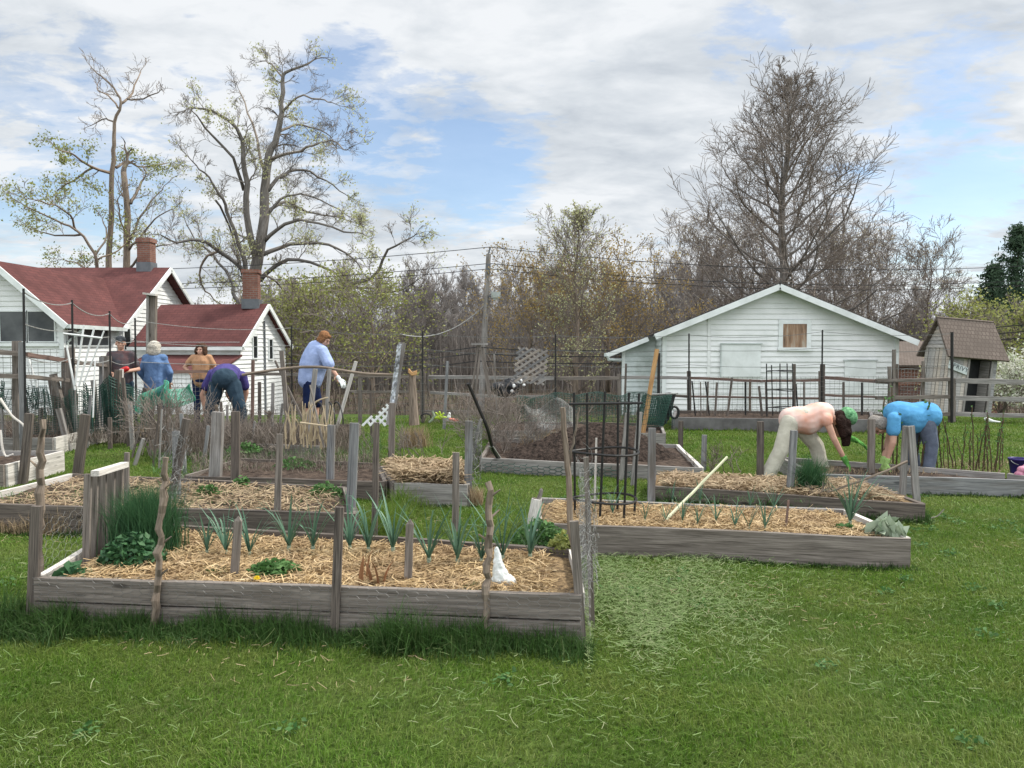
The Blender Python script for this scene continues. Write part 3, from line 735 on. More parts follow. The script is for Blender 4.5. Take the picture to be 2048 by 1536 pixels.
# ------------------------------------------------------------ utility pole and lines
def pole():
    b = P(961, 790, 29); t = P(977, 508, 29); b.z = tz(b.x, 29)
    r = empty('utility_pole', b, 'grey wooden utility pole leaning slightly right, with a lamp arm and transformer box', 'utility pole')
    m = MB(); m.tube([b, b.lerp(t, .5), t], [.135, .115, .09], 9); m.build('pole', M['wood_grey'], r)
    m = MB(); q = b.lerp(t, .74); m.tube([q, q + Vector((.15, -.1, .03)), q + Vector((.32, -.1, .02))], .03, 6); m.build('arm', M['lead'], r)
    m = MB(); m.box((q.x + .36, q.y - .1, q.z + .07), (.34, .3, .22)); m.box((q.x + .36, q.y - .1, q.z - .08), (.22, .2, .08)); m.build('lamp', M['white_old'], r)
    m = MB(); m.tube([t, t + Vector((.06, 0, .25))], .03, 6); m.build('insulator', M['lead'], r); m = MB(); m.box((t.x, t.y - .1, t.z - .55), (.16, .1, .35)); m.build('fuse_box', M['lead'], r)
    return b, t
pb, pt = pole()
def sag_line(a, b, sag, r, mat, label, cat, name='power_line', group=None, n=24):
    a, b = Vector(a), Vector(b); pts = [a.lerp(b, i / n) - Vector((0, 0, sag * 4 * (i / n) * (1 - i / n))) for i in range(n + 1)]
    m = MB(); m.tube(pts, r, 4); o = m.build(name, mat, base=a); return tag(o, label, cat, group)
for i, (dz, nm) in enumerate(((.26, 'uppermost'), (-.35, 'middle'), (-.55, 'lowest'))):
    sag_line(pt + Vector((.05, 0, dz)), (-30, 34, 4.9 + dz), .55, .016, M['wire_dark'], '%s of the three cables running left from the utility pole' % nm, 'cable', group='cables strung from the utility pole')
    sag_line(pt + Vector((.05, 0, dz)), (27, 33, 5.1 + dz), .7, .016, M['wire_dark'], '%s of the three cables running right from the utility pole' % nm, 'cable', group='cables strung from the utility pole')
sag_line(pb.lerp(pt, .70), P(800, 668, 27), .5, .02, M['wire_pale'], 'slack service cable drooping from the utility pole towards the cottage', 'cable')
for (y0, ym, y1) in ((715, 694, 700), (725, 706, 712), (742, 722, 726)):   # road barrier cables behind the garden
    m = MB(); m.tube([P(800, y0, 24), P(955, ym, 26), P(1035, y1, 26), P(1245, y1 + 2, 26)], .022, 4)
    tag(m.build('guard_cable', M['wire_dark'], base=P(800, y0, 24)), '%s dark cable of the roadside barrier behind the trellis' % {715: 'top', 725: 'middle', 742: 'bottom'}[y0], 'cable', 'cables of the roadside barrier')
for i, (y0, y1) in enumerate(((656, 648), (669, 662), (681, 677))):
    m = MB(); m.tube([P(1982, y0, 24), P(2120, y1 - 6, 22)], .02, 4)
    tag(m.build('guard_cable', M['wire_dark'], base=P(1982, y0, 24)), '%s of the three dark cables right of the privy roof' % ('top', 'middle', 'bottom')[i], 'cable', 'cables right of the privy')

# ------------------------------------------------------------ trees
def limb(mb, pts, r0, r1, sides=6, sub=3, wob=.0):
    """smooth polyline through traced points, tapering"""
    out = []; n = len(pts)
    for i in range(n - 1):
        p0 = pts[max(0, i - 1)]; p1 = pts[i]; p2 = pts[i + 1]; p3 = pts[min(n - 1, i + 2)]
        for k in range(sub):
            t = k / sub; t2, t3 = t * t, t * t * t
            q = (p1 * 2 + (p2 - p0) * t + (p0 * 2 - p1 * 5 + p2 * 4 - p3) * t2 + (p1 * 3 - p0 - p2 * 3 + p3) * t3) * .5
            if wob: q = q + Vector((random.gauss(0, wob), random.gauss(0, wob), random.gauss(0, wob)))
            out.append(q)
    out.append(pts[-1]); m = len(out)
    rad = [r0 + (r1 - r0) * (i / (m - 1)) ** .85 for i in range(m)]
    mb.tube(out, rad, sides); return out, rad
TWD = .85
def twigs(mb, tips, p, d, L, r, lvl, up=.25, kink=.35, split=(2, 4), minr=.006):
    """branch p in direction d that wanders, then forks until lvl runs out"""
    n = 4 if lvl > 0 else 3; pts = [p]; q = p; dd = d
    for i in range(n):
        dd = (dd + Vector((random.gauss(0, kink), random.gauss(0, kink), random.gauss(0, kink * .8) + up * .3)) * .5).normalized()
        q = q + dd * (L / n); pts.append(q)
    mb.tube(pts, [max(minr, r * (1 - .65 * i / n)) for i in range(n + 1)], 3 if lvl < 2 else 4, cap=False)
    if lvl <= 0: tips.append(q); return
    for i in range(1, n + 1):
        for _ in range(random.randint(*split) if i == n else (1 if random.random() < TWD else 0)):
            a = random.uniform(.35, .95); ax = Vector((random.gauss(0, 1), random.gauss(0, 1), random.gauss(0, 1)))
            base = (pts[i] - pts[i - 1]).normalized(); nd = (base + (ax - base * ax.dot(base)).normalized() * a).normalized()
            twigs(mb, tips, pts[i], nd, L * random.uniform(.5, .75), max(minr, r * .5), lvl - 1, up, kink, split, minr)
def traced_tree(name, label, base, Y, limbs, mats, leafmat, nleaf, lsize, lvl=2, tw=1.0, step=3, group=None, minr=.010, depth=1.0, split=(1, 2)):
    r = empty(name, base, label, 'tree', group)
    tr = MB(); cr = MB(); tips = []
    pxm = Y / F
    for li, (pts, r0, r1, dy) in enumerate(limbs):
        m = len(pts) - 1
        W_ = [P(x, y, Y + dy * depth * (i / m) ** 1.0) for i, (x, y) in enumerate(pts)]
        out, rad = limb(tr, W_, r0 * pxm, r1 * pxm, 8 if r0 > 5 else 5, 3, .03)
        k0 = 2 if li else int(len(out) * (.55 if lvl > 2 else .8))
        for i in range(k0, len(out), step):
            L = tw * random.uniform(.6, 1.25) * (1 - .35 * i / len(out))
            dirn = (out[min(i + 1, len(out) - 1)] - out[i - 1]).normalized()
            for s in range(random.randint(1, 2)):
                ax = Vector((random.gauss(0, 1), random.gauss(0, .8), random.gauss(.3, .7))); ax = (ax - dirn * ax.dot(dirn)).normalized()
                twigs(cr, tips, out[i], (dirn * .55 + ax * .8).normalized(), L, max(minr, rad[i] * .38), lvl, .25, .38, split, minr)
        twigs(cr, tips, out[-1], (out[-1] - out[-2]).normalized(), tw * .9, max(minr, rad[-1]), lvl, .25, .38, split, minr)
    tr.build('trunk', M[mats[0]], r, smooth=True); cr.build('crown', M[mats[1]], r)
    if nleaf and tips:
        T = np.array([tuple(t) for t in tips])
        return r, T
    return r, np.array([tuple(t) for t in tips])
def leafify(r, T, mat, n, spread, size, keep=None, name='foliage'):
    T = T if keep is None else T[keep(T)]
    if len(T) == 0: return
    idx = RNG.integers(0, len(T), n); c = T[idx] + RNG.normal(0, spread, (n, 3))
    leaves(name, c, RNG.uniform(size * .6, size * 1.3, n), M[mat], r)

random.seed(5)
Y2 = 38
limbs2 = [
 ([(498, 660), (492, 620), (505, 555), (519, 511), (527, 432), (532, 361), (536, 309), (554, 269), (563, 225), (565, 168), (571, 146), (615, 128)], 17, 2, 0),
 ([(514, 520), (497, 454), (492, 366), (488, 300), (472, 256), (422, 221), (388, 216)], 8, 1.5, -2),
 ([(500, 590), (492, 541), (479, 489), (453, 423), (440, 388), (418, 357), (393, 331)], 6, 1.2, -3),
 ([(490, 380), (466, 317), (413, 256), (387, 225)], 4, 1, -3),
 ([(532, 352), (519, 300), (497, 225), (478, 180)], 4, 1, 2),
 ([(536, 380), (567, 348), (607, 339), (650, 361), (690, 388)], 4.5, 1, 3),
 ([(530, 480), (571, 449), (615, 440), (686, 462), (725, 467)], 4.5, 1, -3),
 ([(525, 510), (580, 489), (659, 489), (703, 515), (721, 537)], 5, 1, 3),
 ([(520, 560), (575, 520), (640, 530), (700, 565), (745, 590)], 5, 1, -1),
 ([(530, 665), (560, 640), (615, 603), (668, 577), (743, 555), (778, 502), (820, 476)], 8, 1.2, -4),
 ([(668, 577), (730, 575), (790, 585), (835, 560)], 3.5, 1, -2),
 ([(500, 585), (488, 546), (440, 502), (396, 480), (352, 484), (322, 470)], 6, 1.2, -4),
 ([(496, 620), (470, 594), (461, 555), (426, 511), (387, 476), (370, 440)], 5, 1, 3),
 ([(440, 502), (405, 520), (400, 560), (420, 590), (455, 615)], 3, 1, 2),
 ([(556, 265), (589, 251), (628, 256), (660, 272)], 3.2, 1, 3),
 ([(565, 225), (593, 194), (637, 199), (664, 205)], 2.6, 1, -2),
 ([(567, 160), (545, 130), (525, 122)], 2, 1, 1),
 ([(535, 320), (585, 304), (628, 291), (664, 282), (690, 300)], 3.6, 1, -4),
 ([(532, 425), (571, 405), (615, 423), (659, 432), (700, 442)], 4, 1, 4),
 ([(528, 440), (560, 400), (600, 388), (640, 400), (690, 428)], 3.4, 1, 1),
 ([(430, 400), (462, 455), (482, 540)], 2.4, 2, 4),
 ([(505, 545), (540, 555), (575, 590), (600, 625)], 3.5, 1, 4),
]
tb = P(498, 690, Y2); tb.z = tz(tb.x, Y2); limbs2[0][0].insert(0, (499, 735))
r2, T2 = traced_tree('maple_tree', 'tall spreading tree with pale green new leaves, rising behind the cottage chimney', tb, Y2, limbs2, ('bark_grey', 'bark_grey'), 'spring', 1, .1, 3, .88, 2, minr=.0065)
leafify(r2, T2, 'bud', 7500, .12, .12, lambda T: np.sin(T[:, 0] * 1.9 + T[:, 2] * 1.2) > -.2 + .10 * (T[:, 2] - 7))
Y1 = 40
def lst(*a): return list(a)
limbs1 = [
 ([(218, 600), (218, 537), (220, 476), (226, 344), (229, 290), (229, 247), (242, 207), (229, 177), (193, 146)], 8, 1.2, 0),
 ([(242, 207), (264, 185), (281, 145)], 3, 1, 2), ([(255, 200), (285, 196), (315, 186)], 2, 1, -1), ([(236, 215), (215, 190), (195, 180)], 2, 1, 1),
 ([(222, 346), (185, 335), (154, 313), (118, 300)], 3.6, 1, -3), ([(185, 335), (145, 361), (115, 380)], 2.4, 1, 2),
 ([(232, 333), (255, 322), (286, 335), (334, 326)], 3.2, 1, 3), ([(229, 245), (210, 236), (193, 245)], 2, 1, 1)]
b1 = P(218, 690, Y1); b1.z = tz(b1.x, Y1); limbs1[0][0].insert(0, (218, 735))
r1, T1 = traced_tree('thin_tall_tree', 'tall thin tree with a bare forked top and leafy side limbs behind the farmhouse', b1, Y1, limbs1, ('bark', 'bark'), None, 1, .1, 2, .82, 2, minr=.008)
leafify(r1, T1, 'spring', 1900, .14, .13, lambda T: T[:, 2] < 11.8)
limbs1b = [([(195, 600), (193, 537), (189, 506), (154, 462), (110, 440), (50, 412)], 5, 1.2, -2), ([(160, 470), (110, 470), (70, 460)], 2.5, 1, 2), ([(150, 462), (140, 430), (110, 410), (70, 400)], 2.4, 1, -3), ([(190, 510), (215, 470), (205, 440)], 2.4, 1, 2), ([(193, 560), (160, 530), (130, 520)], 2.4, 1, 1), ([(192, 520), (235, 500), (262, 480)], 2, 1, 2)]
b = P(195, 690, 37); b.z = tz(b.x, 37); limbs1b[0][0].insert(0, (195, 735))
r1b, T1b = traced_tree('leaning_tree', 'low spreading tree with pale new leaves behind the ridge of the farmhouse', b, 37, limbs1b, ('bark', 'bark'), None, 1, .1, 2, .82, 2, minr=.008)
leafify(r1b, T1b, 'spring', 2000, .14, .12)
limbs1c = [([(256, 600), (254, 537), (253, 432), (247, 344)], 8.5, 5.5, 0), ([(259, 405), (270, 388), (281, 368)], 3.6, 2.4, 1), ([(258, 480), (290, 418), (325, 379)], 3, 1, 2), ([(258, 500), (285, 470), (310, 440), (340, 420)], 2.4, 1, -1), ([(252, 470), (240, 430), (235, 400)], 2, 1, -1), ([(256, 540), (290, 500), (330, 490)], 3, 1, -2)]
b = P(256, 690, 39); b.z = tz(b.x, 39); limbs1c[0][0].insert(0, (256, 735))
r1c, T1c = traced_tree('broken_tree', 'snapped-off tree trunk with a few bare side branches, beside the farmhouse chimney', b, 39, limbs1c, ('bark', 'bark'), None, 1, .1, 2, 1.0, 3, minr=.008)
leafify(r1c, T1c, 'spring', 350, .14, .12)

def bare_tree(name, label, base, H, R, nl, tr_r, mats, seed, lvl=3, up=.3, a0=.9, shape=None, parts=True, group=None, split=(2, 3), minr=.012, cat='tree', low=.14, fork=.62, el0=.25):
    """single-stem tree: a leader with many rising limbs whose reach follows the crown outline"""
    random.seed(seed); base = Vector(base)
    r = empty(name, base, label, cat, group); tr = MB(); cr = MB(); tips = []
    pts = [base + Vector((math.sin(i * 1.1 + seed) * .012 * H * i / 12, math.cos(i * .9) * .01 * H * i / 12, H * i / 12)) for i in range(13)]
    pts[0] = pts[0] - Vector((0, 0, .3))
    tr.tube(pts, [tr_r * (1 - .93 * (i / 12) ** .9) + .008 for i in range(13)], 8)
    for i in range(nl):
        t = low + (1 - low) * (i + random.random()) / nl; k = min(11.99, t * 12); j = int(k); p = pts[j].lerp(pts[j + 1], k - j)
        reach = R * (shape(t) if shape else math.sin(math.pi * (.15 + .8 * t)) ** .7) * random.uniform(.75, 1.1)
        az = i * 2.4 + random.uniform(-.4, .4); el = el0 + a0 * t
        d = Vector((math.cos(az) * math.cos(el), math.sin(az) * math.cos(el), math.sin(el)))
        q = p; n = 5; L = reach / max(.35, math.cos(el)); bp = [p]; dd = d
        for s in range(n):
            dd = (dd + Vector((random.gauss(0, .16), random.gauss(0, .16), random.gauss(0, .1) + up * .35))).normalized(); q = q + dd * (L / n); bp.append(q)
        r0 = max(minr * 1.5, tr_r * .32 * (1 - .75 * t)); rr = [r0 * (1 - .7 * s / n) for s in range(n + 1)]
        tr.tube(bp, rr, 5, cap=False)
        for s in range(1, n + 1):
            for _ in range(2):
                ax = Vector((random.gauss(0, 1), random.gauss(0, 1), random.gauss(.1, .8))); dv = (bp[s] - bp[s - 1]).normalized(); ax = (ax - dv * ax.dot(dv)).normalized()
                twigs(cr, tips, bp[s], (dv * fork + ax * .6).normalized(), L * .30 * random.uniform(.7, 1.2) * (1.25 - .1 * s), rr[s] * .5, lvl - 1, up, .3, split, minr)
    tr.build('trunk', M[mats[0]], r, smooth=True); cr.build('crown', M[mats[1]], r)
    return r, np.array([tuple(t) for t in tips])

Y3 = 37; b3 = P(1563, 690, Y3); b3.z = tz(b3.x, Y3)
def sh3(t): return .95 if t < .36 else max(.08, .95 * (1 - (t - .36) / .64) ** .85)
r3, T3 = bare_tree('oak_tree', 'tall conical leafless tree standing behind the white shed, tallest on the right side', b3, P(0, 168, Y3).z - b3.z, 6.0, 60, .34, ('bark_grey', 'twig'), 3, 3, .30, 1.0, sh3, low=.16, minr=.0095, split=(1, 2), el0=.02)
Y4 = 27; b4 = P(1152, 760, Y4); b4.z = tz(b4.x, Y4)
def sh4(t): return .75 + .25 * math.sin(t * 3) if t < .7 else max(.12, 1 - (t - .7) / .33)
r4, T4 = bare_tree('budding_tree', 'young tree with cream buds standing between the utility pole and the white shed', b4, P(0, 440, Y4).z - b4.z, 1.5, 24, .11, ('bark', 'twig'), 8, 3, .55, .8, sh4, low=.12, minr=.006, split=(1, 2))
leafify(r4, T4, 'bud', 3600, .06, .08)
r5, T5 = bare_tree('amber_tree', 'low spreading tree with amber young leaves beneath the budding tree', P(1215, 770, 31), 3.7, 3.1, 24, .09, ('bark', 'twig'), 15, 2, .15, .5, None, low=.15, minr=.009)
leafify(r5, T5, 'amber', 9000, .14, .09)
r5b, T5b = bare_tree('amber_tree', 'smaller amber-leaved tree directly behind the diamond lattice', P(1060, 770, 30), 4.1, 2.6, 20, .08, ('bark', 'twig'), 19, 2, .15, .5, None, low=.15, minr=.009)
leafify(r5b, T5b, 'amber', 5500, .14, .085)
# small leafy trees low behind the cottage
for i, (px, Y, H, R, lab) in enumerate(((640, 33, 4.6, 3.0, 'bright yellow-green tree spreading right of the cottage gable'), (745, 31, 4.6, 2.6, 'yellow-green tree at the edge of the wood, right of the woman in light blue'), (585, 35, 4.3, 2.2, 'yellow-green tree just behind the right eave of the cottage'))):
    b = P(px, 700, Y); b.z = tz(b.x, Y)
    rr, TT = bare_tree('spring_tree', lab, b, H, R, 22, .1, ('bark', 'twig'), 30 + i, 2, .12, .5, None, low=.2, minr=.009, group='yellow-green trees behind the cottage')
    leafify(rr, TT, 'spring', 3000, .16, .12)
# right-hand group
for i, (px, Y, H, R, lab, lm, nl) in enumerate(((1935, 31, 3.6, 1.9, 'yellow-green bushy tree behind the privy roof', 'spring', 3000), (2060, 27, 3.5, 1.9, 'yellow-green tree at the right edge above the rail fence', 'spring', 3400), (1735, 45, 8.0, 3.4, 'bare tree with faint buds right of the tall conical tree', 'bud_tan', 2600), (1855, 44, 7.6, 3.0, 'slender bare tree standing behind the gap between shed and privy', 'bud_tan', 1400), (1400, 44, 8.2, 3.6, 'broad bare tree left of the tall conical tree', 'bud_tan', 3000), (1480, 43, 8.0, 3.0, 'bare tree close behind the left slope of the white shed roof', 'bud_tan', 1500), (1665, 44, 7.8, 3.4, 'bare tree behind the right slope of the white shed roof', 'bud_tan', 2600))):
    b = P(px, 700, Y); b.z = tz(b.x, Y)
    rr, TT = bare_tree('bushy_tree' if i < 2 else 'bare_tree', lab, b, H, R, 24 if i < 2 else 18, .11, ('bark', 'twig'), 50 + i, 2 if i < 2 else 3, .15 if i < 2 else .4, .6, None, low=.15, minr=.009 if i < 2 else .010, split=(2, 3) if i < 2 else (1, 2))
    leafify(rr, TT, lm, nl, .2 if i < 2 else .1, .12 if i < 2 else .075)
def conifer(px, Y, H, R, seed, lab):
    random.seed(seed); b = P(px, 700, Y); b.z = tz(b.x, Y); r = empty('conifer', b, lab, 'tree', 'dark evergreens at the right edge')
    t = MB(); t.tube([b, b + Vector((0, 0, H))], [.18, .02], 7); t.build('trunk', M['bark'], r)
    C = []
    for i in range(290):
        k = random.random() ** .8; z = H * (.08 + .92 * k); L = R * (1 - k) ** .8 * random.uniform(.6, 1.15) + .15; a = random.uniform(0, 6.28)
        for s in range(26):
            q = random.random(); C.append((b.x + math.cos(a) * L * q + random.gauss(0, .14), b.y + math.sin(a) * L * q + random.gauss(0, .14), b.z + z - .25 * L * q + .12 * L * q * q + random.gauss(0, .09)))
    leaves('foliage', C, RNG.uniform(.12, .30, len(C)), M['ever'], r, aspect=.35)
conifer(2030, 37, 8.4, 3.1, 1, 'dark evergreen at the right edge, taller of the two'); conifer(1982, 40, 6.9, 2.4, 2, 'dark evergreen left of the tallest one, above the privy roof')
def bush(px, Y, H, R, n, lab, mat, seed, name='flowering_bush', cat='bush', group=None, size=.08):
    random.seed(seed); b = P(px, 700, Y); b.z = tz(b.x, Y); r = empty(name, b, lab, cat, group); m = MB(); tips = []
    for i in range(12):
        a = random.uniform(0, 6.28); d = Vector((math.cos(a) * .45, math.sin(a) * .45, 1)).normalized(); twigs(m, tips, b, d, H * .55, .02, 2, .2, .3, (1, 2), .006)
    m.build('stem', M['twig'], r); T = np.array([tuple(t) for t in tips])
    T[:, 0] = b.x + (T[:, 0] - b.x) * R / (H * .6); leafify(r, T, mat, n, .14, size)
bush(2005, 21, 1.65, 1.2, 2600, 'white-blossomed bush behind the rail fence, right of the privy', 'blossom', 4)
bush(2075, 20, 1.5, 1.1, 2200, 'cream-blossomed bush cut by the right edge of the picture', 'blossom', 6)
bush(1950, 24, 1.9, 1.3, 1600, 'pale green bush in the dark gap just right of the privy wall', 'bud', 7)

# far woodland: six kinds copied over the slope
random.seed(77)
protos = []
for i in range(6):
    rr, TT = bare_tree('woodland_tree', None, (0, 0, 0), 8.2 + i * .5, 2.2 + .25 * (i % 3), 15, .13, ('twig_far', 'twig_far'), 90 + i, 3, .75, .95, None, low=.22, minr=.016, split=(1, 2), fork=1.0)
    if i in (2, 5): leafify(rr, TT, 'bud_tan', 900, .06, .065)
    protos.append(rr)
random.seed(78); used = set(); spots = []
for i in range(165):
    y = random.uniform(46, 92) if i > 30 else random.uniform(44, 50); x = random.uniform(-.72, .72) * y
    spots.append((x, y))
for (x, y) in spots:
    k = random.randrange(6)
    if k not in used: o = protos[k]; used.add(k)
    else: o = copy_tree(protos[k])
    s = random.uniform(.36, .6) if y < 60 else random.uniform(.42, .68)
    px = 1024 + F * x / y
    if px < 520: s *= .62
    elif px > 1740: s *= .8
    o.location = (x, y, tz(x, y)); o.scale = (s * 1.1, s * 1.1, s); o.rotation_euler = (0, 0, random.uniform(0, 6.28))
    area = 'behind the two white houses' if px < 560 else ('left of the utility pole' if px < 960 else ('between the utility pole and the white shed' if px < 1320 else ('above the roof of the white shed' if px < 1800 else 'behind the privy')))
    tag(o, 'bare grey tree of the far woodland %s' % area, 'tree', 'far woodland trees %s' % area)
for k in range(6):
    if k not in used:
        for ch in list(protos[k].children): bpy.data.objects.remove(ch)
        bpy.data.objects.remove(protos[k])
def brush():
    n = 38000; y = RNG.uniform(43, 95, n); x = RNG.uniform(-.75, .75, n) * y
    h = RNG.uniform(1.2, 4.8, n) * np.where(x / y * F + 1024 < 520, .5, 1); z = Tz(x, y) - .1
    o = blades('underbrush', np.stack([x, y, z], 1), h, RNG.uniform(.03, .085, n), M['brush'], lean=.22, curl=.3)
    tag(o, 'grey-brown leafless undergrowth filling the far woodland', 'undergrowth', kind='stuff')
    n = 9000; y = RNG.uniform(27, 44, n); x = RNG.uniform(-.75, .75, n) * y
    ok = (np.abs(x - 7) > 5.2) | (y > 33); ok &= ~((x < -8.5) & (y < 36)); ok &= ~((x > 11) & (y < 29)); x, y = x[ok], y[ok]; z = Tz(x, y) - .05
    o = blades('roadside_scrub', np.stack([x, y, z], 1), RNG.uniform(.2, .9, len(x)), RNG.uniform(.015, .04, len(x)), M['dead'], lean=.4)
    tag(o, 'brown scrub along the bank behind the rail fence', 'scrub', kind='stuff')
brush()
# ------------------------------------------------------------ raised beds
BEDS = []; BEDINFO = {}
def in_poly(x, y, poly, grow=0.0):
    ins = np.ones(len(x), dtype=bool); n = len(poly); cx = sum(p[0] for p in poly) / n; cy = sum(p[1] for p in poly) / n
    for i in range(n):
        ax, ay = poly[i]; bx, by = poly[(i + 1) % n]; ex, ey = bx - ax, by - ay; L = math.hypot(ex, ey)
        s = (ex * (y - ay) - ey * (x - ax)) / L; c = (ex * (cy - ay) - ey * (cx - ax)) / L
        ins &= (s * np.sign(c) > -grow)
    return ins
def board(parent, p0, p1, z0, z1, th, mat, label=None):
    """vertical board on edge with a slightly uneven top"""
    m = MB(); p0, p1 = Vector((p0[0], p0[1], 0)), Vector((p1[0], p1[1], 0)); d = p1 - p0; L = d.length; d.normalize(); n = Vector((-d.y, d.x, 0))
    seg = max(2, int(L / .22)); vs = []; lc = []; o = random.random() * 40; ph = random.random() * 6
    for i in range(seg + 1):
        k = i / seg; c = p0 + d * (L * k) + n * (.004 * math.sin(ph + k * 5)); zt = z1 + .003 * math.sin(ph + k * 9) + random.uniform(-.0015, .0015)
        for (s, z) in ((-1, z0), (1, z0), (1, zt), (-1, zt)):
            vs.append(tuple(c + n * (s * th / 2) + Vector((0, 0, z)))); lc.append((L * k + o, z * .999 + o, s * th / 2 + o))
    fs = [(3, 2, 1, 0), tuple(seg * 4 + j for j in range(4))]
    for i in range(seg):
        for j in range(4):
            a = i * 4 + j; b = i * 4 + (j + 1) % 4; fs.append((a, b, b + 4, a + 4))
    m.add(vs, fs, lc); ob = m.build('board', M[mat], parent)
    if label: ob['label'] = label
    return ob
def bed(key, name, label, px, h, mats=('wood_dark',) * 4, layers=(1, 1, 1, 1), th=.042, fill='soil', fz=.06, world=None, bumpy=.018, holes=()):
    """px: front-left, front-right, back-right, back-left corners of the top edge"""
    C = [Vector((*w, 0)) for w in world] if world else [Vector((G(x, y, h).x, G(x, y, h).y, 0)) for x, y in px]
    cen = sum(C, Vector((0, 0, 0))) / 4; zg = tz(cen.x, cen.y); r = empty(name, (cen.x, cen.y, zg), label, 'raised bed')
    for i in range(4):
        if i in holes: continue
        a, b = C[i], C[(i + 1) % 4]; d = (b - a).normalized()
        if i % 2: a, b = a + d * th * .55, b - d * th * .55
        nL = layers[i]; z0 = -.05; H = h
        for k in range(nL):
            za = z0 if k == 0 else H * k / nL + .004; zb_ = H * (k + 1) / nL - (.004 if k < nL - 1 else 0)
            j = Vector((-d.y, d.x, 0)) * random.uniform(-.003, .003)
            board(r, a + j, b + j, za + zg, zb_ + zg, th, mats[i])
    n1 = max(6, int((C[1] - C[0]).length / .05)); n2 = max(6, int((C[3] - C[0]).length / .05)); m = MB(); vs = []; fs = []
    for j in range(n2 + 1):
        for i in range(n1 + 1):
            s, t = .004 + .992 * i / n1, .004 + .992 * j / n2; p = (C[0] * (1 - s) + C[1] * s) * (1 - t) + (C[3] * (1 - s) + C[2] * s) * t
            z = h - fz + bumpy * (mnoise.noise(Vector((p.x * 3, p.y * 3, 1))) + .6 * mnoise.noise(Vector((p.x * 11, p.y * 11, 4)))); vs.append((p.x, p.y, z + zg))
    for j in range(n2):
        for i in range(n1):
            a = j * (n1 + 1) + i; fs.append((a, a + 1, a + n1 + 2, a + n1 + 1))
    m.add(vs, fs); m.build('soil', M[fill], r, smooth=True)
    poly = [(c.x, c.y) for c in C]; BEDS.append(poly); BEDINFO[key] = (poly, h - fz + zg, r); return r
def rand_in(key, n, m0=.03, rng=None):
    rng = rng or RNG; poly, z, _ = BEDINFO[key]; s = rng.uniform(m0, 1 - m0, n)[:, None]; t = rng.uniform(m0, 1 - m0, n)[:, None]; A, B, C, D = [np.array(p) for p in poly]
    p = (A * (1 - s) + B * s) * (1 - t) + (D * (1 - s) + C * s) * t; return np.concatenate([p, np.full((n, 1), z)], 1)
def straw(key, n, label, mat='straw', name='straw_mulch', l=(.05, .17), w=.0045, zs=.04, mask=None):
    c = rand_in(key, n, .05)
    if mask is not None: c = c[mask(c)]
    k = len(c); c[:, 2] += RNG.uniform(0.004, zs, k)
    o = strips(name, c, RNG.uniform(*l, k), w * RNG.uniform(.6, 1.5, k), RNG.uniform(0, np.pi, k), RNG.normal(0, .22, k), M[mat])
    return tag(o, label, 'straw', kind='stuff')
random.seed(21)
bed('A', 'raised_bed', 'nearest raised bed, two grey boards high, full of straw and a row of leeks', [(72, 1160), (1163, 1197), (1143, 1103), (262, 1049)], .27, ('wood', 'wood_pale', 'wood_dark', 'wood_pale'), (2, 1, 1, 1), .04, 'straw_base', .055)
bed('B', 'raised_bed', 'raised bed of long knotty grey boards, right of the nearest one, mulched with straw', [(1078, 1047), (1820, 1080), (1690, 1021), (1077, 998)], .215, ('wood', 'wood_pale', 'wood_grey', 'wood_pale'), (1, 1, 1, 1), .045, 'straw_base', .04)
bed('C', 'raised_bed', 'long second-row raised bed at left with dead vines over its front board', [(-90, 1006), (712, 1026), (690, 974), (144, 947)], .24, ('wood_dark', 'wood', 'wood_dark', 'wood_pale'), (1, 1, 1, 1), .045, 'soil', .05)
bed('G', 'raised_bed', 'weedy raised bed directly behind the second-row bed, among tall dead stems', [(371, 950), (770, 962), (755, 925), (480, 916)], .2, ('wood_dark', 'wood', 'wood_dark', 'wood'), (1, 1, 1, 1), .04, 'soil', .03)
bed('E', 'raised_bed', 'small square raised bed of dark boards heaped with dry hay', [(790, 963), (935, 967), (930, 934), (762, 930)], .22, ('wood_grey', 'wood_grey', 'wood_dark', 'wood'), (1, 1, 1, 1), .045, 'straw_base', .02)
bed('F', 'raised_bed', 'weathered raised bed overgrown with dead brown stems, behind the leaning grey stakes', [(300, 884), (640, 893), (640, 862), (345, 866)], .2, ('wood_grey', 'wood', 'wood_dark', 'wood_pale'), (1, 1, 1, 1), .04, 'soil', .03)
bed('H', 'raised_bed', 'raised bed holding a large mound of dark soil', [(962, 916), (1404, 936), (1355, 889), (985, 876)], .18, ('wood_grey', 'wood_pale', 'wood_grey', 'wood'), (1, 1, 1, 1), .045, 'soil', .05)
bed('I', 'raised_bed', 'grey raised bed behind the soil mound, under the green netting', [(985, 861), (1330, 867), (1320, 846), (1000, 842)], .22, ('wood_grey', 'wood_grey', 'wood_dark', 'wood'), (1, 1, 1, 1), .045, 'soil', .04)
bed('J', 'raised_bed', 'low raised bed with dark mossy sides in front of the bending gardeners', [(1305, 974), (1850, 1012), (1735, 968), (1308, 950)], .16, ('wood_dark', 'wood_dark', 'wood_dark', 'wood_dark'), (1, 1, 1, 1), .05, 'straw_base', .015)
bed('K', 'raised_bed', 'grey timber raised bed that the two bending gardeners are weeding', [(1630, 945), (2160, 961), (2010, 944), (1561, 911)], .2, ('wood_blue', 'wood_grey', 'wood_grey', 'wood_grey'), (1, 1, 1, 1), .05, 'soil', .06)
bed('L', 'raised_bed', 'raised bed cut by the left edge, its pale side board facing right', None, .25, ('wood', 'wood_pale', 'wood_grey', 'wood'), (1, 1, 1, 1), .045, 'soil', .06, world=[(-8.6, 8.5), (-5.72, 8.6), (-5.72, 9.75), (-8.6, 9.7)])
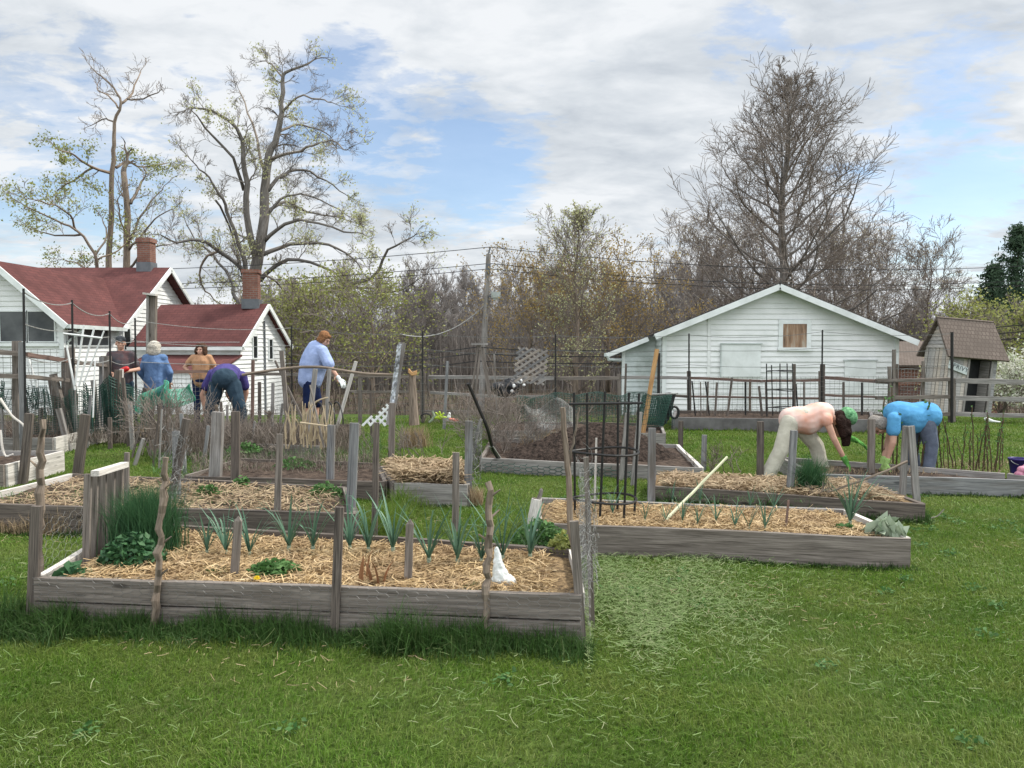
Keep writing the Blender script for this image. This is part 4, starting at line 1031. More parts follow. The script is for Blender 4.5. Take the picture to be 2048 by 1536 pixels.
bed('M', 'raised_bed', 'further left raised bed with a grey front and a pale side board', None, .26, ('wood_grey', 'wood_pale', 'wood_grey', 'wood'), (1, 1, 1, 1), .045, 'soil', .05, world=[(-10.5, 11.1), (-6.72, 11.2), (-6.80, 13.6), (-10.5, 13.6)])
bed('O', 'raised_bed', 'long low raised bed of dark timber before the white shed', [(1346, 834), (1745, 838), (1742, 823), (1352, 820)], .26, ('concrete', 'concrete', 'wood_dark', 'concrete'), (1, 1, 1, 1), .06, 'soil', .05)
bed('Q', 'raised_bed', 'weedy raised bed below the man in the cap, stretched behind green netting', None, .2, ('wood_dark', 'wood', 'wood_dark', 'wood'), (1, 1, 1, 1), .045, 'soil', .04, world=[(-6.5, 12.4), (-2.6, 12.2), (-2.7, 13.6), (-6.5, 13.8)])

straw('A', 15000, 'golden straw mulch covering the nearest raised bed'); straw('B', 9000, 'golden straw mulch covering the knotty-board bed on the right')
straw('C', 2600, 'sparse pale straw scattered over the second-row bed at left', 'hay', w=.006, l=(.06, .22), zs=.06)
straw('J', 5200, 'matted straw on the low bed with dark mossy sides', 'hay', w=.007, l=(.06, .22), zs=.06)
straw('E', 3200, 'dry hay heaped in the small square bed', 'hay', 'hay', w=.008, l=(.1, .3), zs=.14)
# compost mound
def mound():
    m = MB(); n = 70; cx, cy = 1.05, 10.15; rx, ry, H = 1.2, .60, .36; vs = []; fs = []
    for j in range(n + 1):
        for i in range(n + 1):
            u, v = -1 + 2 * i / n, -1 + 2 * j / n; x, y = cx + rx * u, cy + ry * v
            q = max(0, 1 - (u * u + v * v)); z = .11 + H * q ** .8 * (1 + .25 * math.sin(u * 3 + 1))
            z += (mnoise.noise(Vector((x * 5, y * 5, 0))) * .06 + mnoise.noise(Vector((x * 17, y * 17, 3))) * .03 + mnoise.noise(Vector((x * 40, y * 40, 9))) * .012) * min(1, q * 3); vs.append((x, y, z))
    for j in range(n):
        for i in range(n): a = j * (n + 1) + i; fs.append((a, a + 1, a + n + 2, a + n + 1))
    m.add(vs, fs); tag(m.build('soil_mound', M['mound'], base=(cx, cy, .1), smooth=False), 'large mound of dark crumbly soil heaped in the raised bed', 'soil mound')
mound()

# ------------------------------------------------------------ stakes
def stake(x0, y0, x1, y1, w, Y, kind, label, name='wooden_stake', group='wooden stakes in the garden', dY=0.0, cat='stake', fork=None):
    a, b = P(x0, y0, Y), P(x1, y1, Y + dY); wm = w * Y / F; m = MB(); zt = tz(a.x, Y)
    d = (b - a).normalized()
    if a.z > zt + .02: a = a - d * ((a.z - zt) / max(.2, d.z))     # runs on down into the ground
    a = a - d * .08
    mat = {'w': 'wood', 'p': 'wood', 'd': 'wood_dark', 'b': 'wood_blue', 'k': 'bark', 't': 'wood_tan', 'l': 'wood_pale', 'g': 'wood_grey', 'r': 'wood_brown', 'x': 'black', 's': 'silver'}[kind]
    if kind == 'k':
        n = 24; pts = [a.lerp(b, i / n) + Vector((random.gauss(0, wm * .16), random.gauss(0, wm * .16), 0)) for i in range(n + 1)]
        m.tube(pts, [wm * .5 * random.uniform(.8, 1.2) * (1 - .18 * i / n) for i in range(n + 1)], 9, rough=.2)
        for q in range(3):
            i = random.randint(6, n - 2); s = pts[i]; m.tube([s, s + Vector((random.choice((-1, 1)) * wm * 1.3, random.uniform(-wm, wm), wm * 1.0))], [wm * .22, wm * .1], 5)
    elif kind == 'x': m.tube([a, b], wm / 2, 6)
    else: m.beam(a, b, wm, wm * (.55 if w > 12 else .8), seg=5, wob=wm * .02, taper=.94, point=wm * .7 if kind == 'p' else 0, twist=random.uniform(-.12, .12))
    o = m.build(name, M[mat], base=(a.x, a.y, zt)); return tag(o, label, cat, group)
random.seed(33)
ST = [
 (64, 1255, 74, 1012, 21, 4.30, 'd', 'thick grey stake at the front left corner of the nearest bed'),
 (76, 1170, 86, 840, 16, 4.75, 'k', 'gnarled bark pole rising behind the front left corner stake'),
 (309, 1245, 332, 914, 15, 4.17, 'k', 'gnarled bark pole nailed to the front board, beside the chive clump'),
 (467, 1180, 476, 1042, 16, 4.45, 'p', 'short grey pointed stake in the straw left of the dandelion'),
 (671, 1228, 679, 1014, 18, 4.09, 'd', 'dark straight stake at the middle of the nearest front board'),
 (815, 1185, 820, 1048, 16, 4.35, 'p', 'short round-topped grey stake right of the dead brown leaves'),
 (973, 1248, 980, 964, 16, 4.02, 'k', 'bark-covered stake beside the milky plastic bag'),
 (1163, 1284, 1148, 1042, 19, 4.00, 'w', 'grey board stake at the front right corner of the nearest bed'),
 (1184, 1240, 1172, 914, 11, 4.25, 'w', 'slender grey stake wrapped in crumpled chicken wire, right of the corner'),
 (340, 1012, 374, 838, 16, 6.7, 'd', 'dark stake leaning right, behind the chive clump'),
 (354, 1005, 352, 862, 14, 7.0, 'b', 'bluish stake close behind the dark leaning stake'),
 (430, 968, 437, 824, 23, 8.2, 'g', 'broad pale grey board stake in the weedy second row'),
 (471, 965, 471, 823, 17, 8.0, 'd', 'broad dark stake right beside the pale grey board stake'),
 (553, 1065, 560, 868, 13, 6.3, 'w', 'slim grey stake behind the back board of the nearest bed, left of centre'),
 (660, 968, 663, 850, 15, 8.2, 'b', 'bluish grey stake in the dry weeds left of the tall square one'),
 (701, 1042, 709, 846, 19, 6.4, 'b', 'tall square grey stake behind the middle of the leek row'),
 (750, 1015, 753, 845, 12, 6.35, 'd', 'thin dark stake right of the tall square grey one'),
 (782, 950, 785, 806, 12, 9.0, 'w', 'grey stake standing at the foot of the foil-covered board'),
 (910, 1078, 912, 905, 14, 6.5, 'w', 'brownish stake before the right end of the small hay bed'),
 (936, 1008, 938, 842, 16, 7.75, 'b', 'bluish corner stake on the small hay bed'),
 (252, 1108, 254, 905, 9, 5.6, 'w', 'thin stake directly behind the leaning pickets'),
 (155, 950, 172, 829, 18, 9.3, 'd', 'thick dark stake standing alone in the grass gap at left'),
 (46, 968, 59, 827, 16, 8.8, 'd', 'thick grey stake against the pale side board at far left'),
 (146, 896, 106, 748, 12, 11.9, 'w', 'long grey board leaning left against the further left bed'),
 (136, 890, 117, 817, 10, 11.6, 'g', 'short pale board leaning beside the long leaning board'),
 (124, 884, 103, 760, 11, 12.2, 'd', 'darker board leaning behind the long leaning board'),
 (231, 872, 236, 740, 12, 12.4, 'd', 'upright dark stake below the hands of the man in the cap'),
 (241, 868, 243, 738, 7, 12.5, 'l', 'pale slat fixed to the upright dark stake below the man in the cap'),
 (151, 892, 148, 757, 7, 11.9, 'g', 'thin upright stake right of the leaning boards'),
 (199, 870, 186, 760, 8, 12.6, 'g', 'thin stake leaning left before the green netting'),
 (201, 865, 203, 714, 7, 12.9, 'b', 'tall thin greenish stake with a white cap left of the man in the cap'),
 (288, 866, 292, 776, 11, 13.3, 'd', 'dark stake below the left elbow of the woman in denim blue'),
 (505, 826, 506, 720, 6, 12.5, 'r', 'reddish brown stake right of the person in the purple shirt'),
 (519, 826, 519, 764, 6, 13.4, 'd', 'short dark stake right of the reddish brown one'),
 (545, 826, 546, 766, 6, 13.4, 'g', 'short grey stake before the white cottage wall'),
 (573, 822, 563, 702, 8, 12.0, 'w', 'tall grey stake left of the woman in light blue'),
 (573, 770, 550, 721, 4, 12.2, 'w', 'thin stick crossing behind the tall grey stake near the woman in light blue'),
 (622, 815, 631, 738, 9, 11.0, 'g', 'grey stake in front of the navy shorts'),
 (655, 800, 659, 738, 7, 11.2, 'g', 'grey stake right of the navy shorts'),
 (684, 820, 712, 723, 7, 12.0, 'l', 'white peeling birch pole leaning right, past the glove of the woman in light blue'),
 (742, 822, 741, 785, 5, 12.5, 'd', 'short dark stake above the white lattice scrap'),
 (889, 840, 895, 722, 6, 14.5, 'b', 'thin blue-grey stake left of the wooden tripod'),
 (993, 800, 988, 708, 3, 15, 'g', 'very thin stake between the wooden tripod and the lattice'),
 (1302, 1045, 1304, 856, 15, 6.75, 'b', 'grey post with a pale block on top, right of the black cage'),
 (1520, 962, 1521, 843, 13, 9.0, 'd', 'dark post in front of the trailing foot of the gardener in pink'),
 (1578, 1010, 1588, 861, 14, 7.5, 'b', 'bluish post in front of the cream trousers'),
 (1742, 952, 1743, 838, 12, 8.85, 'w', 'grey post between the two bending gardeners'),
 (1805, 990, 1812, 852, 11, 7.3, 'g', 'left arm of a pair of crooked grey posts before the gardener in blue'),
 (1833, 998, 1822, 852, 13, 7.25, 'g', 'right one of a pair of crooked grey posts before the gardener in blue'),
 (1361, 892, 1362, 842, 9, 11.2, 'd', 'short dark stake at the back right corner of the soil bed'),
 (1407, 928, 1409, 870, 10, 9.6, 'b', 'thin bluish stake right of the soil bed, in the grass'),
 (1286, 866, 1314, 698, 8, 12.4, 't', 'tall tan wooden pole leaning right in front of the white shed'),
 (1243, 948, 1255, 826, 9, 8.9, 'g', 'grey stake inside the lines of the black cage'),
 (1267, 962, 1280, 824, 10, 8.6, 'g', 'grey stake leaning right, just right of the black cage'),
 (1188, 1040, 1193, 876, 4, 6.9, 'l', 'thin pale stick seen through the black cage'),
 (1572, 1052, 1577, 1000, 4, 5.85, 'r', 'thin rusty rod in the straw before the bluish post'),
 (1072, 1000, 1077, 905, 8, 6.2, 'g', 'leaning grey stick stub left of the gnarled bark branch') ,
]
ST.pop()
for s in ST: stake(*s)
random.seed(101)
for i, (x, y) in enumerate(sorted([(random.uniform(262, 770), random.uniform(846, 950)) for _ in range(26)])):
    Y_ = 1.6 * F / (y - 690) * random.uniform(.93, 1.0); hh = random.uniform(.25, .75) * F / Y_; stake(x, y, x + random.uniform(-14, 14), y - hh, random.uniform(3, 8), Y_, random.choice('wdbgkg'), '%s slim weathered stick from the left in the weedy plots' % (ORD + ['twenty-first', 'twenty-second', 'twenty-third', 'twenty-fourth', 'twenty-fifth', 'twenty-sixth'])[i], 'thin_stake', 'slim sticks in the weedy plots at centre left')
for i, (x, y) in enumerate(sorted([(random.uniform(-5, 262), random.uniform(858, 900)) for _ in range(12)])):
    Y_ = 11.6 + random.uniform(-.3, .9); hh = random.uniform(.4, 1.0) * F / Y_; stake(x, y, x + random.uniform(-12, 12), y - hh, random.uniform(3, 8), Y_, random.choice('wdbg'), '%s slim stick from the left among the far left beds' % ORD[i], 'thin_stake', 'slim sticks among the far left beds')
# tall post in front of the cottage, made of two boards
r = empty('tall_post', P(303, 760, 17), 'tall square wooden post with a crosspiece on top, rising before the cottage roof', 'post')
m = MB(); a, b = P(304, 800, 17), P(307, 588, 17); m.beam(a, b, .13, .12, seg=3, wob=.003); m.build('post', M['wood'], r)
m = MB(); a, b = P(296, 800, 16.95), P(297, 588, 16.95); m.beam(a, b, .055, .10, seg=3); m.build('side_batten', M['wood_grey'], r)
m = MB(); m.beam(P(288, 587, 16.9), P(313, 590, 16.9), .04, .14, side=(0, 0, 1)); m.build('crosspiece', M['wood_pale'], r)
# gnarled forked branch at the right corner
m = MB()
def poly_branch(m, pts, Y, w0, w1, n=4):
    W_ = [P(x, y, Y) for x, y in pts]; limb(m, W_, w0 * Y / F / 2, w1 * Y / F / 2, 7, n, .003)
poly_branch(m, [(1160, 1290), (1155, 1150), (1140, 1040), (1136, 950), (1130, 880), (1125, 815)], 4.6, 15, 11)
poly_branch(m, [(1137, 960), (1143, 900), (1153, 850), (1158, 815)], 4.6, 6, 3); tag(m.build('forked_branch', M['bark'], base=P(1160, 1290, 4.6)), 'gnarled forked branch standing at the right corner of the nearest bed', 'branch')
# bamboo and loose sticks
def stick(name, label, pts, Y, w0, w1, mat, cat='stick', group=None):
    Ys = Y if isinstance(Y, (list, tuple)) else [Y] * len(pts); W_ = [P(x, y, q) for (x, y), q in zip(pts, Ys)]; m = MB()
    limb(m, W_, w0 * Ys[0] / F / 2, w1 * Ys[-1] / F / 2, 6, 3, .0015); return tag(m.build(name, M[mat], base=W_[0]), label, cat, group)
M['bamboo'] = wood('bamboo_cane', (.34, .36, .24), (.52, .54, .40), stain=(.3, .3, .2))
stick('bamboo_cane', 'pale bamboo cane leaning up to the right out of the straw bed', [(1322, 1050), (1385, 985), (1454, 914)], [6.0, 6.4, 6.8], 7, 5, 'bamboo', 'cane')
stick('fallen_branch', 'long bare branch propped up towards the crooked posts', [(1655, 985), (1720, 962), (1770, 943), (1814, 923)], [7.1, 7.0, 7.1, 7.2], 4, 6, 'bark')
stick('fallen_branch', 'forked twig lying on the lawn off the corner of the mossy bed', [(1856, 1038), (1875, 1032), (1888, 1018)], 6.95, 3, 2, 'bark_grey')
stick('driftwood', 'pale bleached stick poking from the strawberry plants at left', [(1110, 1128), (1150, 1140)], 4.9, 6, 3, 'wood_pale')
stick('curved_rail', 'long curved sapling pole laid as a rail beside the woman in light blue', [(484, 750), (540, 741), (590, 735), (640, 734), (690, 742), (740, 748), (795, 749)], 11.6, 6, 6, 'bark', 'rail')
stick('bleached_branch', 'bleached crooked branch sprawling in the bed at the left edge', [(0, 797), (22, 830), (45, 848), (58, 870)], 9.2, 6, 3, 'wood_pale')
stick('bleached_branch', 'smaller bleached branch below the crooked one at the left edge', [(0, 860), (4, 895), (12, 912), (26, 908)], 9.1, 6, 3, 'wood_pale')
stick('long_handled_tool', 'dark handle tool leaning over the hay bed towards the soil mound', [(936, 767), (955, 810), (975, 860), (985, 895), (995, 915)], [8.8, 8.9, 9.0, 9.3, 9.6], 7, 7, 'black', 'garden tool')
m = MB(); a = P(982, 893, 9.25); b = P(998, 917, 9.6); m.beam(a, b, .06, .012, seg=2); tag(m.build('trowel_blade', M['wire_pale'], base=a), 'pale flat metal blade lying at the edge of the soil mound', 'blade')
stick('grey_branch', 'pale twisted branch tied to the corner stake of the hay bed', [(962, 838), (955, 870), (948, 905), (940, 940), (946, 960)], 8.0, 6, 4, 'wood_grey')
for i, (x0, x1, y) in enumerate(((1085, 1152, 1168), (1092, 1150, 1176), (1118, 1152, 1183))):
    stick('loose_stick', '%s of three sticks on straw by the right corner stake' % ('uppermost', 'middle', 'lowest')[i], [(x0, y), ((x0 + x1) / 2, y + 1), (x1, y + 2)], 4.4 - .08 * i, 4, 5, 'bark', group='sticks lying in the nearest bed')
# leaning pickets with a white cap rail
r = empty('picket_panel', P(205, 1150, 5.0), 'panel of grey weathered pickets under a white cap board, leaning in the nearest bed', 'picket panel')
for (x0, y0, x1, y1, w) in ((172, 1150, 176, 948, 14), (186, 1148, 190, 946, 13), (203, 1112, 206, 945, 14), (219, 1096, 222, 942, 16), (232, 1090, 240, 936, 14)):
    m = MB(); k = (x0 - 172) / 60; Y = 4.75 + .45 * k; m.beam(P(x0, y0, Y), P(x1, y1, Y), w * Y / F, .02, seg=4, wob=.001); m.build('picket', M['wood'], r)
m = MB(); m.beam(P(190, 947, 4.72), P(250, 929, 5.2), .035, .05, side=(0, 0, 1)); m.build('cap_board', M['wood_pale'], r)
# birch stump
r = empty('birch_stake', P(1066, 1055, 6.0), 'short splintered white birch stake at the left end of the knotty bed', 'stake')
m = MB(); m.tube([P(1064, 1070, 5.9), P(1069, 1030, 5.9), P(1074, 998, 5.9)], [.055, .05, .04], 9, rough=.1); m.build('stem', M['wood_pale'], r)
m = MB(); m.beam(P(1076, 1003, 5.9), P(1082, 980, 5.9), .03, .012, seg=3, wob=.004, point=.02); m.beam(P(1068, 1003, 5.9), P(1071, 996, 5.9), .03, .02); m.build('splinter', M['bark_grey'], r)

# ------------------------------------------------------------ fences
def fence(name, label, posts, rails, group=None):
    p0 = posts[0]; r = empty(name, (P(p0[0], p0[1], p0[4]).x, p0[4], tz(P(p0[0], p0[1], p0[4]).x, p0[4])), label, 'fence', group)
    for (px, yb, yt, w, Y, mat) in posts:
        a, b = P(px, yb, Y), P(px, yt, Y); a.z = min(a.z, tz(a.x, Y)) - .05; m = MB(); m.beam(a, b, w * Y / F, w * Y / F * .8, seg=4, wob=.006); m.build('post', M[mat], r)
    for (pts, w, mat) in rails:
        m = MB(); W_ = [P(x, y, Y) for x, y, Y in pts]
        for a, b in zip(W_[:-1], W_[1:]): m.beam(a, b, w * a.y / F, w * a.y / F * 1.2, side=(0, 0, 1), seg=4, wob=.007)
        m.build('rail', M[mat], r)
    return r
Yr = 15.9
fence('rail_fence', 'three-rail split fence of bleached grey wood at the right, before the privy', [(1904, 850, 757, 11, Yr, 'wood'), (2075, 850, 757, 12, Yr, 'wood')],
      [([(1752, 762, Yr), (1900, 759, Yr)], 7, 'wood'), ([(1752, 796, Yr), (1900, 794, Yr)], 7, 'wood'), ([(1760, 832, Yr), (1900, 828, Yr)], 7, 'wood'),
       ([(1908, 761, Yr), (2074, 765, Yr)], 10, 'wood_grey'), ([(1908, 796, Yr), (2074, 799, Yr)], 9, 'wood_grey'), ([(1908, 828, Yr), (2074, 832, Yr)], 8, 'wood_grey')])
fence('rail_fence', 'brown weathered rail fence crossing in front of the white shed', [(1378, 838, 742, 7, 16, 'wood_dark'), (1500, 838, 758, 4, 16, 'bark'), (1645, 838, 728, 8, 16, 'wood_dark'), (1640, 838, 742, 5, 16, 'wood'), (1779, 838, 733, 6, 15.9, 'wood'), (1788, 838, 699, 6, 15.9, 'wood'), (1793, 838, 728, 5, 16, 'wood_dark'), (1846, 845, 722, 5, 16, 'wood')],
      [([(1242, 755, 16), (1376, 756, 16)], 6, 'wood_grey'), ([(1378, 756, 16), (1520, 762, 16), (1640, 760, 16)], 5, 'wood_brown'), ([(1646, 755, 16), (1790, 765, 16)], 7, 'wood_brown'), ([(1290, 790, 16), (1376, 793, 16)], 5, 'wood_dark'), ([(1378, 793, 16), (1640, 797, 16)], 4, 'wood_brown'), ([(1646, 790, 16), (1790, 796, 16)], 4, 'wood_brown'), ([(1350, 830, 16), (1500, 828, 16)], 5, 'wood_dark'), ([(1646, 820, 15.9), (1790, 834, 15.9)], 4, 'wood')])
fence('rail_fence', 'pale rail fence across the middle, behind the tripod and diamond lattice', [(720, 800, 742, 7, 15.5, 'wood'), (845, 838, 742, 8, 15.7, 'wood'), (1111, 845, 745, 7, 16, 'wood_dark'), (1238, 840, 748, 7, 16, 'wood')],
      [([(486, 748, 15.2), (600, 749, 15.3), (716, 751, 15.5), (845, 754, 15.7)], 6, 'wood'), ([(857, 754, 15.8), (1108, 757, 16)], 7, 'wood_grey'), ([(1112, 757, 16), (1238, 756, 16)], 7, 'wood'),
       ([(700, 783, 15.5), (845, 784, 15.7)], 4, 'wood'), ([(860, 785, 15.8), (1005, 793, 15.9), (1108, 792, 16)], 5, 'wood_grey'), ([(840, 822, 15.7), (1000, 824, 15.9)], 4, 'wood')])
fence('rail_fence', 'old rail fence with thick square posts at the left edge, before the porch', [(33, 830, 682, 13, 11.1, 'wood'), (44, 830, 684, 10, 10.9, 'wood_blue'), (139, 835, 695, 15, 12.1, 'wood'), (130, 835, 722, 10, 12.2, 'wood_dark'), (213, 838, 712, 16, 13.1, 'wood')],
      [([(-20, 702, 10.8), (42, 708, 11)], 10, 'wood'), ([(50, 709, 11), (136, 722, 12)], 9, 'wood_brown'), ([(-20, 750, 10.8), (42, 753, 11)], 9, 'wood'), ([(48, 753, 11), (136, 760, 12)], 8, 'wood'), ([(146, 724, 12.1), (215, 731, 13.1)], 7, 'wood'), ([(215, 733, 13.1), (300, 745, 14.2), (430, 742, 15)], 6, 'wood_brown')])
# steel rods with strands strung between them
RODS = [(47, 577, 760, 10.8), (144, 600, 750, 11.9), (219, 622, 745, 12.8), (270, 636, 745, 13.3), (583, 652, 765, 15.2), (845, 663, 800, 15.6), (1111, 668, 775, 15.9), (1378, 667, 830, 15.9), (1645, 660, 740, 15.9), (1904, 664, 840, 15.7)]
near = ['before the porch screens', 'before the porch roof corner', 'left of the man in the cap', 'right of the man in the cap', 'left of the woman in light blue', 'left of the utility pole', 'right of the diamond lattice', 'before the left gable half', 'before the boarded-up window', 'before the privy']
for (px, yt, yb, Y), nr in zip(RODS, near):
    m = MB(); a, b = P(px, yb, Y), P(px, yt, Y); a.z = tz(a.x, Y); m.tube([a, b], .016 if px < 1900 else .03, 6); tag(m.build('steel_rod', M['black'], base=a), 'thin black steel rod standing %s' % nr, 'rod', 'steel rods round the garden')
k = 0
for i in range(len(RODS) - 1):
    a, b = RODS[i], RODS[i + 1]
    for j, f in enumerate((.04, .42, .8)):
        A = P(a[0], a[1] + (745 - a[1]) * f, a[3]); B = P(b[0], b[1] + (745 - b[1]) * f, b[3])
        sag_line(A, B, random.uniform(.04, .12), .0065 if i > 1 else .009, M['wire_pale'] if i < 4 else M['wire'], '%s wire strand strung between the rods %s and %s' % (('top', 'middle', 'bottom')[j], near[i].split(' the ')[0] + ' the ' + near[i].split(' the ')[1], near[i + 1]) if 0 else '%s wire running right from the rod %s' % (('top', 'middle', 'bottom')[j], near[i]), 'wire', 'fence_strand', 'wires strung between the steel rods', 14)
# mesh panels
def wire_panel(name, label, pts, z0, z1, cell, r, mat, cat='wire fence', sag=.0, group=None):
    """square-mesh wire along a line of (px, py, Y) ground points"""
    W_ = [Vector((P(x, y, Y).x, Y, tz(P(x, y, Y).x, Y))) for x, y, Y in pts]; m = MB(); L = sum((b - a).length for a, b in zip(W_[:-1], W_[1:]))
    def at(s):
        for a, b in zip(W_[:-1], W_[1:]):
            l = (b - a).length
            if s <= l + 1e-6: return a.lerp(b, s / l)
            s -= l
        return W_[-1]
    n = int(L / cell); nz = int((z1 - z0) / cell)
    for i in range(n + 1):
        p = at(i * cell); w = .02 * mnoise.noise(Vector((i * .3, z0, 2))); m.tube([p + Vector((0, w, z0)), p + Vector((w, -w, (z0 + z1) / 2)), p + Vector((0, w, z1 + .01 * math.sin(i)))], r, 3, cap=False)
    for j in range(nz + 1):
        z = z0 + (z1 - z0) * j / nz; m.tube([at(L * i / 14) + Vector((0, .02 * mnoise.noise(Vector((i, j, 1))), z + .02 * mnoise.noise(Vector((i * .7, j, 5))))) for i in range(15)], r, 3, cap=False)
    return tag(m.build(name, M[mat], base=W_[0]), label, cat, group)
wire_panel('wire_mesh', 'square wire mesh fixed along the brown rail fence before the white shed', [(1378, 830, 15.85), (1790, 834, 15.85)], .0, .95, .10, .0028, 'wire')
wire_panel('wire_mesh', 'fine wire mesh on the rail fence left of the tripod', [(700, 830, 15.4), (1110, 830, 15.8)], .0, .95, .12, .003, 'wire')
wire_panel('wire_mesh', 'wire mesh in front of the white cottage wall, right of the purple shirt', [(488, 826, 12.8), (600, 826, 12.8)], .0, .62, .05, .003, 'wire_pale')
wire_panel('wire_mesh', 'rusty wire mesh stretched on the old rail fence at the left edge', [(-20, 830, 10.7), (135, 830, 11.9)], .3, 1.55, .11, .003, 'wire')
wire_panel('wire_mesh', 'wire mesh between the cottage and the woman in the tan top', [(300, 826, 14.5), (430, 826, 14.9)], .3, 1.1, .08, .003, 'wire_pale')
wire_panel('wire_mesh', 'wire gate leaf standing left of the privy', [(1800, 845, 16.1), (1842, 845, 16.1)], .0, 1.1, .07, .004, 'wire_pale')
def hexmesh(name, label, fn, L, H, cell, r, mat, cat='chicken wire', wob=.15):
    """hexagonal netting laid on the surface fn(s, t)"""
    m = MB(); nx = int(L / (cell * 1.5)); nz = int(H / (cell * .866)); q = {}
    def V_(i, j, k):
        x = (i * 1.5 + (.5 if k else 0)) * cell; y = (j + (.5 if i % 2 else 0)) * cell * 1.0; return fn(x, y)
    for i in range(nx):
        for j in range(nz):
            x = i * 1.5 * cell; y = (j + (.5 if i % 2 else 0)) * cell
            rr = [random.gauss(0, cell * wob * .3) for _ in range(6)]
            A = fn(x, y); B = fn(x + cell, y + rr[1]); C = fn(x + 1.5 * cell, y + cell * .5 + rr[2]); D = fn(x + 1.5 * cell, y - cell * .5)
            m.tube([A, B], r, 3, cap=False); m.tube([B, C], r, 3, cap=False); m.tube([B, D], r, 3, cap=False)
    return tag(m.build(name, M[mat], base=fn(0, 0)), label, cat)
pa, pbb = Vector((*BEDINFO['A'][0][0], 0)), Vector((*BEDINFO['A'][0][1], 0)); dA = (pbb - pa).normalized(); LA = (pbb - pa).length
hexmesh('chicken_wire', 'rusty chicken wire stapled over the front boards of the nearest bed', lambda s, t: pa + dA * s + Vector((0, -.032 - .006 * math.sin(s * 7), .04 + t)), LA, .25, .036, .0008, 'wire')
pr = Vector((*BEDINFO['A'][0][2], 0)); dR = (pr - pbb).normalized()
hexmesh('chicken_wire', 'chicken wire running along the right end of the nearest bed', lambda s, t: pbb + dR * s + Vector((.05, 0, .02 + t)), (pr - pbb).length, .7, .05, .0011, 'wire_pale')
pl_ = Vector((*BEDINFO['A'][0][3], 0)); dL_ = (pl_ - pa).normalized()
hexmesh('chicken_wire', 'chicken wire along the pale left board of the nearest bed', lambda s, t: pa + dL_ * s + Vector((.03, 0, .05 + t)), (pl_ - pa).length, .5, .05, .0009, 'wire_pale')
ph = Vector((*BEDINFO['H'][0][0], 0)); ph2 = Vector((*BEDINFO['H'][0][1], 0)); dH = (ph2 - ph).normalized()
hexmesh('chicken_wire', 'dark netting sagging along the front board of the soil bed', lambda s, t: ph + dH * s + Vector((0, -.06 - .04 * math.sin(s * 4), .01 + t * .9 + .015 * math.sin(s * 5))), 1.9, .13, .05, .004, 'net')
def tangle(name, label, cen, size, n, r, mat, cat='wire', lean=(0, 0)):
    m = MB(); c = Vector(cen)
    for i in range(n):
        p = c + Vector((random.gauss(0, size[0]), random.gauss(0, size[1]), random.uniform(-size[2], size[2]))); pts = [p]; d = Vector((random.gauss(0, .4), random.gauss(0, .4), random.choice((-1, 1)) * random.uniform(.3, 1)))
        for k in range(6):
            d = (d + Vector((random.gauss(0, .5), random.gauss(0, .5), random.gauss(0, .4)))).normalized(); p = p + d * .035; p.x = c.x + lean[0] * (p.z - c.z) + max(-size[0] * 2, min(size[0] * 2, p.x - c.x - lean[0] * (p.z - c.z))); pts.append(p)
        m.tube(pts, r, 3, cap=False)
    return tag(m.build(name, M[mat], base=c), label, cat)
tangle('crumpled_wire', 'crumpled pale chicken wire bunched round the slender corner stake', P(1175, 1050, 4.25), (.025, .03, .32), 150, .0009, 'wire_pale')
tangle('crumpled_wire', 'crumpled wire netting bunched against the corner stake of the hay bed', P(950, 900, 7.9), (.035, .03, .28), 170, .0018, 'wire')
tangle('crumpled_wire', 'crumpled wire netting behind the chive clump, round the leaning stake', P(350, 935, 6.6), (.05, .03, .3), 130, .0014, 'wire')
# thin garden stakes by the shed
random.seed(8)
for i, (x0, y0, x1, y1, w) in enumerate(((1391, 833, 1384, 762, 3), (1402, 833, 1401, 764, 2), (1414, 833, 1416, 763, 3), (1419, 833, 1411, 763, 3), (1430, 833, 1434, 765, 4), (1455, 832, 1464, 755, 4), (1491, 833, 1491, 764, 4), (1524, 832, 1518, 772, 4), (1534, 834, 1532, 764, 4), (1594, 800, 1592, 768, 3), (1608, 800, 1608, 764, 3), (1687, 805, 1687, 764, 4), (1724, 838, 1724, 765, 4), (1588, 834, 1588, 728, 6), (1250, 800, 1252, 727, 4), (1317, 790, 1318, 706, 6))):
    stake(x0, y0, x1, y1, w, 15.2, 'd' if i % 3 else 'x', '%s thin dark stake from the left before the white shed' % ORD[i], 'garden_stake', 'thin stakes before the white shed')
# ------------------------------------------------------------ cages and trellises
def cage(name, label, bars, hoops, Y, r, cx, rad_px, top=None, dep=.8):
    b = P(cx, 1050 if Y < 8 else 830, Y); ro = empty(name, (b.x, Y, tz(b.x, Y)), label, 'plant cage')
    for (x0, y0, x1, y1, dy) in bars:
        m = MB(); a, e = P(x0, y0, Y + dy), P(x1, y1, Y + dy); a.z = min(a.z, .12); m.tube([a, e], r, 7); m.build('upright', M['black'], ro)
    for (y, w) in hoops:
        m = MB(); c = P(cx + (0 if w > 0 else 0), y, Y); R_ = abs(w) / 2 * Y / F; n = 28
        pts = [c + Vector((R_ * math.cos(2 * math.pi * k / n), R_ * dep * math.sin(2 * math.pi * k / n), .01 * math.sin(4 * math.pi * k / n))) for k in range(n + 1)]
        m.tube(pts, r, 6); m.build('hoop', M['black'], ro)
    return ro
cg = cage('plant_cage', 'tall black cage of tubes with three hoops standing in the straw bed', [(1150, 1022, 1148, 785, .15), (1175, 1035, 1174, 786, .05), (1199, 1040, 1210, 783, -.1), (1247, 1044, 1258, 785, -.1), (1268, 1044, 1278, 787, .05), (1235, 1030, 1236, 800, .2)], [(903, 138), (997, 130)], 6.2, .0105, 1208, 65)
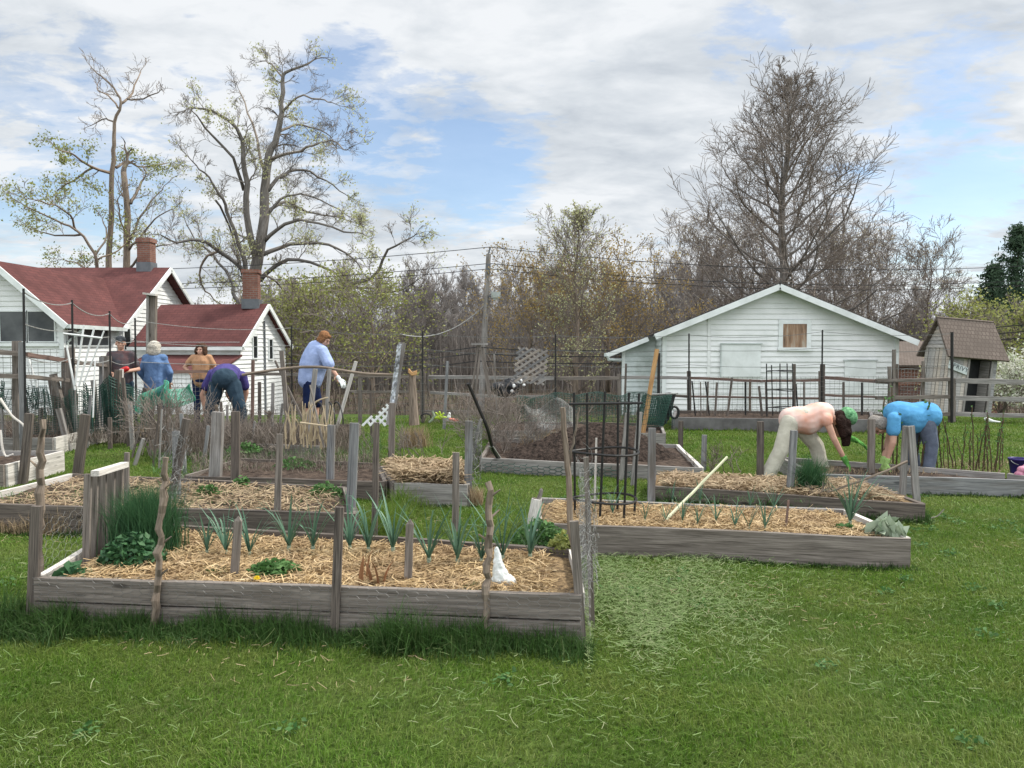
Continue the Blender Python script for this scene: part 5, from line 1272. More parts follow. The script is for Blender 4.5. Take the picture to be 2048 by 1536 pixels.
m = MB(); m.tube([P(1138, 808, 6.05), P(1285, 806, 6.05)], .0105, 7); m.build('top_bar', M['black'], cg)
cage('plant_cage', 'small black wire cage standing before the white shed below its window', [(1534, 834, 1533, 727, 0), (1546, 834, 1543, 730, .2), (1560, 834, 1560, 727, -.2), (1577, 834, 1574, 727, .1), (1587, 834, 1585, 727, 0)], [(742, 52), (780, 52), (815, 50)], 15.0, .011, 1560, 26)
# diamond lattice
def lattice(name, label, cen, w, h, n, ang, mat, lw=.032, rot=0.0, cat='lattice', tri=False):
    c = Vector(cen); r = empty(name, c, label, cat)
    ca, sa = math.cos(rot), math.sin(rot)
    for s in (0, 1):
        m = MB()
        for i in range(-n, n + 1):
            o = i * (w / n) ; d = Vector((math.cos(ang), 0, math.sin(ang))) if s == 0 else Vector((-math.cos(ang), 0, math.sin(ang)))
            nrm = Vector((-d.z, 0, d.x)); p = nrm * (o * .72); lo, hi = -9, 9
            for (ax, H_) in ((0, w / 2), (2, h / 2)):
                dd = d[ax]; pp = p[ax]
                if abs(dd) < 1e-6: continue
                t0, t1 = sorted(((-H_ - pp) / dd, (H_ - pp) / dd)); lo, hi = max(lo, t0), min(hi, t1)
            if hi - lo < .05: continue
            if tri:
                # keep the triangle below the falling diagonal
                k = 12; ok = [lo + (hi - lo) * q / k for q in range(k + 1) if (p + d * (lo + (hi - lo) * q / k)).z < (p + d * (lo + (hi - lo) * q / k)).x * h / w]
                if len(ok) < 2: continue
                lo, hi = min(ok), max(ok)
            A, B = p + d * lo, p + d * hi
            def W3(v): return c + Vector((v.x * ca - v.z * sa, (s * .012) - .006, v.x * sa + v.z * ca))
            m.beam(W3(A), W3(B), lw, .01, side=nrm if rot == 0 else W3(nrm) - c)
        m.build('slat_layer', M[mat], r)
    return r
lattice('diamond_lattice', 'square of grey diamond lattice standing on a corner behind the dry bush', P(1062, 732, 12.3), .52, .56, 5, math.radians(38), 'wood_grey', .034, math.radians(-6))
lattice('lattice_scrap', 'white triangular scrap of lattice leaning in the dry weeds', P(748, 828, 10.8), .40, .33, 4, math.radians(45), 'white', .03, 0, tri=True)
r = empty('slatted_trellis', P(78, 800, 11.9), 'small white slatted panel hanging in the netting at left', 'lattice')
m = MB()
for i in range(7):
    x = 68 + i * 4; m.beam(P(x, 770, 11.9), P(x + 6, 812, 11.9), .014, .01)
for y in (772, 782, 792, 802): m.beam(P(64, y, 11.88), P(92, y + 2, 11.88), .014, .01, side=(0, 0, 1))
m.build('slats', M['white_old'], r)
# white pole trellis over the porch
r = empty('pole_trellis', P(165, 850, 11.6), 'crossed white poles tied as a trellis before the porch', 'trellis')
for (x0, y0, x1, y1, w) in ((150, 770, 168, 650, 4), (158, 772, 189, 654, 4), (168, 765, 208, 662, 3), (150, 780, 133, 690, 4), (74, 775, 56, 712, 4), (64, 775, 52, 715, 3), (186, 835, 190, 722, 3)):
    m = MB(); m.tube([P(x0, y0, 11.6), P(x1, y1, 11.6)], w * 11.6 / F / 2, 6); m.build('pole', M['white'], r)
m = MB(); m.tube([P(127, 667, 11.55), P(204, 676, 11.55)], .015, 6); m.build('crossbar', M['white'], r)
# tripod
r = empty('bean_tripod', P(958, 790, 12.6), 'wooden tripod of thin poles under a short crossbar before the utility pole', 'tripod')
for (x0, y0, x1, y1) in ((942, 800, 956, 690), (978, 792, 960, 690), (934, 835, 944, 770), (950, 800, 960, 700), (982, 800, 966, 695)):
    m = MB(); m.beam(P(x0, y0, 12.6), P(x1, y1, 12.6), .032, .032, seg=2, wob=.002); m.build('pole', M['wood'], r)
m = MB(); m.beam(P(942, 688, 12.55), P(976, 688, 12.55), .03, .05, side=(0, 0, 1)); m.build('crossbar', M['wood_grey'], r)
# foil board
r = empty('foil_board', P(785, 835, 9.2), 'tall board wrapped in crinkled silver foil, leaning right', 'board')
m = MB(); m.beam(P(779, 850, 9.2), P(805, 685, 9.3), .085, .02, seg=6, wob=.003); m.build('board', M['wood_grey'], r)
m = MB(); n = 24; vs = []; fs = []
for i in range(n + 1):
    a = P(783 + 16 * i / n, 822 - 134 * i / n, 9.17)
    for j in range(5): vs.append((a.x + (j - 2) * .014 + random.gauss(0, .002), a.y - .004 + random.gauss(0, .006), a.z + random.gauss(0, .004)))
for i in range(n):
    for j in range(4): a = i * 5 + j; fs.append((a, a + 1, a + 6, a + 5))
m.add(vs, fs); m.build('foil', M['silver'], r)
# post with twine and grass skirt
r = empty('bark_post', P(826, 848, 12), 'old bark post tied with straw twine at its top, ringed by dry grass', 'post')
m = MB(); a, b = P(828, 850, 12), P(824, 742, 12); m.tube([a, a.lerp(b, .4), b], [.085, .07, .05], 9, rough=.08); m.build('post', M['bark'], r)
m = MB()
for k in range(3): m.tube([P(817, 738 + 3 * k, 11.93), P(824, 746 + 2 * k, 11.9), P(834, 742 + 3 * k, 11.93)], .014, 5)
m.build('twine', M['wood_tan'], r)
q = P(828, 852, 11.9); n = 700; blades('dry_grass', np.stack([RNG.normal(q.x, .09, n), RNG.normal(q.y, .07, n), np.full(n, 0.0)], 1), RNG.uniform(.15, .42, n), .008, M['hay'], lean=.25, parent=r)
# hoops of plastic pipe
for i, x in enumerate((652, 672, 688)):
    m = MB(); c = P(x, 845, 11.2); pts = [Vector((c.x + .12 * math.cos(t) * 1.2 - .1, 11.2 - .25 * math.cos(t), c.z + .30 * math.sin(t))) for t in np.linspace(0, math.pi, 12)]
    m.tube(pts, .012, 6); tag(m.build('pipe_hoop', M['black'], base=c), '%s black arched pipe hoop from the left in the dry weeds' % ORD[i], 'hoop', 'pipe hoops in the dry weeds')

# ------------------------------------------------------------ nets
def net(name, label, fn, nu, nv, r, mat, cat='netting', group=None, base=None):
    m = MB(); K = 3
    for j in range(nv + 1): m.tube([fn(i / nu, j / nv) for i in range(nu + 1)], r, 3, cap=False)
    for i in range(nu + 1): m.tube([fn(i / nu, j / nv) for j in range(nv + 1)], r, 3, cap=False)
    return tag(m.build(name, M[mat], base=base or fn(0, 0)), label, cat, group)
def net_fn(A, B, H, wav, amp, seed, top=0.0):
    A, B = Vector(A), Vector(B)
    def f(u, v):
        p = A.lerp(B, u); w = amp * math.sin(u * wav + seed) + amp * .5 * math.sin(u * wav * 2.3 + v * 3 + seed)
        return p + Vector((w * .3, w, H * v * (1 + .12 * math.sin(u * wav * .7 + seed)) + top * math.sin(u * 9 + seed)))
    return f
net('green_netting', 'dark green plastic netting fence in front of the tall man and the denim-clad woman', net_fn(P(200, 868, 12.5), P(300, 866, 12.6), .72, 16, .06, 1), 46, 20, .006, 'net')
net('green_netting', 'dark green netting stretched between the leaning boards and the pale side board', net_fn(P(60, 868, 11.7), P(190, 866, 12.0), .62, 18, .05, 5), 50, 18, .004, 'net')
net('green_netting', 'second layer of dark green netting left of the man in the cap', net_fn(P(170, 870, 12.3), P(262, 868, 12.4), .85, 12, .05, 3), 34, 20, .006, 'net')
net('green_netting', 'pile of mint-green netting slumped below the woman in denim blue', net_fn(P(286, 815, 12.3), P(374, 805, 12.2), .30, 10, .13, 4, .07), 52, 14, .007, 'net_light')
net('green_netting', 'green netting heaped at the left edge behind the pale slatted panel', net_fn(P(0, 815, 11.5), P(72, 815, 11.7), .34, 14, .08, 2, .03), 34, 12, .005, 'net')
def hump(u, v):
    a = math.pi * (v * .95 + .02); p = P(1035, 843, 12.0).lerp(P(1335, 846, 12.4), u)
    return p + Vector((.03 * math.sin(u * 40), -.42 * math.cos(a), .46 * math.sin(a) * (1 - .5 * max(0, .35 - u)) + .03 * math.sin(u * 23 + v * 4)))
net('green_netting', 'long tunnel of dark green netting over the bed behind the soil mound', hump, 64, 20, .0032, 'net')
net('green_netting', 'loose sheet of pale green netting draped over the dry bush left of the tunnel', lambda u, v: P(1050 + 95 * u, 868 - 60 * v + 12 * math.sin(u * 7), 10.9 + .15 * math.sin(v * 5 + u * 9)), 34, 20, .0035, 'wire_pale')
net('green_netting', 'rolled green netting standing behind the tan leaning pole', lambda u, v: P(1300, 850, 12.9) + Vector((.22 * math.cos(6.28 * u) * (1 + .1 * v) + .12 * v, .2 * math.sin(6.28 * u), .50 * v)), 40, 18, .006, 'net')
# tipped black wheelbarrow
r = empty('wheelbarrow', P(1335, 855, 13), 'black wheelbarrow tipped up on end at the corner of the dark timber bed', 'wheelbarrow')
m = MB(); q = [P(1352, 788, 13), P(1338, 790, 13), P(1322, 850, 13), P(1326, 853, 13), P(1338, 840, 13), P(1344, 820, 13)]; m.prism(q, (0, .5, 0)); m.build('tray', M['black_plastic'], r)
m = MB(); c = P(1349, 825, 12.95)
for k in range(16):
    a0 = 2 * math.pi * k / 16; a1 = 2 * math.pi * (k + 1) / 16; m.tube([c + Vector((.07 * math.cos(a0), 0, .1 * math.sin(a0))), c + Vector((.07 * math.cos(a1), 0, .1 * math.sin(a1)))], .022, 6)
m.build('wheel', M['black_plastic'], r)
for y in (0, .4):
    m = MB(); m.tube([P(1326, 850, 13 + y), P(1321, 858, 13 + y)], .014, 5); m.build('leg', M['black'], r)
m = MB(); m.tube([P(1300, 789, 12.98), P(1356, 787, 12.98)], .014, 6); m.build('rim', M['wire_pale'], r)
# black sack with white patches behind the bush
r = empty('black_bag', P(1010, 790, 13.5), 'rumpled black bag with white patches lying below the diamond lattice', 'bag')
m = MB()
for (x, y, rx, rz_) in ((1000, 775, .17, .10), (1022, 772, .16, .14), (1012, 785, .22, .08)): m.ellip(P(x, y, 13.5), (rx, .15, rz_))
o = m.build('sack', M['black_plastic'], r); d = o.modifiers.new('n', 'REMESH'); d.mode = 'VOXEL'; d.voxel_size = .02
tx = bpy.data.textures.new('cr', 'CLOUDS'); tx.noise_scale = .08; dm = o.modifiers.new('d', 'DISPLACE'); dm.texture = tx; dm.strength = .06
for (x, y, ww, hh) in ((1040, 762, 10, 10), (1028, 772, 6, 8), (1024, 782, 6, 6), (1048, 770, 6, 5)):
    m = MB(); m.ellip(P(x, y, 13.33), (ww * .0045, .02, hh * .0048), None, 8, 5); m.build('patch', M['white'], r)
# little items on the grass
M['lime'] = plain('lime_plastic', (.50, .66, .06), None, 20, .5, .1); M['coral'] = plain('coral_plastic', (.62, .22, .16), None, 20, .5, .1); M['red'] = plain('red_plastic', (.55, .02, .02), None, 20, .4, .1)
r = empty('lime_glove', P(880, 843, 13.5), 'lime green gardening glove lying on the grass beside the bark post', 'glove'); m = MB(); m.ellip(P(880, 834, 13.5), (.07, .06, .05)); m.build('palm', M['lime'], r)
for (x, y) in ((872, 826), (879, 824), (887, 827), (892, 835), (868, 836)):
    m = MB(); m.caps(P(880, 834, 13.5), .028, P(x, y, 13.45), .016); m.build('finger', M['lime'], r)
m = MB(); m.tube([P(865, 822, 13.4), P(869, 832, 13.4), P(864, 840, 13.4), P(858, 845, 13.4)], [.018, .022, .02, .015], 7); tag(m.build('pale_cuff', M['lamb'], base=P(865, 840, 13.4)), 'pale cream curved strip left of the lime glove', 'strap')
r = empty('coral_trowel', P(910, 843, 13.5), 'coral-handled hand trowel lying right of the lime glove', 'trowel'); m = MB(); m.caps(P(900, 838, 13.4), .02, P(914, 841, 13.4), .034); m.build('handle', M['coral'], r); m = MB(); m.beam(P(898, 838, 13.4), P(886, 841, 13.4), .06, .012, side=(0, 0, 1)); m.build('blade', M['wire_pale'], r)
m = MB(); m.caps(P(898, 834, 13.6), .035, P(899, 827, 13.6), .022); tag(m.build('white_bottle', M['white'], base=P(898, 840, 13.6)), 'tiny white bottle standing behind the coral trowel', 'bottle')
m = MB(); pts = [P(848 + 10 * math.cos(t) + 4, 834 + 7 * math.sin(t), 13.7) for t in np.linspace(2.6, 6.6, 12)]; m.tube(pts, .014, 5); tag(m.build('hose_loop', M['wire_dark'], base=pts[0]), 'dark loop of hose at the left of the lime glove', 'hose')
m = MB(); m.caps(P(1972, 838, 14.6), .035, P(1984, 842, 14.6), .03); m.caps(P(1984, 842, 14.6), .02, P(2000, 844, 14.6), .012); tag(m.build('white_glove', M['white'], base=P(1980, 846, 14.6)), 'white object like a glove lying on the grass before the right fence', 'glove')
# bucket with pink bag
M['navy'] = plain('purple_plastic', (.03, .02, .13), None, 14, .4, .1); M['pink'] = plain('pink_bag', (.55, .25, .32), (.35, .12, .2), 22, .5, .5)
r = empty('bucket', P(2040, 952, 8.6), 'dark purple-blue bucket standing at the right end of the gardeners\' bed', 'bucket')
m = MB(); c = P(2036, 948, 8.6); c.z = .16; vs = []; n = 24
prof = [(.075, 0), (.098, .15), (.105, .15), (.105, .17), (.094, .17), (.09, .15), (.07, .02), (0.001, .02)]
for (R_, z) in prof:
    for k in range(n): vs.append((c.x + R_ * math.cos(6.283 * k / n), c.y + R_ * math.sin(6.283 * k / n), c.z + z))
m.add(vs, [(i * n + k, i * n + (k + 1) % n, (i + 1) * n + (k + 1) % n, (i + 1) * n + k) for i in range(len(prof) - 1) for k in range(n)]); m.build('pail', M['navy'], r, smooth=True)
m = MB(); m.tube([c + Vector((.105 * math.cos(t), -.03 - .05 * math.sin(t), .15 - .05 * math.sin(t))) for t in np.linspace(0, math.pi, 12)], .004, 5); m.build('handle', M['wire_pale'], r)
m = MB(); [m.ellip(P(2044 + a, 940 + b_, 8.35), (.05, .05, .045)) for a, b_ in ((0, 0), (8, 6), (-6, 10), (10, -4))]; o = m.build('pink_bag', M['pink'], base=P(2044, 950, 8.35)); mo = o.modifiers.new('r', 'REMESH'); mo.mode = 'VOXEL'; mo.voxel_size = .008; tag(o, 'crumpled pink bag beside the purple-blue bucket', 'bag')
# plastic bag in the straw and the dead leaves
m = MB(); z = BEDINFO['A'][1]; c = P(1005, 1180, 4.28); c.z = z + .02
for (dx, dz, R_) in ((-.01, .02, .055), (.03, .012, .045), (-.012, .055, .046), (-.02, .09, .036), (-.026, .125, .028), (-.03, .16, .02), (-.034, .19, .016)): m.ellip(c + Vector((dx, 0, dz)), (R_, R_ * .7, R_ * .9))
for a_, b_, s_, e_ in (((-.01, .03), (-.02, .09), .05, .036), ((-.02, .09), (-.032, .2), .034, .012), ((0, .02), (.05, .01), .04, .03)): m.caps(c + Vector((a_[0], 0, a_[1])), s_, c + Vector((b_[0], 0, b_[1])), e_)
o = m.build('plastic_bag', M['plastic_clear'], base=c); mo = o.modifiers.new('r', 'REMESH'); mo.mode = 'VOXEL'; mo.voxel_size = .006; tx = bpy.data.textures.new('cr2', 'CLOUDS'); tx.noise_scale = .03; dm = o.modifiers.new('d', 'DISPLACE'); dm.texture = tx; dm.strength = .009; dm.mid_level = .5; tag(o, 'milky clear plastic bag slumped beside the bark-covered stake', 'bag')

# ------------------------------------------------------------ plants
def strap_leaf(m, base, d, L, w, droop, n=7, fold=.35):
    """V-folded strap leaf curving over"""
    p = Vector(base); d = Vector(d).normalized(); side = d.cross(Vector((0, 0, 1))); side = side.normalized() if side.length > .05 else Vector((1, 0, 0)); vs = []
    for i in range(n + 1):
        k = i / n; ww = w * (1 - .15 * (1 - k)) * (1 - k ** 2.2) * .5 + .0006; up = side.cross(d).normalized()
        vs += [tuple(p - side * ww + up * ww * fold), tuple(p), tuple(p + side * ww + up * ww * fold)]
        d = (d + Vector((d.x * .1, d.y * .1, -droop * (k ** 1.5) * 1.2))).normalized(); p = p + d * (L / n)
    fs = []
    for i in range(n):
        a = i * 3; fs += [(a, a + 1, a + 4, a + 3), (a + 1, a + 2, a + 5, a + 4)]
    m.add(vs, fs)
def leek(px, py, z, s, label, group, nl=12, w=.021, name='leek'):
    b = G(px, py, z); r = empty(name, b, label, 'leek', group); sh = MB(); sh.tube([b - Vector((0, 0, .03)), b + Vector((0, 0, .045 * s))], [.011 * s, .012 * s], 8); sh.build('shaft', M['lamb'], r)
    m = MB(); az = random.uniform(-.5, .5)
    for i in range(nl):
        side = 1 if i % 2 else -1; a = az + random.gauss(0, .5); sp = random.uniform(.04, .48)
        d = Vector((side * math.cos(a) * sp, math.sin(a) * sp, 1)); strap_leaf(m, b + Vector((0, 0, .03 * s)), d, random.uniform(.24, .43) * s, w * s * random.uniform(.7, 1.15), random.choice((.02, .05, .1, .2, .6)))
    m.build('leaves', M['leek'], r, smooth=True); return r
random.seed(61); zA, zB = BEDINFO['A'][1] + .01, BEDINFO['B'][1] + .01
LA_ = [(414, 1112, .85), (452, 1112, .85), (499, 1116, .9), (578, 1106, 1.1), (626, 1106, 1.05), (700, 1104, .95), (737, 1108, 1.05), (786, 1110, 1.15), (858, 1132, 1.15), (915, 1132, 1.05), (963, 1130, .95), (1005, 1126, 1.15), (1060, 1122, 1.05)]
for i, (x, y, s) in enumerate(LA_): leek(x, y, zA, s, '%s leek from the left in the row along the nearest bed' % ORD[i], 'leeks in the nearest bed')
LB = [(1188, 1030, .6), (1225, 1032, .7), (1290, 1045, .55), (1330, 1048, .55), (1365, 1048, .7), (1395, 1052, .6), (1432, 1048, .7), (1470, 1058, .6), (1498, 1062, .7), (1530, 1062, .75), (1548, 1020, .6), (1500, 1018, .6), (1400, 1008, .6), (1345, 1005, .6)]
for i, (x, y, s) in enumerate(LB): leek(x, y, zB, s, '%s small leek counted along the knotty-board bed' % ORD[i], 'small leeks in the knotty-board bed', 7, .02)
leek(1700, 1054, zB, 1.15, 'large bushy leek near the right end of the knotty-board bed', None, 18, .02)
def clump(name, label, px, py, z, n, R_, h, w, mat, cat, lean=.35, kind=None, curl=.5, grp=None):
    b = G(px, py, z); c = np.stack([RNG.normal(b.x, R_ * .5, n), RNG.normal(b.y, R_ * .4, n), np.full(n, z - .01)], 1)
    o = blades(name, c, RNG.uniform(h * .5, h, n), RNG.uniform(w * .6, w * 1.2, n), M[mat], lean, curl, base=b); return tag(o, label, cat, grp, kind)
clump('chive_clump', 'tall dense clump of dark green chives beside the leaning pickets', 295, 1105, zA, 3200, .17, .50, .0042, 'chive', 'chives', .22)
clump('chive_clump', 'round clump of dark green chives in front of the cream trousers', 1620, 985, .15, 1100, .10, .42, .005, 'chive', 'chives', .4)
def leafy(name, label, px, py, z, n, R_, H, size, mat, cat='plant', group=None, flat=.3):
    b = G(px, py, z); k = RNG.uniform(0, 2 * np.pi, n); q = np.sqrt(RNG.uniform(0, 1, n)) * R_; c = np.stack([b.x + q * np.cos(k), b.y + q * np.sin(k) * .7, z + H * (1 - (q / R_) ** 2 * .75) * RNG.uniform(.25, 1, n)], 1)
    r = empty(name, b, label, cat, group); leaves('leaves', c, RNG.uniform(size * .6, size * 1.3, n), M[mat], r, flat=flat)
    m = MB()
    for i in range(0, n, max(1, n // 40)): m.tube([(b.x + (c[i][0] - b.x) * .2, b.y + (c[i][1] - b.y) * .2, z - .01), tuple(c[i])], .0018, 3, cap=False)
    m.build('stems', M['weed'], r); return r
dn = leafy('dandelion', 'low dandelion clump with one yellow flower in the straw', 548, 1148, zA, 420, .16, .09, .05, 'weed')
m = MB(); c = G(514, 1160, zA + .03); c.z = zA + .035
for i in range(60):
    a = random.uniform(0, 6.28); e = random.uniform(0, 1.4); d = Vector((math.cos(a) * math.cos(e), math.sin(a) * math.cos(e), math.sin(e))); m.beam(c, c + d * .02, .004, .001)
m.ellip(c + Vector((0, 0, .003)), (.014, .014, .008), None, 8, 5); m.build('flower', M['dandelion'], dn)
leafy('leafy_weed', 'dark leafy plant at the foot of the tall chive clump', 265, 1128, zA, 620, .2, .2, .05, 'chive'); leafy('leafy_weed', 'broad dark leaf plant inside the pale left board of the nearest bed', 140, 1152, zA, 26, .1, .05, .13, 'chive')
leafy('strawberry_plant', 'strawberry plants filling the back right corner of the nearest bed', 1080, 1088, zA, 700, .19, .17, .042, 'weed'); leafy('strawberry_plant', 'yellowing strawberry plant against the right end of the nearest bed', 1128, 1105, zA, 420, .11, .15, .035, 'spring')
leafy('lamb_ear', 'silvery soft-leaved plant on the right corner of the knotty-board bed', 1775, 1068, zB + .02, 44, .13, .12, .15, 'lamb', flat=.2)
for i, (x, y, k, nw, rr_, hh, lab) in enumerate(((415, 992, 'C', 120, .12, .12, 'yellow-green sprouting plant left in the second-row bed'), (485, 975, 'C', 100, .1, .12, 'green sprouting plant at the back of the second-row bed'), (650, 990, 'C', 160, .16, .13, 'spreading green plant right in the second-row bed'), (1690, 1062, 'B', 60, .08, .06, 'small green weed beside the large bushy leek'), (490, 905, 'G', 240, .25, .15, 'green weed patch before the dry stems'), (590, 935, 'G', 240, .25, .12, 'green weed patch in the weedy bed behind the second row'))):
    leafy('leafy_weed', lab, x, y, BEDINFO[k][1], nw, rr_, hh, .05, 'weed')
clump('flat_weed', 'flat patch of green grass in the straw left of the dandelion', 430, 1145, zA, 260, .08, .05, .006, 'weed', 'weed', .8)
clump('flat_weed', 'small green weed near the front board right of the round-topped stake', 955, 1178, zA, 320, .07, .05, .006, 'weed', 'weed', .9)
m = MB()
for (x, y, hh, ww) in ((723, 1170, .17, .035), (740, 1172, .15, .04), (755, 1174, .16, .028), (768, 1172, .15, .025), (735, 1160, .19, .02)):
    b = G(x, y, zA); strap_leaf(m, b, (random.uniform(-.25, .25), random.uniform(-.1, .2), 1), hh, ww, random.uniform(0, .5), 7, .8)
tag(m.build('withered_plant', M['brown_leaf'], base=G(742, 1172, zA)), 'upright cluster of withered rust-brown leaves in the nearest bed', 'plant')
# dead stems
def dead(name, label, x0, x1, Y0, Y1, n, h, mat='dead', w=.006, z=.12, lean=.3, cat='dead stems'):
    y = RNG.uniform(Y0, Y1, n); px = RNG.uniform(x0, x1, n); x = (px - 1024) / F * y
    lump = .5 + .5 * np.sin(x * 4.1 + 2 * np.sin(y * 3.3)) * np.sin(y * 5 + x * 2.3); lump = np.clip(.3 + .85 * lump, .2, 1.1)
    o = blades(name, np.stack([x, y, np.full(n, z)], 1), lump * RNG.uniform(h * .25, h, n), RNG.uniform(w * .5, w * 1.3, n), M[mat], lean, .6); return tag(o, label, cat, kind='stuff')
dead('dead_stems', 'thick brown dead stems filling the bed behind the leaning stake', 300, 420, 10.2, 12.3, 2800, .75, w=.0045)
dead('dead_stems', 'brown dead stems under the purple-shirted gardener', 400, 700, 10.5, 12.3, 6500, .55, w=.0045)
dead('dead_stems', 'tangled dead stems in the weedy bed behind the second row', 380, 760, 8.6, 10.0, 3200, .34, lean=.7, w=.004)
dead('green_weeds', 'fresh green weeds between the dead stems of the middle plots', 300, 760, 8.7, 12.0, 3000, .2, 'weed', .007, .1, .7, 'weeds')
dead('green_weeds', 'green weeds in the second-row bed at left', -40, 690, 6.7, 7.6, 1200, .12, 'weed', .006, .18, .9, 'weeds')
dead('green_weeds', 'green weeds in the matted straw of the mossy bed', 1320, 1800, 7.1, 7.7, 500, .1, 'weed', .006, .13, .9, 'weeds')
dead('dead_stems', 'dry undergrowth at the left behind the pale-sided beds', 0, 250, 11.5, 13.5, 2200, .4, lean=.6)
dead('dead_stems', 'dry stems below the green netting by the man in the cap', 240, 320, 12.3, 13.2, 700, .3, 'hay')
dead('dead_stems', 'dry grass along the foot of the centre rail fence', 840, 1340, 14.5, 16.2, 3200, .32, 'dead')
dead('dead_stems', 'dead stalks standing in the bed behind the soil mound', 1040, 1300, 11.2, 12.2, 900, .3, 'hay')
dead('dead_stems', 'dry stalks along the fence before the white shed', 1380, 1790, 15.0, 16.0, 1500, .3, 'dead')
dead('dead_stems', 'dry brown stems fringing the left fence', -20, 240, 12.5, 14.5, 1500, .6, 'dead')
dead('dead_stems', 'dead stems in the dark bed of the bending gardeners', 1600, 2040, 8.6, 9.6, 900, .14, 'hay', lean=.8)
dead('dead_vines', 'dead brown vines hanging over the front of the second-row bed', -40, 175, 6.42, 6.75, 3000, .26, 'hay', .006, .0, .35)
dead('dead_vines', 'dead grass matted along the front board of the second-row bed right of the pickets', 360, 700, 6.2, 6.5, 1500, .16, 'hay', .005, .0, .5)
dead('dry_grass_fringe', 'dry tan grass drooping from the corner of the small hay bed', 938, 965, 7.6, 7.8, 400, .28, 'hay', .006, .0, .2, 'dry grass')
# pale corn stalks
random.seed(4)
r = empty('corn_stalk_bundle', P(610, 880, 9.9), 'bundle of thick pale dead stalks standing in the weedy beds, centre left', 'stalk bundle')
m = MB()
for i in range(46):
    x = random.uniform(572, 660); a = P(x, random.uniform(868, 900), 9.9 + random.uniform(-.3, .3)); b = P(x + random.uniform(-12, 12), random.uniform(802, 850), a.y); mid = a.lerp(b, .5) + Vector((random.gauss(0, .02), 0, 0)); m.tube([a, mid, b], [.011, .009, .006], 5)
m.build('stalks', M['dead_pale'], r)
stick('grey_stick', 'leaning grey stick crossing left of the stalk bundle', [(560, 870), (585, 800)], 9.7, 4, 3, 'bark_grey'); stick('grey_stick', 'long grey stick leaning left across the stalk bundle', [(648, 895), (620, 770)], 9.6, 5, 4, 'bark_grey'); stick('grey_stick', 'yellowish stalk lying across the stalk bundle', [(600, 845), (655, 852)], 9.5, 4, 3, 'dead_pale'); stick('grey_stick', 'yellow crooked stick above the stalk bundle', [(612, 828), (632, 803), (656, 795)], 9.7, 4, 3, 'dead_pale')
# dry bush by the tripod
def dry_bush(px, py, Y, H, n, label, seed, mat='twig', sp=.5):
    random.seed(seed); b = P(px, py, Y); b.z = tz(b.x, Y); m = MB(); tips = []
    for i in range(n):
        a = random.uniform(0, 6.28); q = b + Vector((random.gauss(0, sp * .4), random.gauss(0, sp * .3), 0)); twigs(m, tips, q, Vector((math.cos(a) * sp, math.sin(a) * sp, 1)).normalized(), H * .6, .008, 2, .2, .35, (1, 2), .0028)
    return tag(m.build('dry_bush', M[mat], base=b), label, 'bush')
dry_bush(1000, 880, 10.6, .95, 34, 'leafless grey-brown bush rising left of the soil mound', 3); dry_bush(1060, 870, 11.3, .8, 16, 'leafless bush tangled in netting behind the soil mound', 7)
dry_bush(340, 870, 11.0, .95, 30, 'reddish-brown leafless thicket before the mint-green netting', 5); dry_bush(440, 880, 11.2, .7, 22, 'brown leafless thicket under the bent gardener in jeans', 9); dry_bush(520, 880, 10.6, .6, 20, 'brown leafless brush before the white cottage wall', 10); dry_bush(800, 860, 11, .45, 12, 'pale twiggy plant at the foot of the foil-wrapped board', 11)
dry_bush(1645, 965, 7.4, .3, 8, 'twiggy dead plant beside the chive clump of the mossy bed', 12); dry_bush(1430, 900, 9.6, .35, 8, 'faint dry weed in the grass left of the gardener in pink', 14, 'dead')
# canes in the gardeners' bed
M['cane'] = plain('cane_bark', (.10, .065, .035), (.05, .035, .02), 12, .8, 0)
def cane(seed):
    random.seed(seed); r = bpy.data.objects.new('berry_cane', None); COL.objects.link(r); H = random.uniform(.5, .8); m = MB(); lx, ly = random.gauss(0, .012), random.gauss(0, .012); pts = [Vector((lx * i + random.gauss(0, .006), ly * i + random.gauss(0, .006), H * i / 7)) for i in range(8)]; m.tube(pts, [.0085 - .0004 * i for i in range(8)], 5); m.build('stem', M['cane'], r)
    C = [tuple(pts[random.randint(2, 7)] + Vector((random.gauss(0, .015), random.gauss(0, .015), random.gauss(0, .02)))) for _ in range(26)]; leaves('buds', C, RNG.uniform(.015, .035, 26), M['weed'], r)['kind'] = 'stuff'; return r
cp = [cane(s) for s in (1, 2, 3, 4)]; random.seed(19); seen = set()
xs = [1768, 1790, 1800, 1838, 1846, 1872, 1880, 1888, 1893, 1903, 1912, 1918, 1926, 1931, 1938, 1944, 1948, 1953, 1958, 1964, 1966, 1972, 1976, 1981, 1985, 1990, 1994, 1999, 2004, 2012]
for i, x in enumerate(xs):
    k = i % 4; o = cp[k] if k not in seen else copy_tree(cp[k]); seen.add(k); y = random.uniform(8.75, 9.35); o.location = ((x - 1024) / F * y, y, BEDINFO['K'][1] - .02); s = (1.5 if x < 1860 else 1.0) * random.uniform(.7, 1.15); o.scale = (s, s, s); o.rotation_euler = (random.gauss(0, .05), random.gauss(0, .06), random.uniform(0, 6))
    where = 'in front of the gardeners' if x < 1860 else 'in the open thicket right of the gardeners'
    tag(o, 'thin budding cane standing %s' % where, 'cane', 'budding canes %s' % where)

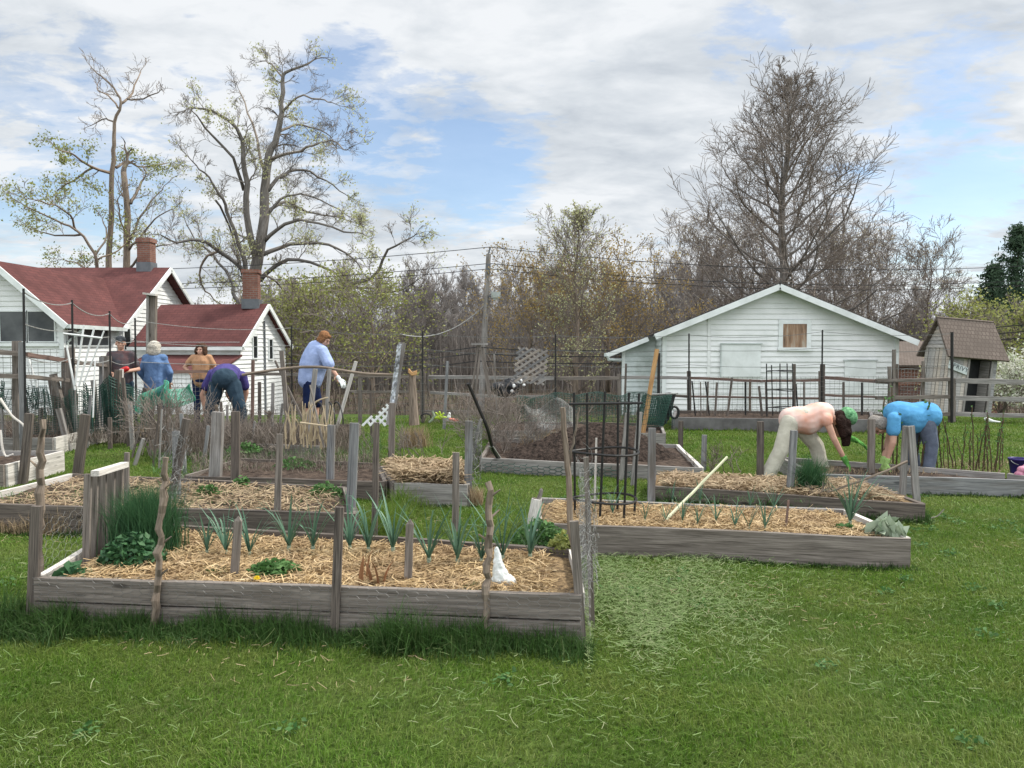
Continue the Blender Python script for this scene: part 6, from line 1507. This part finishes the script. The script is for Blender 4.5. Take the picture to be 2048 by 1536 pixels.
# ------------------------------------------------------------ grass
def clear(x, y, grow=.02):
    ok = np.ones(len(x), dtype=bool)
    for p in BEDS: ok &= ~in_poly(x, y, p, grow)
    return ok
def field(y0, y1, dens, h, w, jitter=.25):
    area = .71 * (y1 * y1 - y0 * y0); n = int(area * dens); y = np.sqrt(RNG.uniform(y0 * y0, y1 * y1, n)); x = RNG.uniform(-.71, .71, n) * y
    ok = clear(x, y); x, y = x[ok], y[ok]
    ph = .5 + .5 * np.sin(x * 2.1 + 1.3 * np.sin(y * 1.7)) * np.sin(y * 2.6 + np.sin(x * 3.1)); hh = h * RNG.uniform(.55, 1.25, len(x)) * (.75 + .5 * ph)
    return np.stack([x, y, Tz(x, y) - .004], 1), hh, w * RNG.uniform(.6, 1.4, len(x))
P_ = []; H_ = []; W_2 = []
for a in ((2.3, 4.6, 11000, .038, .0034), (4.6, 7.5, 5600, .038, .0048), (7.5, 11, 2600, .038, .0075), (11, 17, 900, .045, .013)):
    p, h, w = field(*a); P_.append(p); H_.append(h); W_2.append(w)
p = np.concatenate(P_); az = np.arctan2(np.sin(p[:, 0] * 2.7 + p[:, 1]), np.cos(p[:, 1] * 2.1 + 2 * np.sin(p[:, 0] * 1.2))) + RNG.normal(0, 1.1, len(p))
g = blades('lawn_grass', p, np.concatenate(H_), np.concatenate(W_2), M['lawn'], lean=.75, curl=.7, azim=az); tag(g, 'short mown green lawn grass between and in front of the beds', 'grass', kind='stuff')
# clippings
n = 26000; y = np.sqrt(RNG.uniform(2.3 ** 2, 8.5 ** 2, n)); x = RNG.uniform(-.71, .71, n) * y
dn_ = .5 + .5 * np.sin(x * 1.9 + 2 * np.sin(y * 1.3)) * np.sin(y * 3.3 + x); ok = clear(x, y) & (RNG.uniform(0, 1, n) < dn_ ** 2 * .8); x1, y1 = x[ok], y[ok]
n = 15000; px = np.clip(RNG.normal(1280, 135, n), 1180, 1800); py = RNG.normal(1195, 62, n) + 30 * np.sin(px * .03); q = 1.6 * F / np.maximum(py - 690, 60); x2 = (px - 1024) / F * q; y2 = q; ok = clear(x2, y2) & (py > 1120); x2, y2 = x2[ok], y2[ok]
x = np.concatenate([x1, x2]); y = np.concatenate([y1, y2]); k = len(x)
o = strips('grass_clippings', np.stack([x, y, Tz(x, y) + RNG.uniform(.025, .055, k)], 1), RNG.uniform(.02, .07, k), RNG.uniform(.0016, .0034, k), RNG.normal(0.1, .9, k), RNG.normal(0, .3, k), M['clip'], bow=.1); tag(o, 'pale dried grass clippings strewn over the lawn', 'clippings', kind='stuff')
# broad-leaved weeds and worn spots in the turf
n = 90; y = np.sqrt(RNG.uniform(2.6 ** 2, 9 ** 2, n)); x = RNG.uniform(-.7, .7, n) * y; ok = clear(x, y, .1); x, y = x[ok], y[ok]; k = 26
c = np.stack([np.repeat(x, k) + RNG.normal(0, .035, len(x) * k), np.repeat(y, k) + RNG.normal(0, .035, len(x) * k), np.repeat(Tz(x, y), k) + RNG.uniform(.015, .05, len(x) * k)], 1)
o = leaves('lawn_weeds', c, RNG.uniform(.015, .04, len(c)), M['weed'], flat=.6); tag(o, 'small broad-leaved weeds scattered through the lawn', 'weeds', kind='stuff')
n = 5000; y = np.sqrt(RNG.uniform(2.3 ** 2, 7 ** 2, n)); x = RNG.uniform(-.71, .71, n) * y; dd = np.sin(x * 1.1 + 3) * np.sin(y * 1.9 + x * .6 + 1); ok = clear(x, y) & (dd > .55); x, y = x[ok], y[ok]; k = len(x)
o = strips('dry_thatch', np.stack([x, y, Tz(x, y) + RNG.uniform(.02, .045, k)], 1), RNG.uniform(.02, .06, k), RNG.uniform(.0016, .003, k), RNG.uniform(0, 3.1, k), RNG.normal(0, .3, k), M['hay'], bow=.1); tag(o, 'tan dry thatch showing in worn spots of the lawn', 'thatch', kind='stuff')
# long grass along the boards
def edge_grass(name, label, p0, p1, n, h, spread, w=.006, mat='tall_grass', off=.0):
    p0, p1 = np.array(p0), np.array(p1); d = (p1 - p0); L = np.hypot(*d); d = d / L; nrm = np.array([d[1], -d[0]])
    t = RNG.uniform(-.02, 1.02, n); s = np.abs(RNG.normal(0, spread, n)) * (.55 + .9 * (.5 + .5 * np.sin(t * L * 6.1 + 2) * np.sin(t * L * 2.3))) + off; q = p0 + d * (t * L)[:, None] + nrm * s[:, None]; lum = .45 + .55 * (.5 + .5 * np.sin(t * L * 4 + 1) * np.sin(t * L * 9.5))
    o = blades(name, np.concatenate([q, Tz(q[:, 0], q[:, 1])[:, None] - .01], 1), h * RNG.uniform(.35, 1.1, n) * lum * np.clip(1.15 - s / (spread * 4), .3, 1), w * RNG.uniform(.5, 1.2, n), M[mat], .45, .6); return tag(o, label, 'long grass', kind='stuff')
A = BEDINFO['A'][0]; edge_grass('long_grass', 'dark uncut grass along the front board of the nearest bed', A[0], A[1], 11500, .24, .09, .0048, off=.02); edge_grass('long_grass', 'tallest tuft of dark grass before the front board, below the dead brown leaves', (A[0][0] * .30 + A[1][0] * .70 - .17, A[1][1] - .03), (A[0][0] * .30 + A[1][0] * .70 + .17, A[1][1] - .03), 800, .33, .05, .0045)
edge_grass('long_grass', 'dark uncut grass round the front left corner of the nearest bed', (A[0][0] - .35, A[0][1] + .1), (A[0][0] + .3, A[0][1]), 2200, .3, .16, .0055)
edge_grass('long_grass', 'long grass behind the back board of the nearest bed', (A[2][0] + .1, A[2][1] + .30), (A[3][0], A[3][1] + .30), 4000, .22, .12, .006, 'lawn')
B = BEDINFO['B'][0]; edge_grass('long_grass', 'fringe of grass under the front board of the knotty bed', B[0], B[1], 2600, .08, .04, .006, off=.02); J = BEDINFO['J'][0]; edge_grass('long_grass', 'dark grass hanging on the mossy front of the low bed', J[0], J[1], 2600, .17, .03, .007, off=.02)
edge_grass('long_grass', 'grass tufts round the right end of the low mossy bed', J[1], J[2], 1200, .2, .04, .007); K = BEDINFO['K'][0]; edge_grass('long_grass', 'grass along the front of the gardeners\' timber bed', K[0], K[1], 1300, .1, .03, .008, off=.02)
C_ = BEDINFO['C'][0]; edge_grass('long_grass', 'grass growing before the second-row bed', C_[0], C_[1], 2500, .12, .05, .007, off=.02); E = BEDINFO['E'][0]; edge_grass('long_grass', 'grass round the small hay bed', E[0], E[1], 500, .1, .04, .008, off=.02)
edge_grass('long_grass', 'tall green grass between the tall square stake and the hay bed', ((735 - 1024) / F * 6.4, 6.4), ((790 - 1024) / F * 7.6, 7.6), 1600, .34, .16, .006, 'lawn')
H2 = BEDINFO['H'][0]; edge_grass('long_grass', 'green grass at the right end of the soil bed', H2[1], H2[2], 900, .22, .1, .008, 'lawn'); edge_grass('long_grass', 'grass fringe along the dark timber bed by the fence', BEDINFO['O'][0][0], BEDINFO['O'][0][1], 1400, .12, .06, .012, 'lawn', .03)
for (x, y, R_, n, lab) in ((1470, 900, .5, 240, 'weedy tufts in the grass left of the gardener in pink'), (1330, 985, .3, 500, 'grass tufts at the left end of the low mossy bed'), (820, 1000, .3, 300, 'grass tufts left of the small hay bed')): clump('grass_tufts', lab, x, y, 0.0, n, R_, .16, .006, 'lawn', 'grass', .5, 'stuff')
# ------------------------------------------------------------ people
M['skin'] = plain('skin', (.50, .30, .22), (.44, .25, .18), 8, .55, .05, .003, .3)
M['hair_brown'] = cloth('brown_hair', (.10, .055, .035), (.055, .03, .02), 60, .6); M['hair_dark'] = cloth('dark_brown_hair', (.035, .02, .016), (.018, .011, .009), 60, .6)
M['hair_white'] = cloth('white_hair', (.62, .58, .50), (.42, .38, .32), 50, .6); M['hair_ginger'] = cloth('auburn_hair', (.30, .15, .07), (.17, .08, .04), 55, .6); M['hair_grey'] = cloth('grey_hair', (.34, .31, .28), (.22, .2, .18), 55, .6)
M['denim'] = cloth('denim_shirt', (.13, .22, .40), (.09, .155, .29)); M['tan'] = cloth('tan_top', (.42, .24, .14), (.34, .19, .11)); M['purple'] = cloth('purple_shirt', (.075, .06, .20), (.05, .042, .14)); M['jeans'] = cloth('dark_jeans', (.035, .06, .085), (.022, .04, .06))
M['sky_top'] = cloth('light_blue_top', (.32, .40, .62), (.25, .32, .52)); M['navy_cloth'] = cloth('navy_shorts', (.012, .022, .07), (.008, .014, .045)); M['tee'] = cloth('dark_grey_tee', (.07, .075, .085), (.11, .06, .06), 5)
M['pinkshirt'] = plain('pink_tie_dye', (.68, .52, .47), (.60, .27, .18), 3.2, .9, .2, .02, .1, detail=3); M['cream'] = cloth('cream_trousers', (.50, .48, .40), (.42, .40, .33), 6); M['blueshirt'] = cloth('bright_blue_shirt', (.10, .32, .56), (.075, .25, .46)); M['slate'] = cloth('slate_trousers', (.12, .14, .19), (.085, .10, .14))
M['glove'] = cloth('lime_glove', (.13, .36, .08), (.07, .24, .05), 30); M['glove_pale'] = cloth('pale_green_glove', (.36, .54, .20), (.26, .42, .12), 30); M['bandana'] = plain('green_bandana', (.20, .42, .22), (.03, .13, .05), 26, .85, .3, .01, .1); M['cap'] = cloth('dark_cap', (.05, .055, .06)); M['shoe'] = plain('pale_shoe', (.55, .56, .52), None, 20, .6, .1); M['shoe_dark'] = plain('dark_shoe', (.05, .05, .055), None, 20, .6, .1); M['eye'] = plain('eye', (.02, .015, .012), None, 5, .3, 0)

def fuse(mb, name, mat, parent, vox=.011, smooth=6, crease=0.0):
    o = mb.build(name, M[mat], parent, smooth=True)
    m = o.modifiers.new('fuse', 'REMESH'); m.mode = 'VOXEL'; m.voxel_size = vox; m.use_smooth_shade = True
    s = o.modifiers.new('soft', 'SMOOTH'); s.factor = .6; s.iterations = smooth
    if crease:
        t = bpy.data.textures.new('folds', 'CLOUDS'); t.noise_scale = .10; t.noise_depth = 3; d = o.modifiers.new('folds', 'DISPLACE'); d.texture = t; d.strength = crease; d.mid_level = .5
    return o
def frame3(up, side):
    up = up.normalized(); x = (side - up * side.dot(up)).normalized(); y = up.cross(x); m = Matrix((x, y, up)).transposed(); return m
def torso(mb, pel, che, shl, shr, k=1.0, extra=0.0, low=-.08, hipw=.165, belly=0.0, bdir=None):
    up = (che - pel); L = up.length; side = (shr - shl); Fm = frame3(up, side); u = up.normalized(); y = Fm.col[1]
    rows = [(low, hipw * .95, .115), (.0, hipw, .125), (.22, hipw * .93, .118 + belly * .25), (.48, .15 + belly * .3, .112 + belly * .5), (.72, .165, .112 + belly * .3), (.95, .17, .108), (1.12, .135, .085)]
    fine = []
    for (t0, a0, b0), (t1, a1, b1) in zip(rows[:-1], rows[1:]):
        for q in range(3): k_ = q / 3; fine.append((t0 + (t1 - t0) * k_, a0 + (a1 - a0) * k_, b0 + (b1 - b0) * k_))
    for (t, a, b) in fine + [rows[-1]]: mb.ellip(pel + up * t + (bdir * (belly * .75 * math.exp(-((t - .5) / .35) ** 2)) if bdir else Vector((0, 0, 0))), (a * k + extra, b * k + extra, .085 * k + extra), Fm)
    mb.caps(shl, .05 * k + extra * .6, shr, .05 * k + extra * .6)
def hand(mb, wr, d, palm_n, s=1.0, curl=.6, thumb=1):
    """palm, four unequal curled fingers and a thumb off the side"""
    d = d.normalized(); n = (palm_n - d * palm_n.dot(d)).normalized(); x = d.cross(n) * thumb
    Fm = Matrix((x, n, d)).transposed(); mb.caps(wr, .026 * s, wr + d * .03 * s, .027 * s); mb.ellip(wr + d * .055 * s, (.041 * s, .017 * s, .05 * s), Fm, 12, 8)
    for i, (o, l) in enumerate(((-.030, .068), (-.010, .078), (.011, .073), (.030, .057))):
        b = wr + d * .09 * s - x * o * s * -1 * s; d1 = (d + n * curl * .5 + x * o * 3).normalized(); d2 = (d + n * curl * 1.4).normalized(); m1 = b + d1 * l * .5 * s; m2 = m1 + d2 * l * .5 * s; mb.caps(b, .0098 * s, m1, .009 * s, 8); mb.caps(m1, .009 * s, m2, .0075 * s, 8)
    b = wr + d * .03 * s - x * .032 * s; m1 = b + (d * .7 - x * .7 + n * .2).normalized() * .04 * s; m2 = m1 + (d * .95 - x * .2 + n * .3).normalized() * .032 * s; mb.caps(b, .013 * s, m1, .0115 * s, 8); mb.caps(m1, .0115 * s, m2, .009 * s, 8)
def head(mb, c, up, fwd, s=1.0):
    """skull with jaw, brow, nose, lips, ears; returns its frame"""
    up = up.normalized(); f = (fwd - up * fwd.dot(up)).normalized(); x = f.cross(up); Fm = Matrix((x, f, up)).transposed()
    def q(a, b, z): return c + x * (a * s) + f * (b * s) + up * (z * s)
    mb.ellip(q(0, -.012, .03), (.074 * s, .094 * s, .088 * s), Fm); mb.ellip(q(0, .022, -.035), (.058 * s, .068 * s, .075 * s), Fm); mb.ellip(q(0, .055, -.085), (.026 * s, .024 * s, .02 * s), Fm); mb.ellip(q(0, .078, .035), (.045 * s, .014 * s, .012 * s), Fm)
    mb.caps(q(0, .088, .02), .009 * s, q(0, .108, -.022), .013 * s, 8); mb.ellip(q(0, .088, -.052), (.024 * s, .010 * s, .008 * s), Fm); mb.ellip(q(0, .088, -.062), (.02 * s, .009 * s, .007 * s), Fm)
    for e in (-1, 1): mb.ellip(q(e * .075, -.005, -.005), (.01 * s, .02 * s, .032 * s), Fm); mb.ellip(q(e * .04, .066, -.02), (.02 * s, .018 * s, .02 * s), Fm)
    return q, Fm
def person(label, J, base, cl, hd, skin='skin', vox=.0085, gloves=None):
    """J: joints in world space; cl: clothing; hd: head options"""
    r = empty('person', base, label, 'person'); b = MB(); k = cl.get('k', 1.0)
    pel, che = J['pel'], J['che']; torso(b, pel, che, J['shl'], J['shr'], .9 * k)
    ntop = J['head'] - hd['up'].normalized() * .085; b.caps(che + (che - pel) * .1, .055, ntop, .05); q, Fm = head(b, J['head'], hd['up'], hd['fwd'], 1.0)
    for s in 'lr':
        sh, el, wr = J['sh' + s], J['el' + s], J['wr' + s]; b.caps(sh, .050 * k, el, .038 * k); b.caps(el, .039 * k, wr, .025)
        if gloves is None or s not in gloves: hand(b, wr, (wr - el) + J.get('hd' + s, Vector((0, 0, 0))), J.get('pn' + s, Vector((0, .3, -1))), 1.0, .7, 1 if s == 'l' else -1)
        hp, kn, an = J['hip' + s], J['kn' + s], J['an' + s]; b.caps(hp, .082 * k, kn, .054 * k); b.caps(kn, .053 * k, an, .038)
    fuse(b, 'body', skin, r, vox, 2)
    for e in (-1, 1):
        m = MB(); m.ellip(q(e * .032, .083, .012), (.012, .006, .007), Fm, 8, 6); m.build('eye', M['eye'], r)
    # shirt
    m = MB(); torso(m, pel, che, J['shl'], J['shr'], .9 * k, .022 + cl.get('loose', 0), cl.get('low', -.12), belly=cl.get('belly', 0), bdir=cl.get('bdir'))
    f = cl.get('sleeve', .5)
    for s in 'lr':
        sh, el, wr = J['sh' + s], J['el' + s], J['wr' + s]; m.caps(che + (che - pel) * .02, .075, sh, .060 * k)
        if f <= 1: m.caps(sh, .060 * k + cl.get('loose', 0) * .4, sh.lerp(el, f), .056 * k + cl.get('loose', 0) * .6)
        else: m.caps(sh, .060 * k, el, .054 * k); m.caps(el, .056 * k, el.lerp(wr, f - 1), .042 * k)
    fuse(m, 'shirt', cl['shirt'], r, .012, 5, cl.get('crease', .007))
    m = MB(); fl = cl.get('leg', 1.0); lo = cl.get('legw', .0)
    torso(m, pel, pel.lerp(che, .35), J['hipl'] + Vector((0, 0, .05)), J['hipr'] + Vector((0, 0, .05)), .9 * k, .02, -.3)
    m.ellip(pel - (che - pel).normalized() * .05, (.17 * k, .15 * k, .13 * k), frame3(che - pel, J['shr'] - J['shl']))
    for s in 'lr':
        hp, kn, an = J['hip' + s], J['kn' + s], J['an' + s]; m.caps(hp, .105 * k + lo * .5, kn, .072 * k + lo)
        if fl > .6: m.caps(kn, .072 * k + lo, kn.lerp(an, fl), .058 * k + lo * 1.3)
    fuse(m, 'trousers' if fl > .6 else 'shorts', cl['pants'], r, .012, 5, cl.get('crease', .007))
    for s in 'lr':
        an, toe = J['an' + s], J.get('toe' + s, J['an' + s] + Vector((.03, -.14, -.06)))
        m = MB(); m.caps(an - Vector((0, 0, .035)), .042, toe, .032); m.caps(an - Vector((0, 0, .03)) + (an - toe).normalized() * .03, .04, an - Vector((0, 0, .03)), .04); fuse(m, 'shoe', cl.get('shoe', 'shoe_dark'), r, .008, 2)
    if gloves:
        for s, (mt, long_) in gloves.items():
            el, wr = J['el' + s], J['wr' + s]; m = MB(); hand(m, wr, (wr - el) + J.get('hd' + s, Vector((0, 0, 0))), J.get('pn' + s, Vector((0, .3, -1))), 1.18, .7, 1 if s == 'l' else -1); m.caps(wr.lerp(el, long_), .045 if long_ > .3 else .036, wr, .034); fuse(m, 'glove', mt, r, .0065, 1)
    # hair
    if hd.get('hair'):
        m = MB()
        for (a, bb, z, R_, R2, R3) in hd['blobs']: m.ellip(q(a, bb, z), (R_, R2, R3), Fm)
        for (p0, r0, p1, r1) in hd.get('locks', ()): m.caps(p0, r0, p1, r1)
        fuse(m, 'hair', hd['hair'], r, .009, 2, .022)
    return r, q, Fm
V3 = Vector
CUT = [(0, -.02, .055, .086, .092, .082), (-.06, -.01, -.01, .032, .06, .075), (.06, -.01, -.01, .032, .06, .075), (0, -.06, -.02, .075, .055, .09), (0, .05, .09, .06, .035, .03)]
# man in cap, turned a little right, holding something red
random.seed(12)
def stand(px, Yp, ytop, H=1.72, side=(1, 0), lean=(0, 0)):
    """upright joints; side = direction of the right-to-left shoulder line on the ground"""
    top = P(px, ytop, Yp); g = tz(top.x, Yp); sc = (top.z - g) / H; sx, sy = side
    def q(a, f, z): return V3((top.x + (a * sx - f * sy) * sc + lean[0] * z, Yp + (a * sy + f * sx) * sc + lean[1] * z, g + z * sc))
    J = dict(pel=q(0, 0, .97), che=q(0, 0, 1.30), head=q(0, 0, H - .12))
    for s, e in (('l', -1), ('r', 1)):
        J['sh' + s] = q(e * .155, 0, 1.375); J['hip' + s] = q(e * .09, 0, .9); J['kn' + s] = q(e * .1, .02, .5); J['an' + s] = q(e * .11, 0, .09); J['toe' + s] = q(e * .12, -.15, .035); J['el' + s] = q(e * .25, .03, 1.12); J['wr' + s] = q(e * .26, -.05, .88)
    return J, q
UP = V3((0, 0, 1))
J, q = stand(241, 13.3, 673, 1.68, (.96, .28)); J['ell'] = q(-.26, -.02, 1.10); J['wrl'] = q(-.06, -.26, 1.06); J['elr'] = q(.26, -.02, 1.13); J['wrr'] = q(.10, -.28, 1.10)
p, hq, Fm = person('man in dark cap and grey T-shirt holding a red tool at his waist', J, (q(0, 0, 0)), dict(shirt='tee', pants='jeans', sleeve=.7, loose=.02, belly=.03), dict(up=UP, fwd=V3((.45, -.9, -.1)), hair='hair_dark', blobs=[(0, -.05, .0, .07, .05, .06)]))
m = MB(); m.ellip(hq(0, -.01, .07), (.085, .1, .07), Fm); m.caps(hq(-.04, .1, .055), .012, hq(.04, .1, .055), .012); m.caps(hq(0, .06, .07), .03, hq(0, .13, .045), .02); fuse(m, 'cap', 'cap', p, .008, 1)
r = empty('red_tool', q(.03, -.33, 1.05), 'red handheld tool held by the man in the cap', 'tool'); m = MB(); c = q(.08, -.34, 1.12); m.caps(c, .05, c + V3((.07, 0, .03)), .045); m.caps(c, .03, c + V3((-.05, 0, -.1)), .025); m.build('housing', M['red'], r, smooth=True); m = MB(); m.caps(c + V3((-.04, -.02, .01)), .02, c + V3((.03, -.03, -.03)), .02); m.build('grip', M['black_plastic'], r)
# woman in denim, back to the camera
J, q = stand(309, 13.7, 685, 1.66, (-1, 0)); J['ell'] = q(-.27, 0, 1.12); J['wrl'] = q(-.2, -.12, .93); J['elr'] = q(.27, 0, 1.12); J['wrr'] = q(.2, -.12, .93)
person('woman with short white hair seen from behind in a loose denim shirt', J, q(0, 0, 0), dict(shirt='denim', pants='jeans', sleeve=1.85, loose=.03, low=-.5, k=1.04), dict(up=UP, fwd=V3((-.1, 1, -.1)), hair='hair_white', blobs=[(0, -.02, .05, .115, .115, .10), (0, -.05, -.03, .12, .075, .10)]))
# woman in tan, facing the camera with a hand on her hip
J, q = stand(402, 15.2, 689, 1.64, (.98, .15)); J['ell'] = q(-.34, .06, 1.18); J['wrl'] = q(-.19, -.02, 1.02); J['elr'] = q(.28, .02, 1.12); J['wrr'] = q(.22, -.06, .90)
person('woman with bobbed brown hair in a tan top, one hand on her hip', J, q(0, 0, 0), dict(shirt='tan', pants='navy_cloth', sleeve=.55, loose=.015, low=-.3), dict(up=UP, fwd=V3((-.1, -1, 0)), hair='hair_brown', blobs=[(0, -.03, .06, .11, .105, .09), (-.085, 0, -.02, .04, .07, .10), (.085, 0, -.02, .04, .07, .10), (0, -.06, -.03, .11, .06, .10), (0, .05, .10, .09, .04, .035)]))
# bent-over gardener in purple, back to the camera
Yp = 13.0; g = 0.0
J = dict(pel=P(450, 757, Yp), che=P(453, 746, Yp + .40), head=P(462, 790, Yp + .72), shl=P(425, 748, Yp + .48), shr=P(484, 752, Yp + .46), ell=P(405, 790, Yp + .5), wrl=P(410, 825, Yp + .5), elr=P(492, 785, Yp + .55), wrr=P(485, 820, Yp + .55),
         hipl=P(434, 770, Yp), hipr=P(466, 770, Yp), knl=P(423, 812, Yp - .05), knr=P(479, 812, Yp - .05), anl=P(417, 866, Yp), anr=P(486, 866, Yp))
person('gardener bent right over in a purple shirt and dark jeans, seen from behind', J, (J['pel'].x, Yp, 0), dict(shirt='purple', pants='jeans', sleeve=.6, loose=.03, k=1.28, low=-.05, leg=.95, legw=.015), dict(up=V3((.2, .5, -.8)), fwd=V3((0, -.5, -.5)), hair='hair_brown', blobs=CUT))
# woman in light blue, leaning to the right and looking down
Yp = 13.2
J = dict(pel=P(622, 752, Yp), che=P(632, 706, Yp - .02), head=P(648, 679, Yp - .06), shl=P(628, 697, Yp + .17), shr=P(645, 702, Yp - .19), elr=P(658, 730, Yp - .28), wrr=P(678, 757, Yp - .36), ell=P(655, 725, Yp + .15), wrl=P(672, 750, Yp),
         hipl=P(622, 762, Yp + .1), hipr=P(622, 764, Yp - .1), knl=P(632, 805, Yp + .12), knr=P(618, 806, Yp - .1), anl=P(630, 862, Yp + .1), anr=P(616, 864, Yp - .1))
J['toel'] = J['anl'] + V3((.15, 0, -.05)); J['toer'] = J['anr'] + V3((.15, 0, -.05))
person('woman with auburn hair in a light blue top and navy shorts, leaning right', J, (J['pel'].x, Yp, tz(J['pel'].x, Yp)), dict(shirt='sky_top', pants='navy_cloth', sleeve=.95, loose=.055, k=1.22, leg=.3, belly=.07, low=-.2, legw=.02), dict(up=V3((.55, 0, .85)), fwd=V3((.85, -.15, -.5)), hair='hair_ginger', blobs=CUT + [(0, -.03, .06, .095, .1, .085)]), gloves={'r': ('plastic_clear', .1)})
# gardener in pink, bent to the right
Yp = 9.15
J = dict(pel=P(1590, 838, Yp), che=P(1640, 826, Yp), head=P(1692, 838, Yp), shr=P(1652, 838, Yp - .17), shl=P(1652, 828, Yp + .17), elr=P(1668, 878, Yp - .22), wrr=P(1690, 920, Yp - .2), ell=P(1675, 868, Yp + .2), wrl=P(1708, 879, Yp + .12),
         hipr=P(1580, 845, Yp - .09), hipl=P(1596, 848, Yp + .09), knr=P(1562, 900, Yp - .13), anr=P(1534, 954, Yp - .12), knl=P(1632, 890, Yp + .12), anl=P(1645, 938, Yp + .12))
J['toer'] = P(1556, 964, Yp - .12); J['toel'] = P(1664, 944, Yp + .1); J['pnr'] = V3((-.6, .4, -.3)); J['pnl'] = V3((0, 0, -1)); J['hdr'] = V3((.05, 0, -.05)); J['hdl'] = V3((.2, 0, -.12))
hdc = J['head']
locks = [(hdc + V3((-.09, -.04 + a * .035, .0)), .06, hdc + V3((-.05 + .014 * a, -.06 + a * .03, -.17)), .055) for a in range(-1, 3)] + [(hdc + V3((-.12, -.09, -.02)), .045, hdc + V3((-.04, -.10, -.14)), .05), (hdc + V3((-.02, -.085, -.03)), .045, hdc + V3((.0, -.07, -.16)), .04)] + [(hdc + V3((-.03 + .02 * a, -.05, -.15)), .042, hdc + V3((-.02 + .015 * a, -.04, -.30)), .028) for a in range(-1, 3)]
p, hq, Fm = person('gardener bent over in pink tie-dye shirt, cream trousers, green bandana and green gloves', J, (J['anr'].x, Yp, 0), dict(shirt='pinkshirt', pants='cream', sleeve=.10, loose=.03, k=.95, leg=1.0, legw=.024, shoe='shoe', low=-.2, belly=.07, bdir=V3((0, 0, -1)), crease=.010), dict(up=V3((.62, 0, .40)), fwd=V3((.65, 0, -.85)), hair='hair_dark', blobs=[(0, -.04, .03, .085, .08, .085), (0, -.08, -.04, .07, .06, .08)], locks=locks), gloves={'r': ('glove', .12), 'l': ('glove', .6)}, vox=.0075)
m = MB(); m.ellip(hq(0, -.015, .045), (.104, .120, .092), Fm); fuse(m, 'bandana', 'bandana', p, .008, 1, .01)
# gardener in blue, bent to the left
Yp = 9.05
J = dict(pel=P(1848, 830, Yp), che=P(1798, 826, Yp), head=P(1757, 850, Yp), shr=P(1788, 838, Yp - .17), shl=P(1790, 834, Yp + .17), elr=P(1786, 884, Yp - .2), wrr=P(1773, 924, Yp - .16), ell=P(1776, 882, Yp + .16), wrl=P(1766, 922, Yp + .06),
         hipr=P(1852, 843, Yp - .09), hipl=P(1838, 846, Yp + .1), knr=P(1862, 892, Yp - .1), anr=P(1857, 938, Yp - .1), knl=P(1822, 892, Yp + .14), anl=P(1830, 938, Yp + .14))
J['toer'] = P(1838, 946, Yp - .12); J['toel'] = P(1812, 944, Yp + .14); J['pnr'] = V3((.6, .4, -.3)); J['pnl'] = V3((.5, .3, -.4)); J['hdr'] = V3((-.05, 0, -.1)); J['hdl'] = V3((-.05, 0, -.1))
person('grey-haired gardener bent over in a bright blue shirt and slate trousers', J, (J['anr'].x, Yp, 0), dict(shirt='blueshirt', pants='slate', sleeve=.5, loose=.035, leg=1.0, legw=.01, shoe='shoe', belly=.07, bdir=V3((0, 0, -1)), low=-.17, k=1.0, crease=.010), dict(up=V3((-.62, 0, .12)), fwd=V3((-.45, 0, -.9)), hair='hair_grey', blobs=CUT), gloves={'r': ('glove_pale', .12), 'l': ('glove_pale', .12)}, vox=.0075)
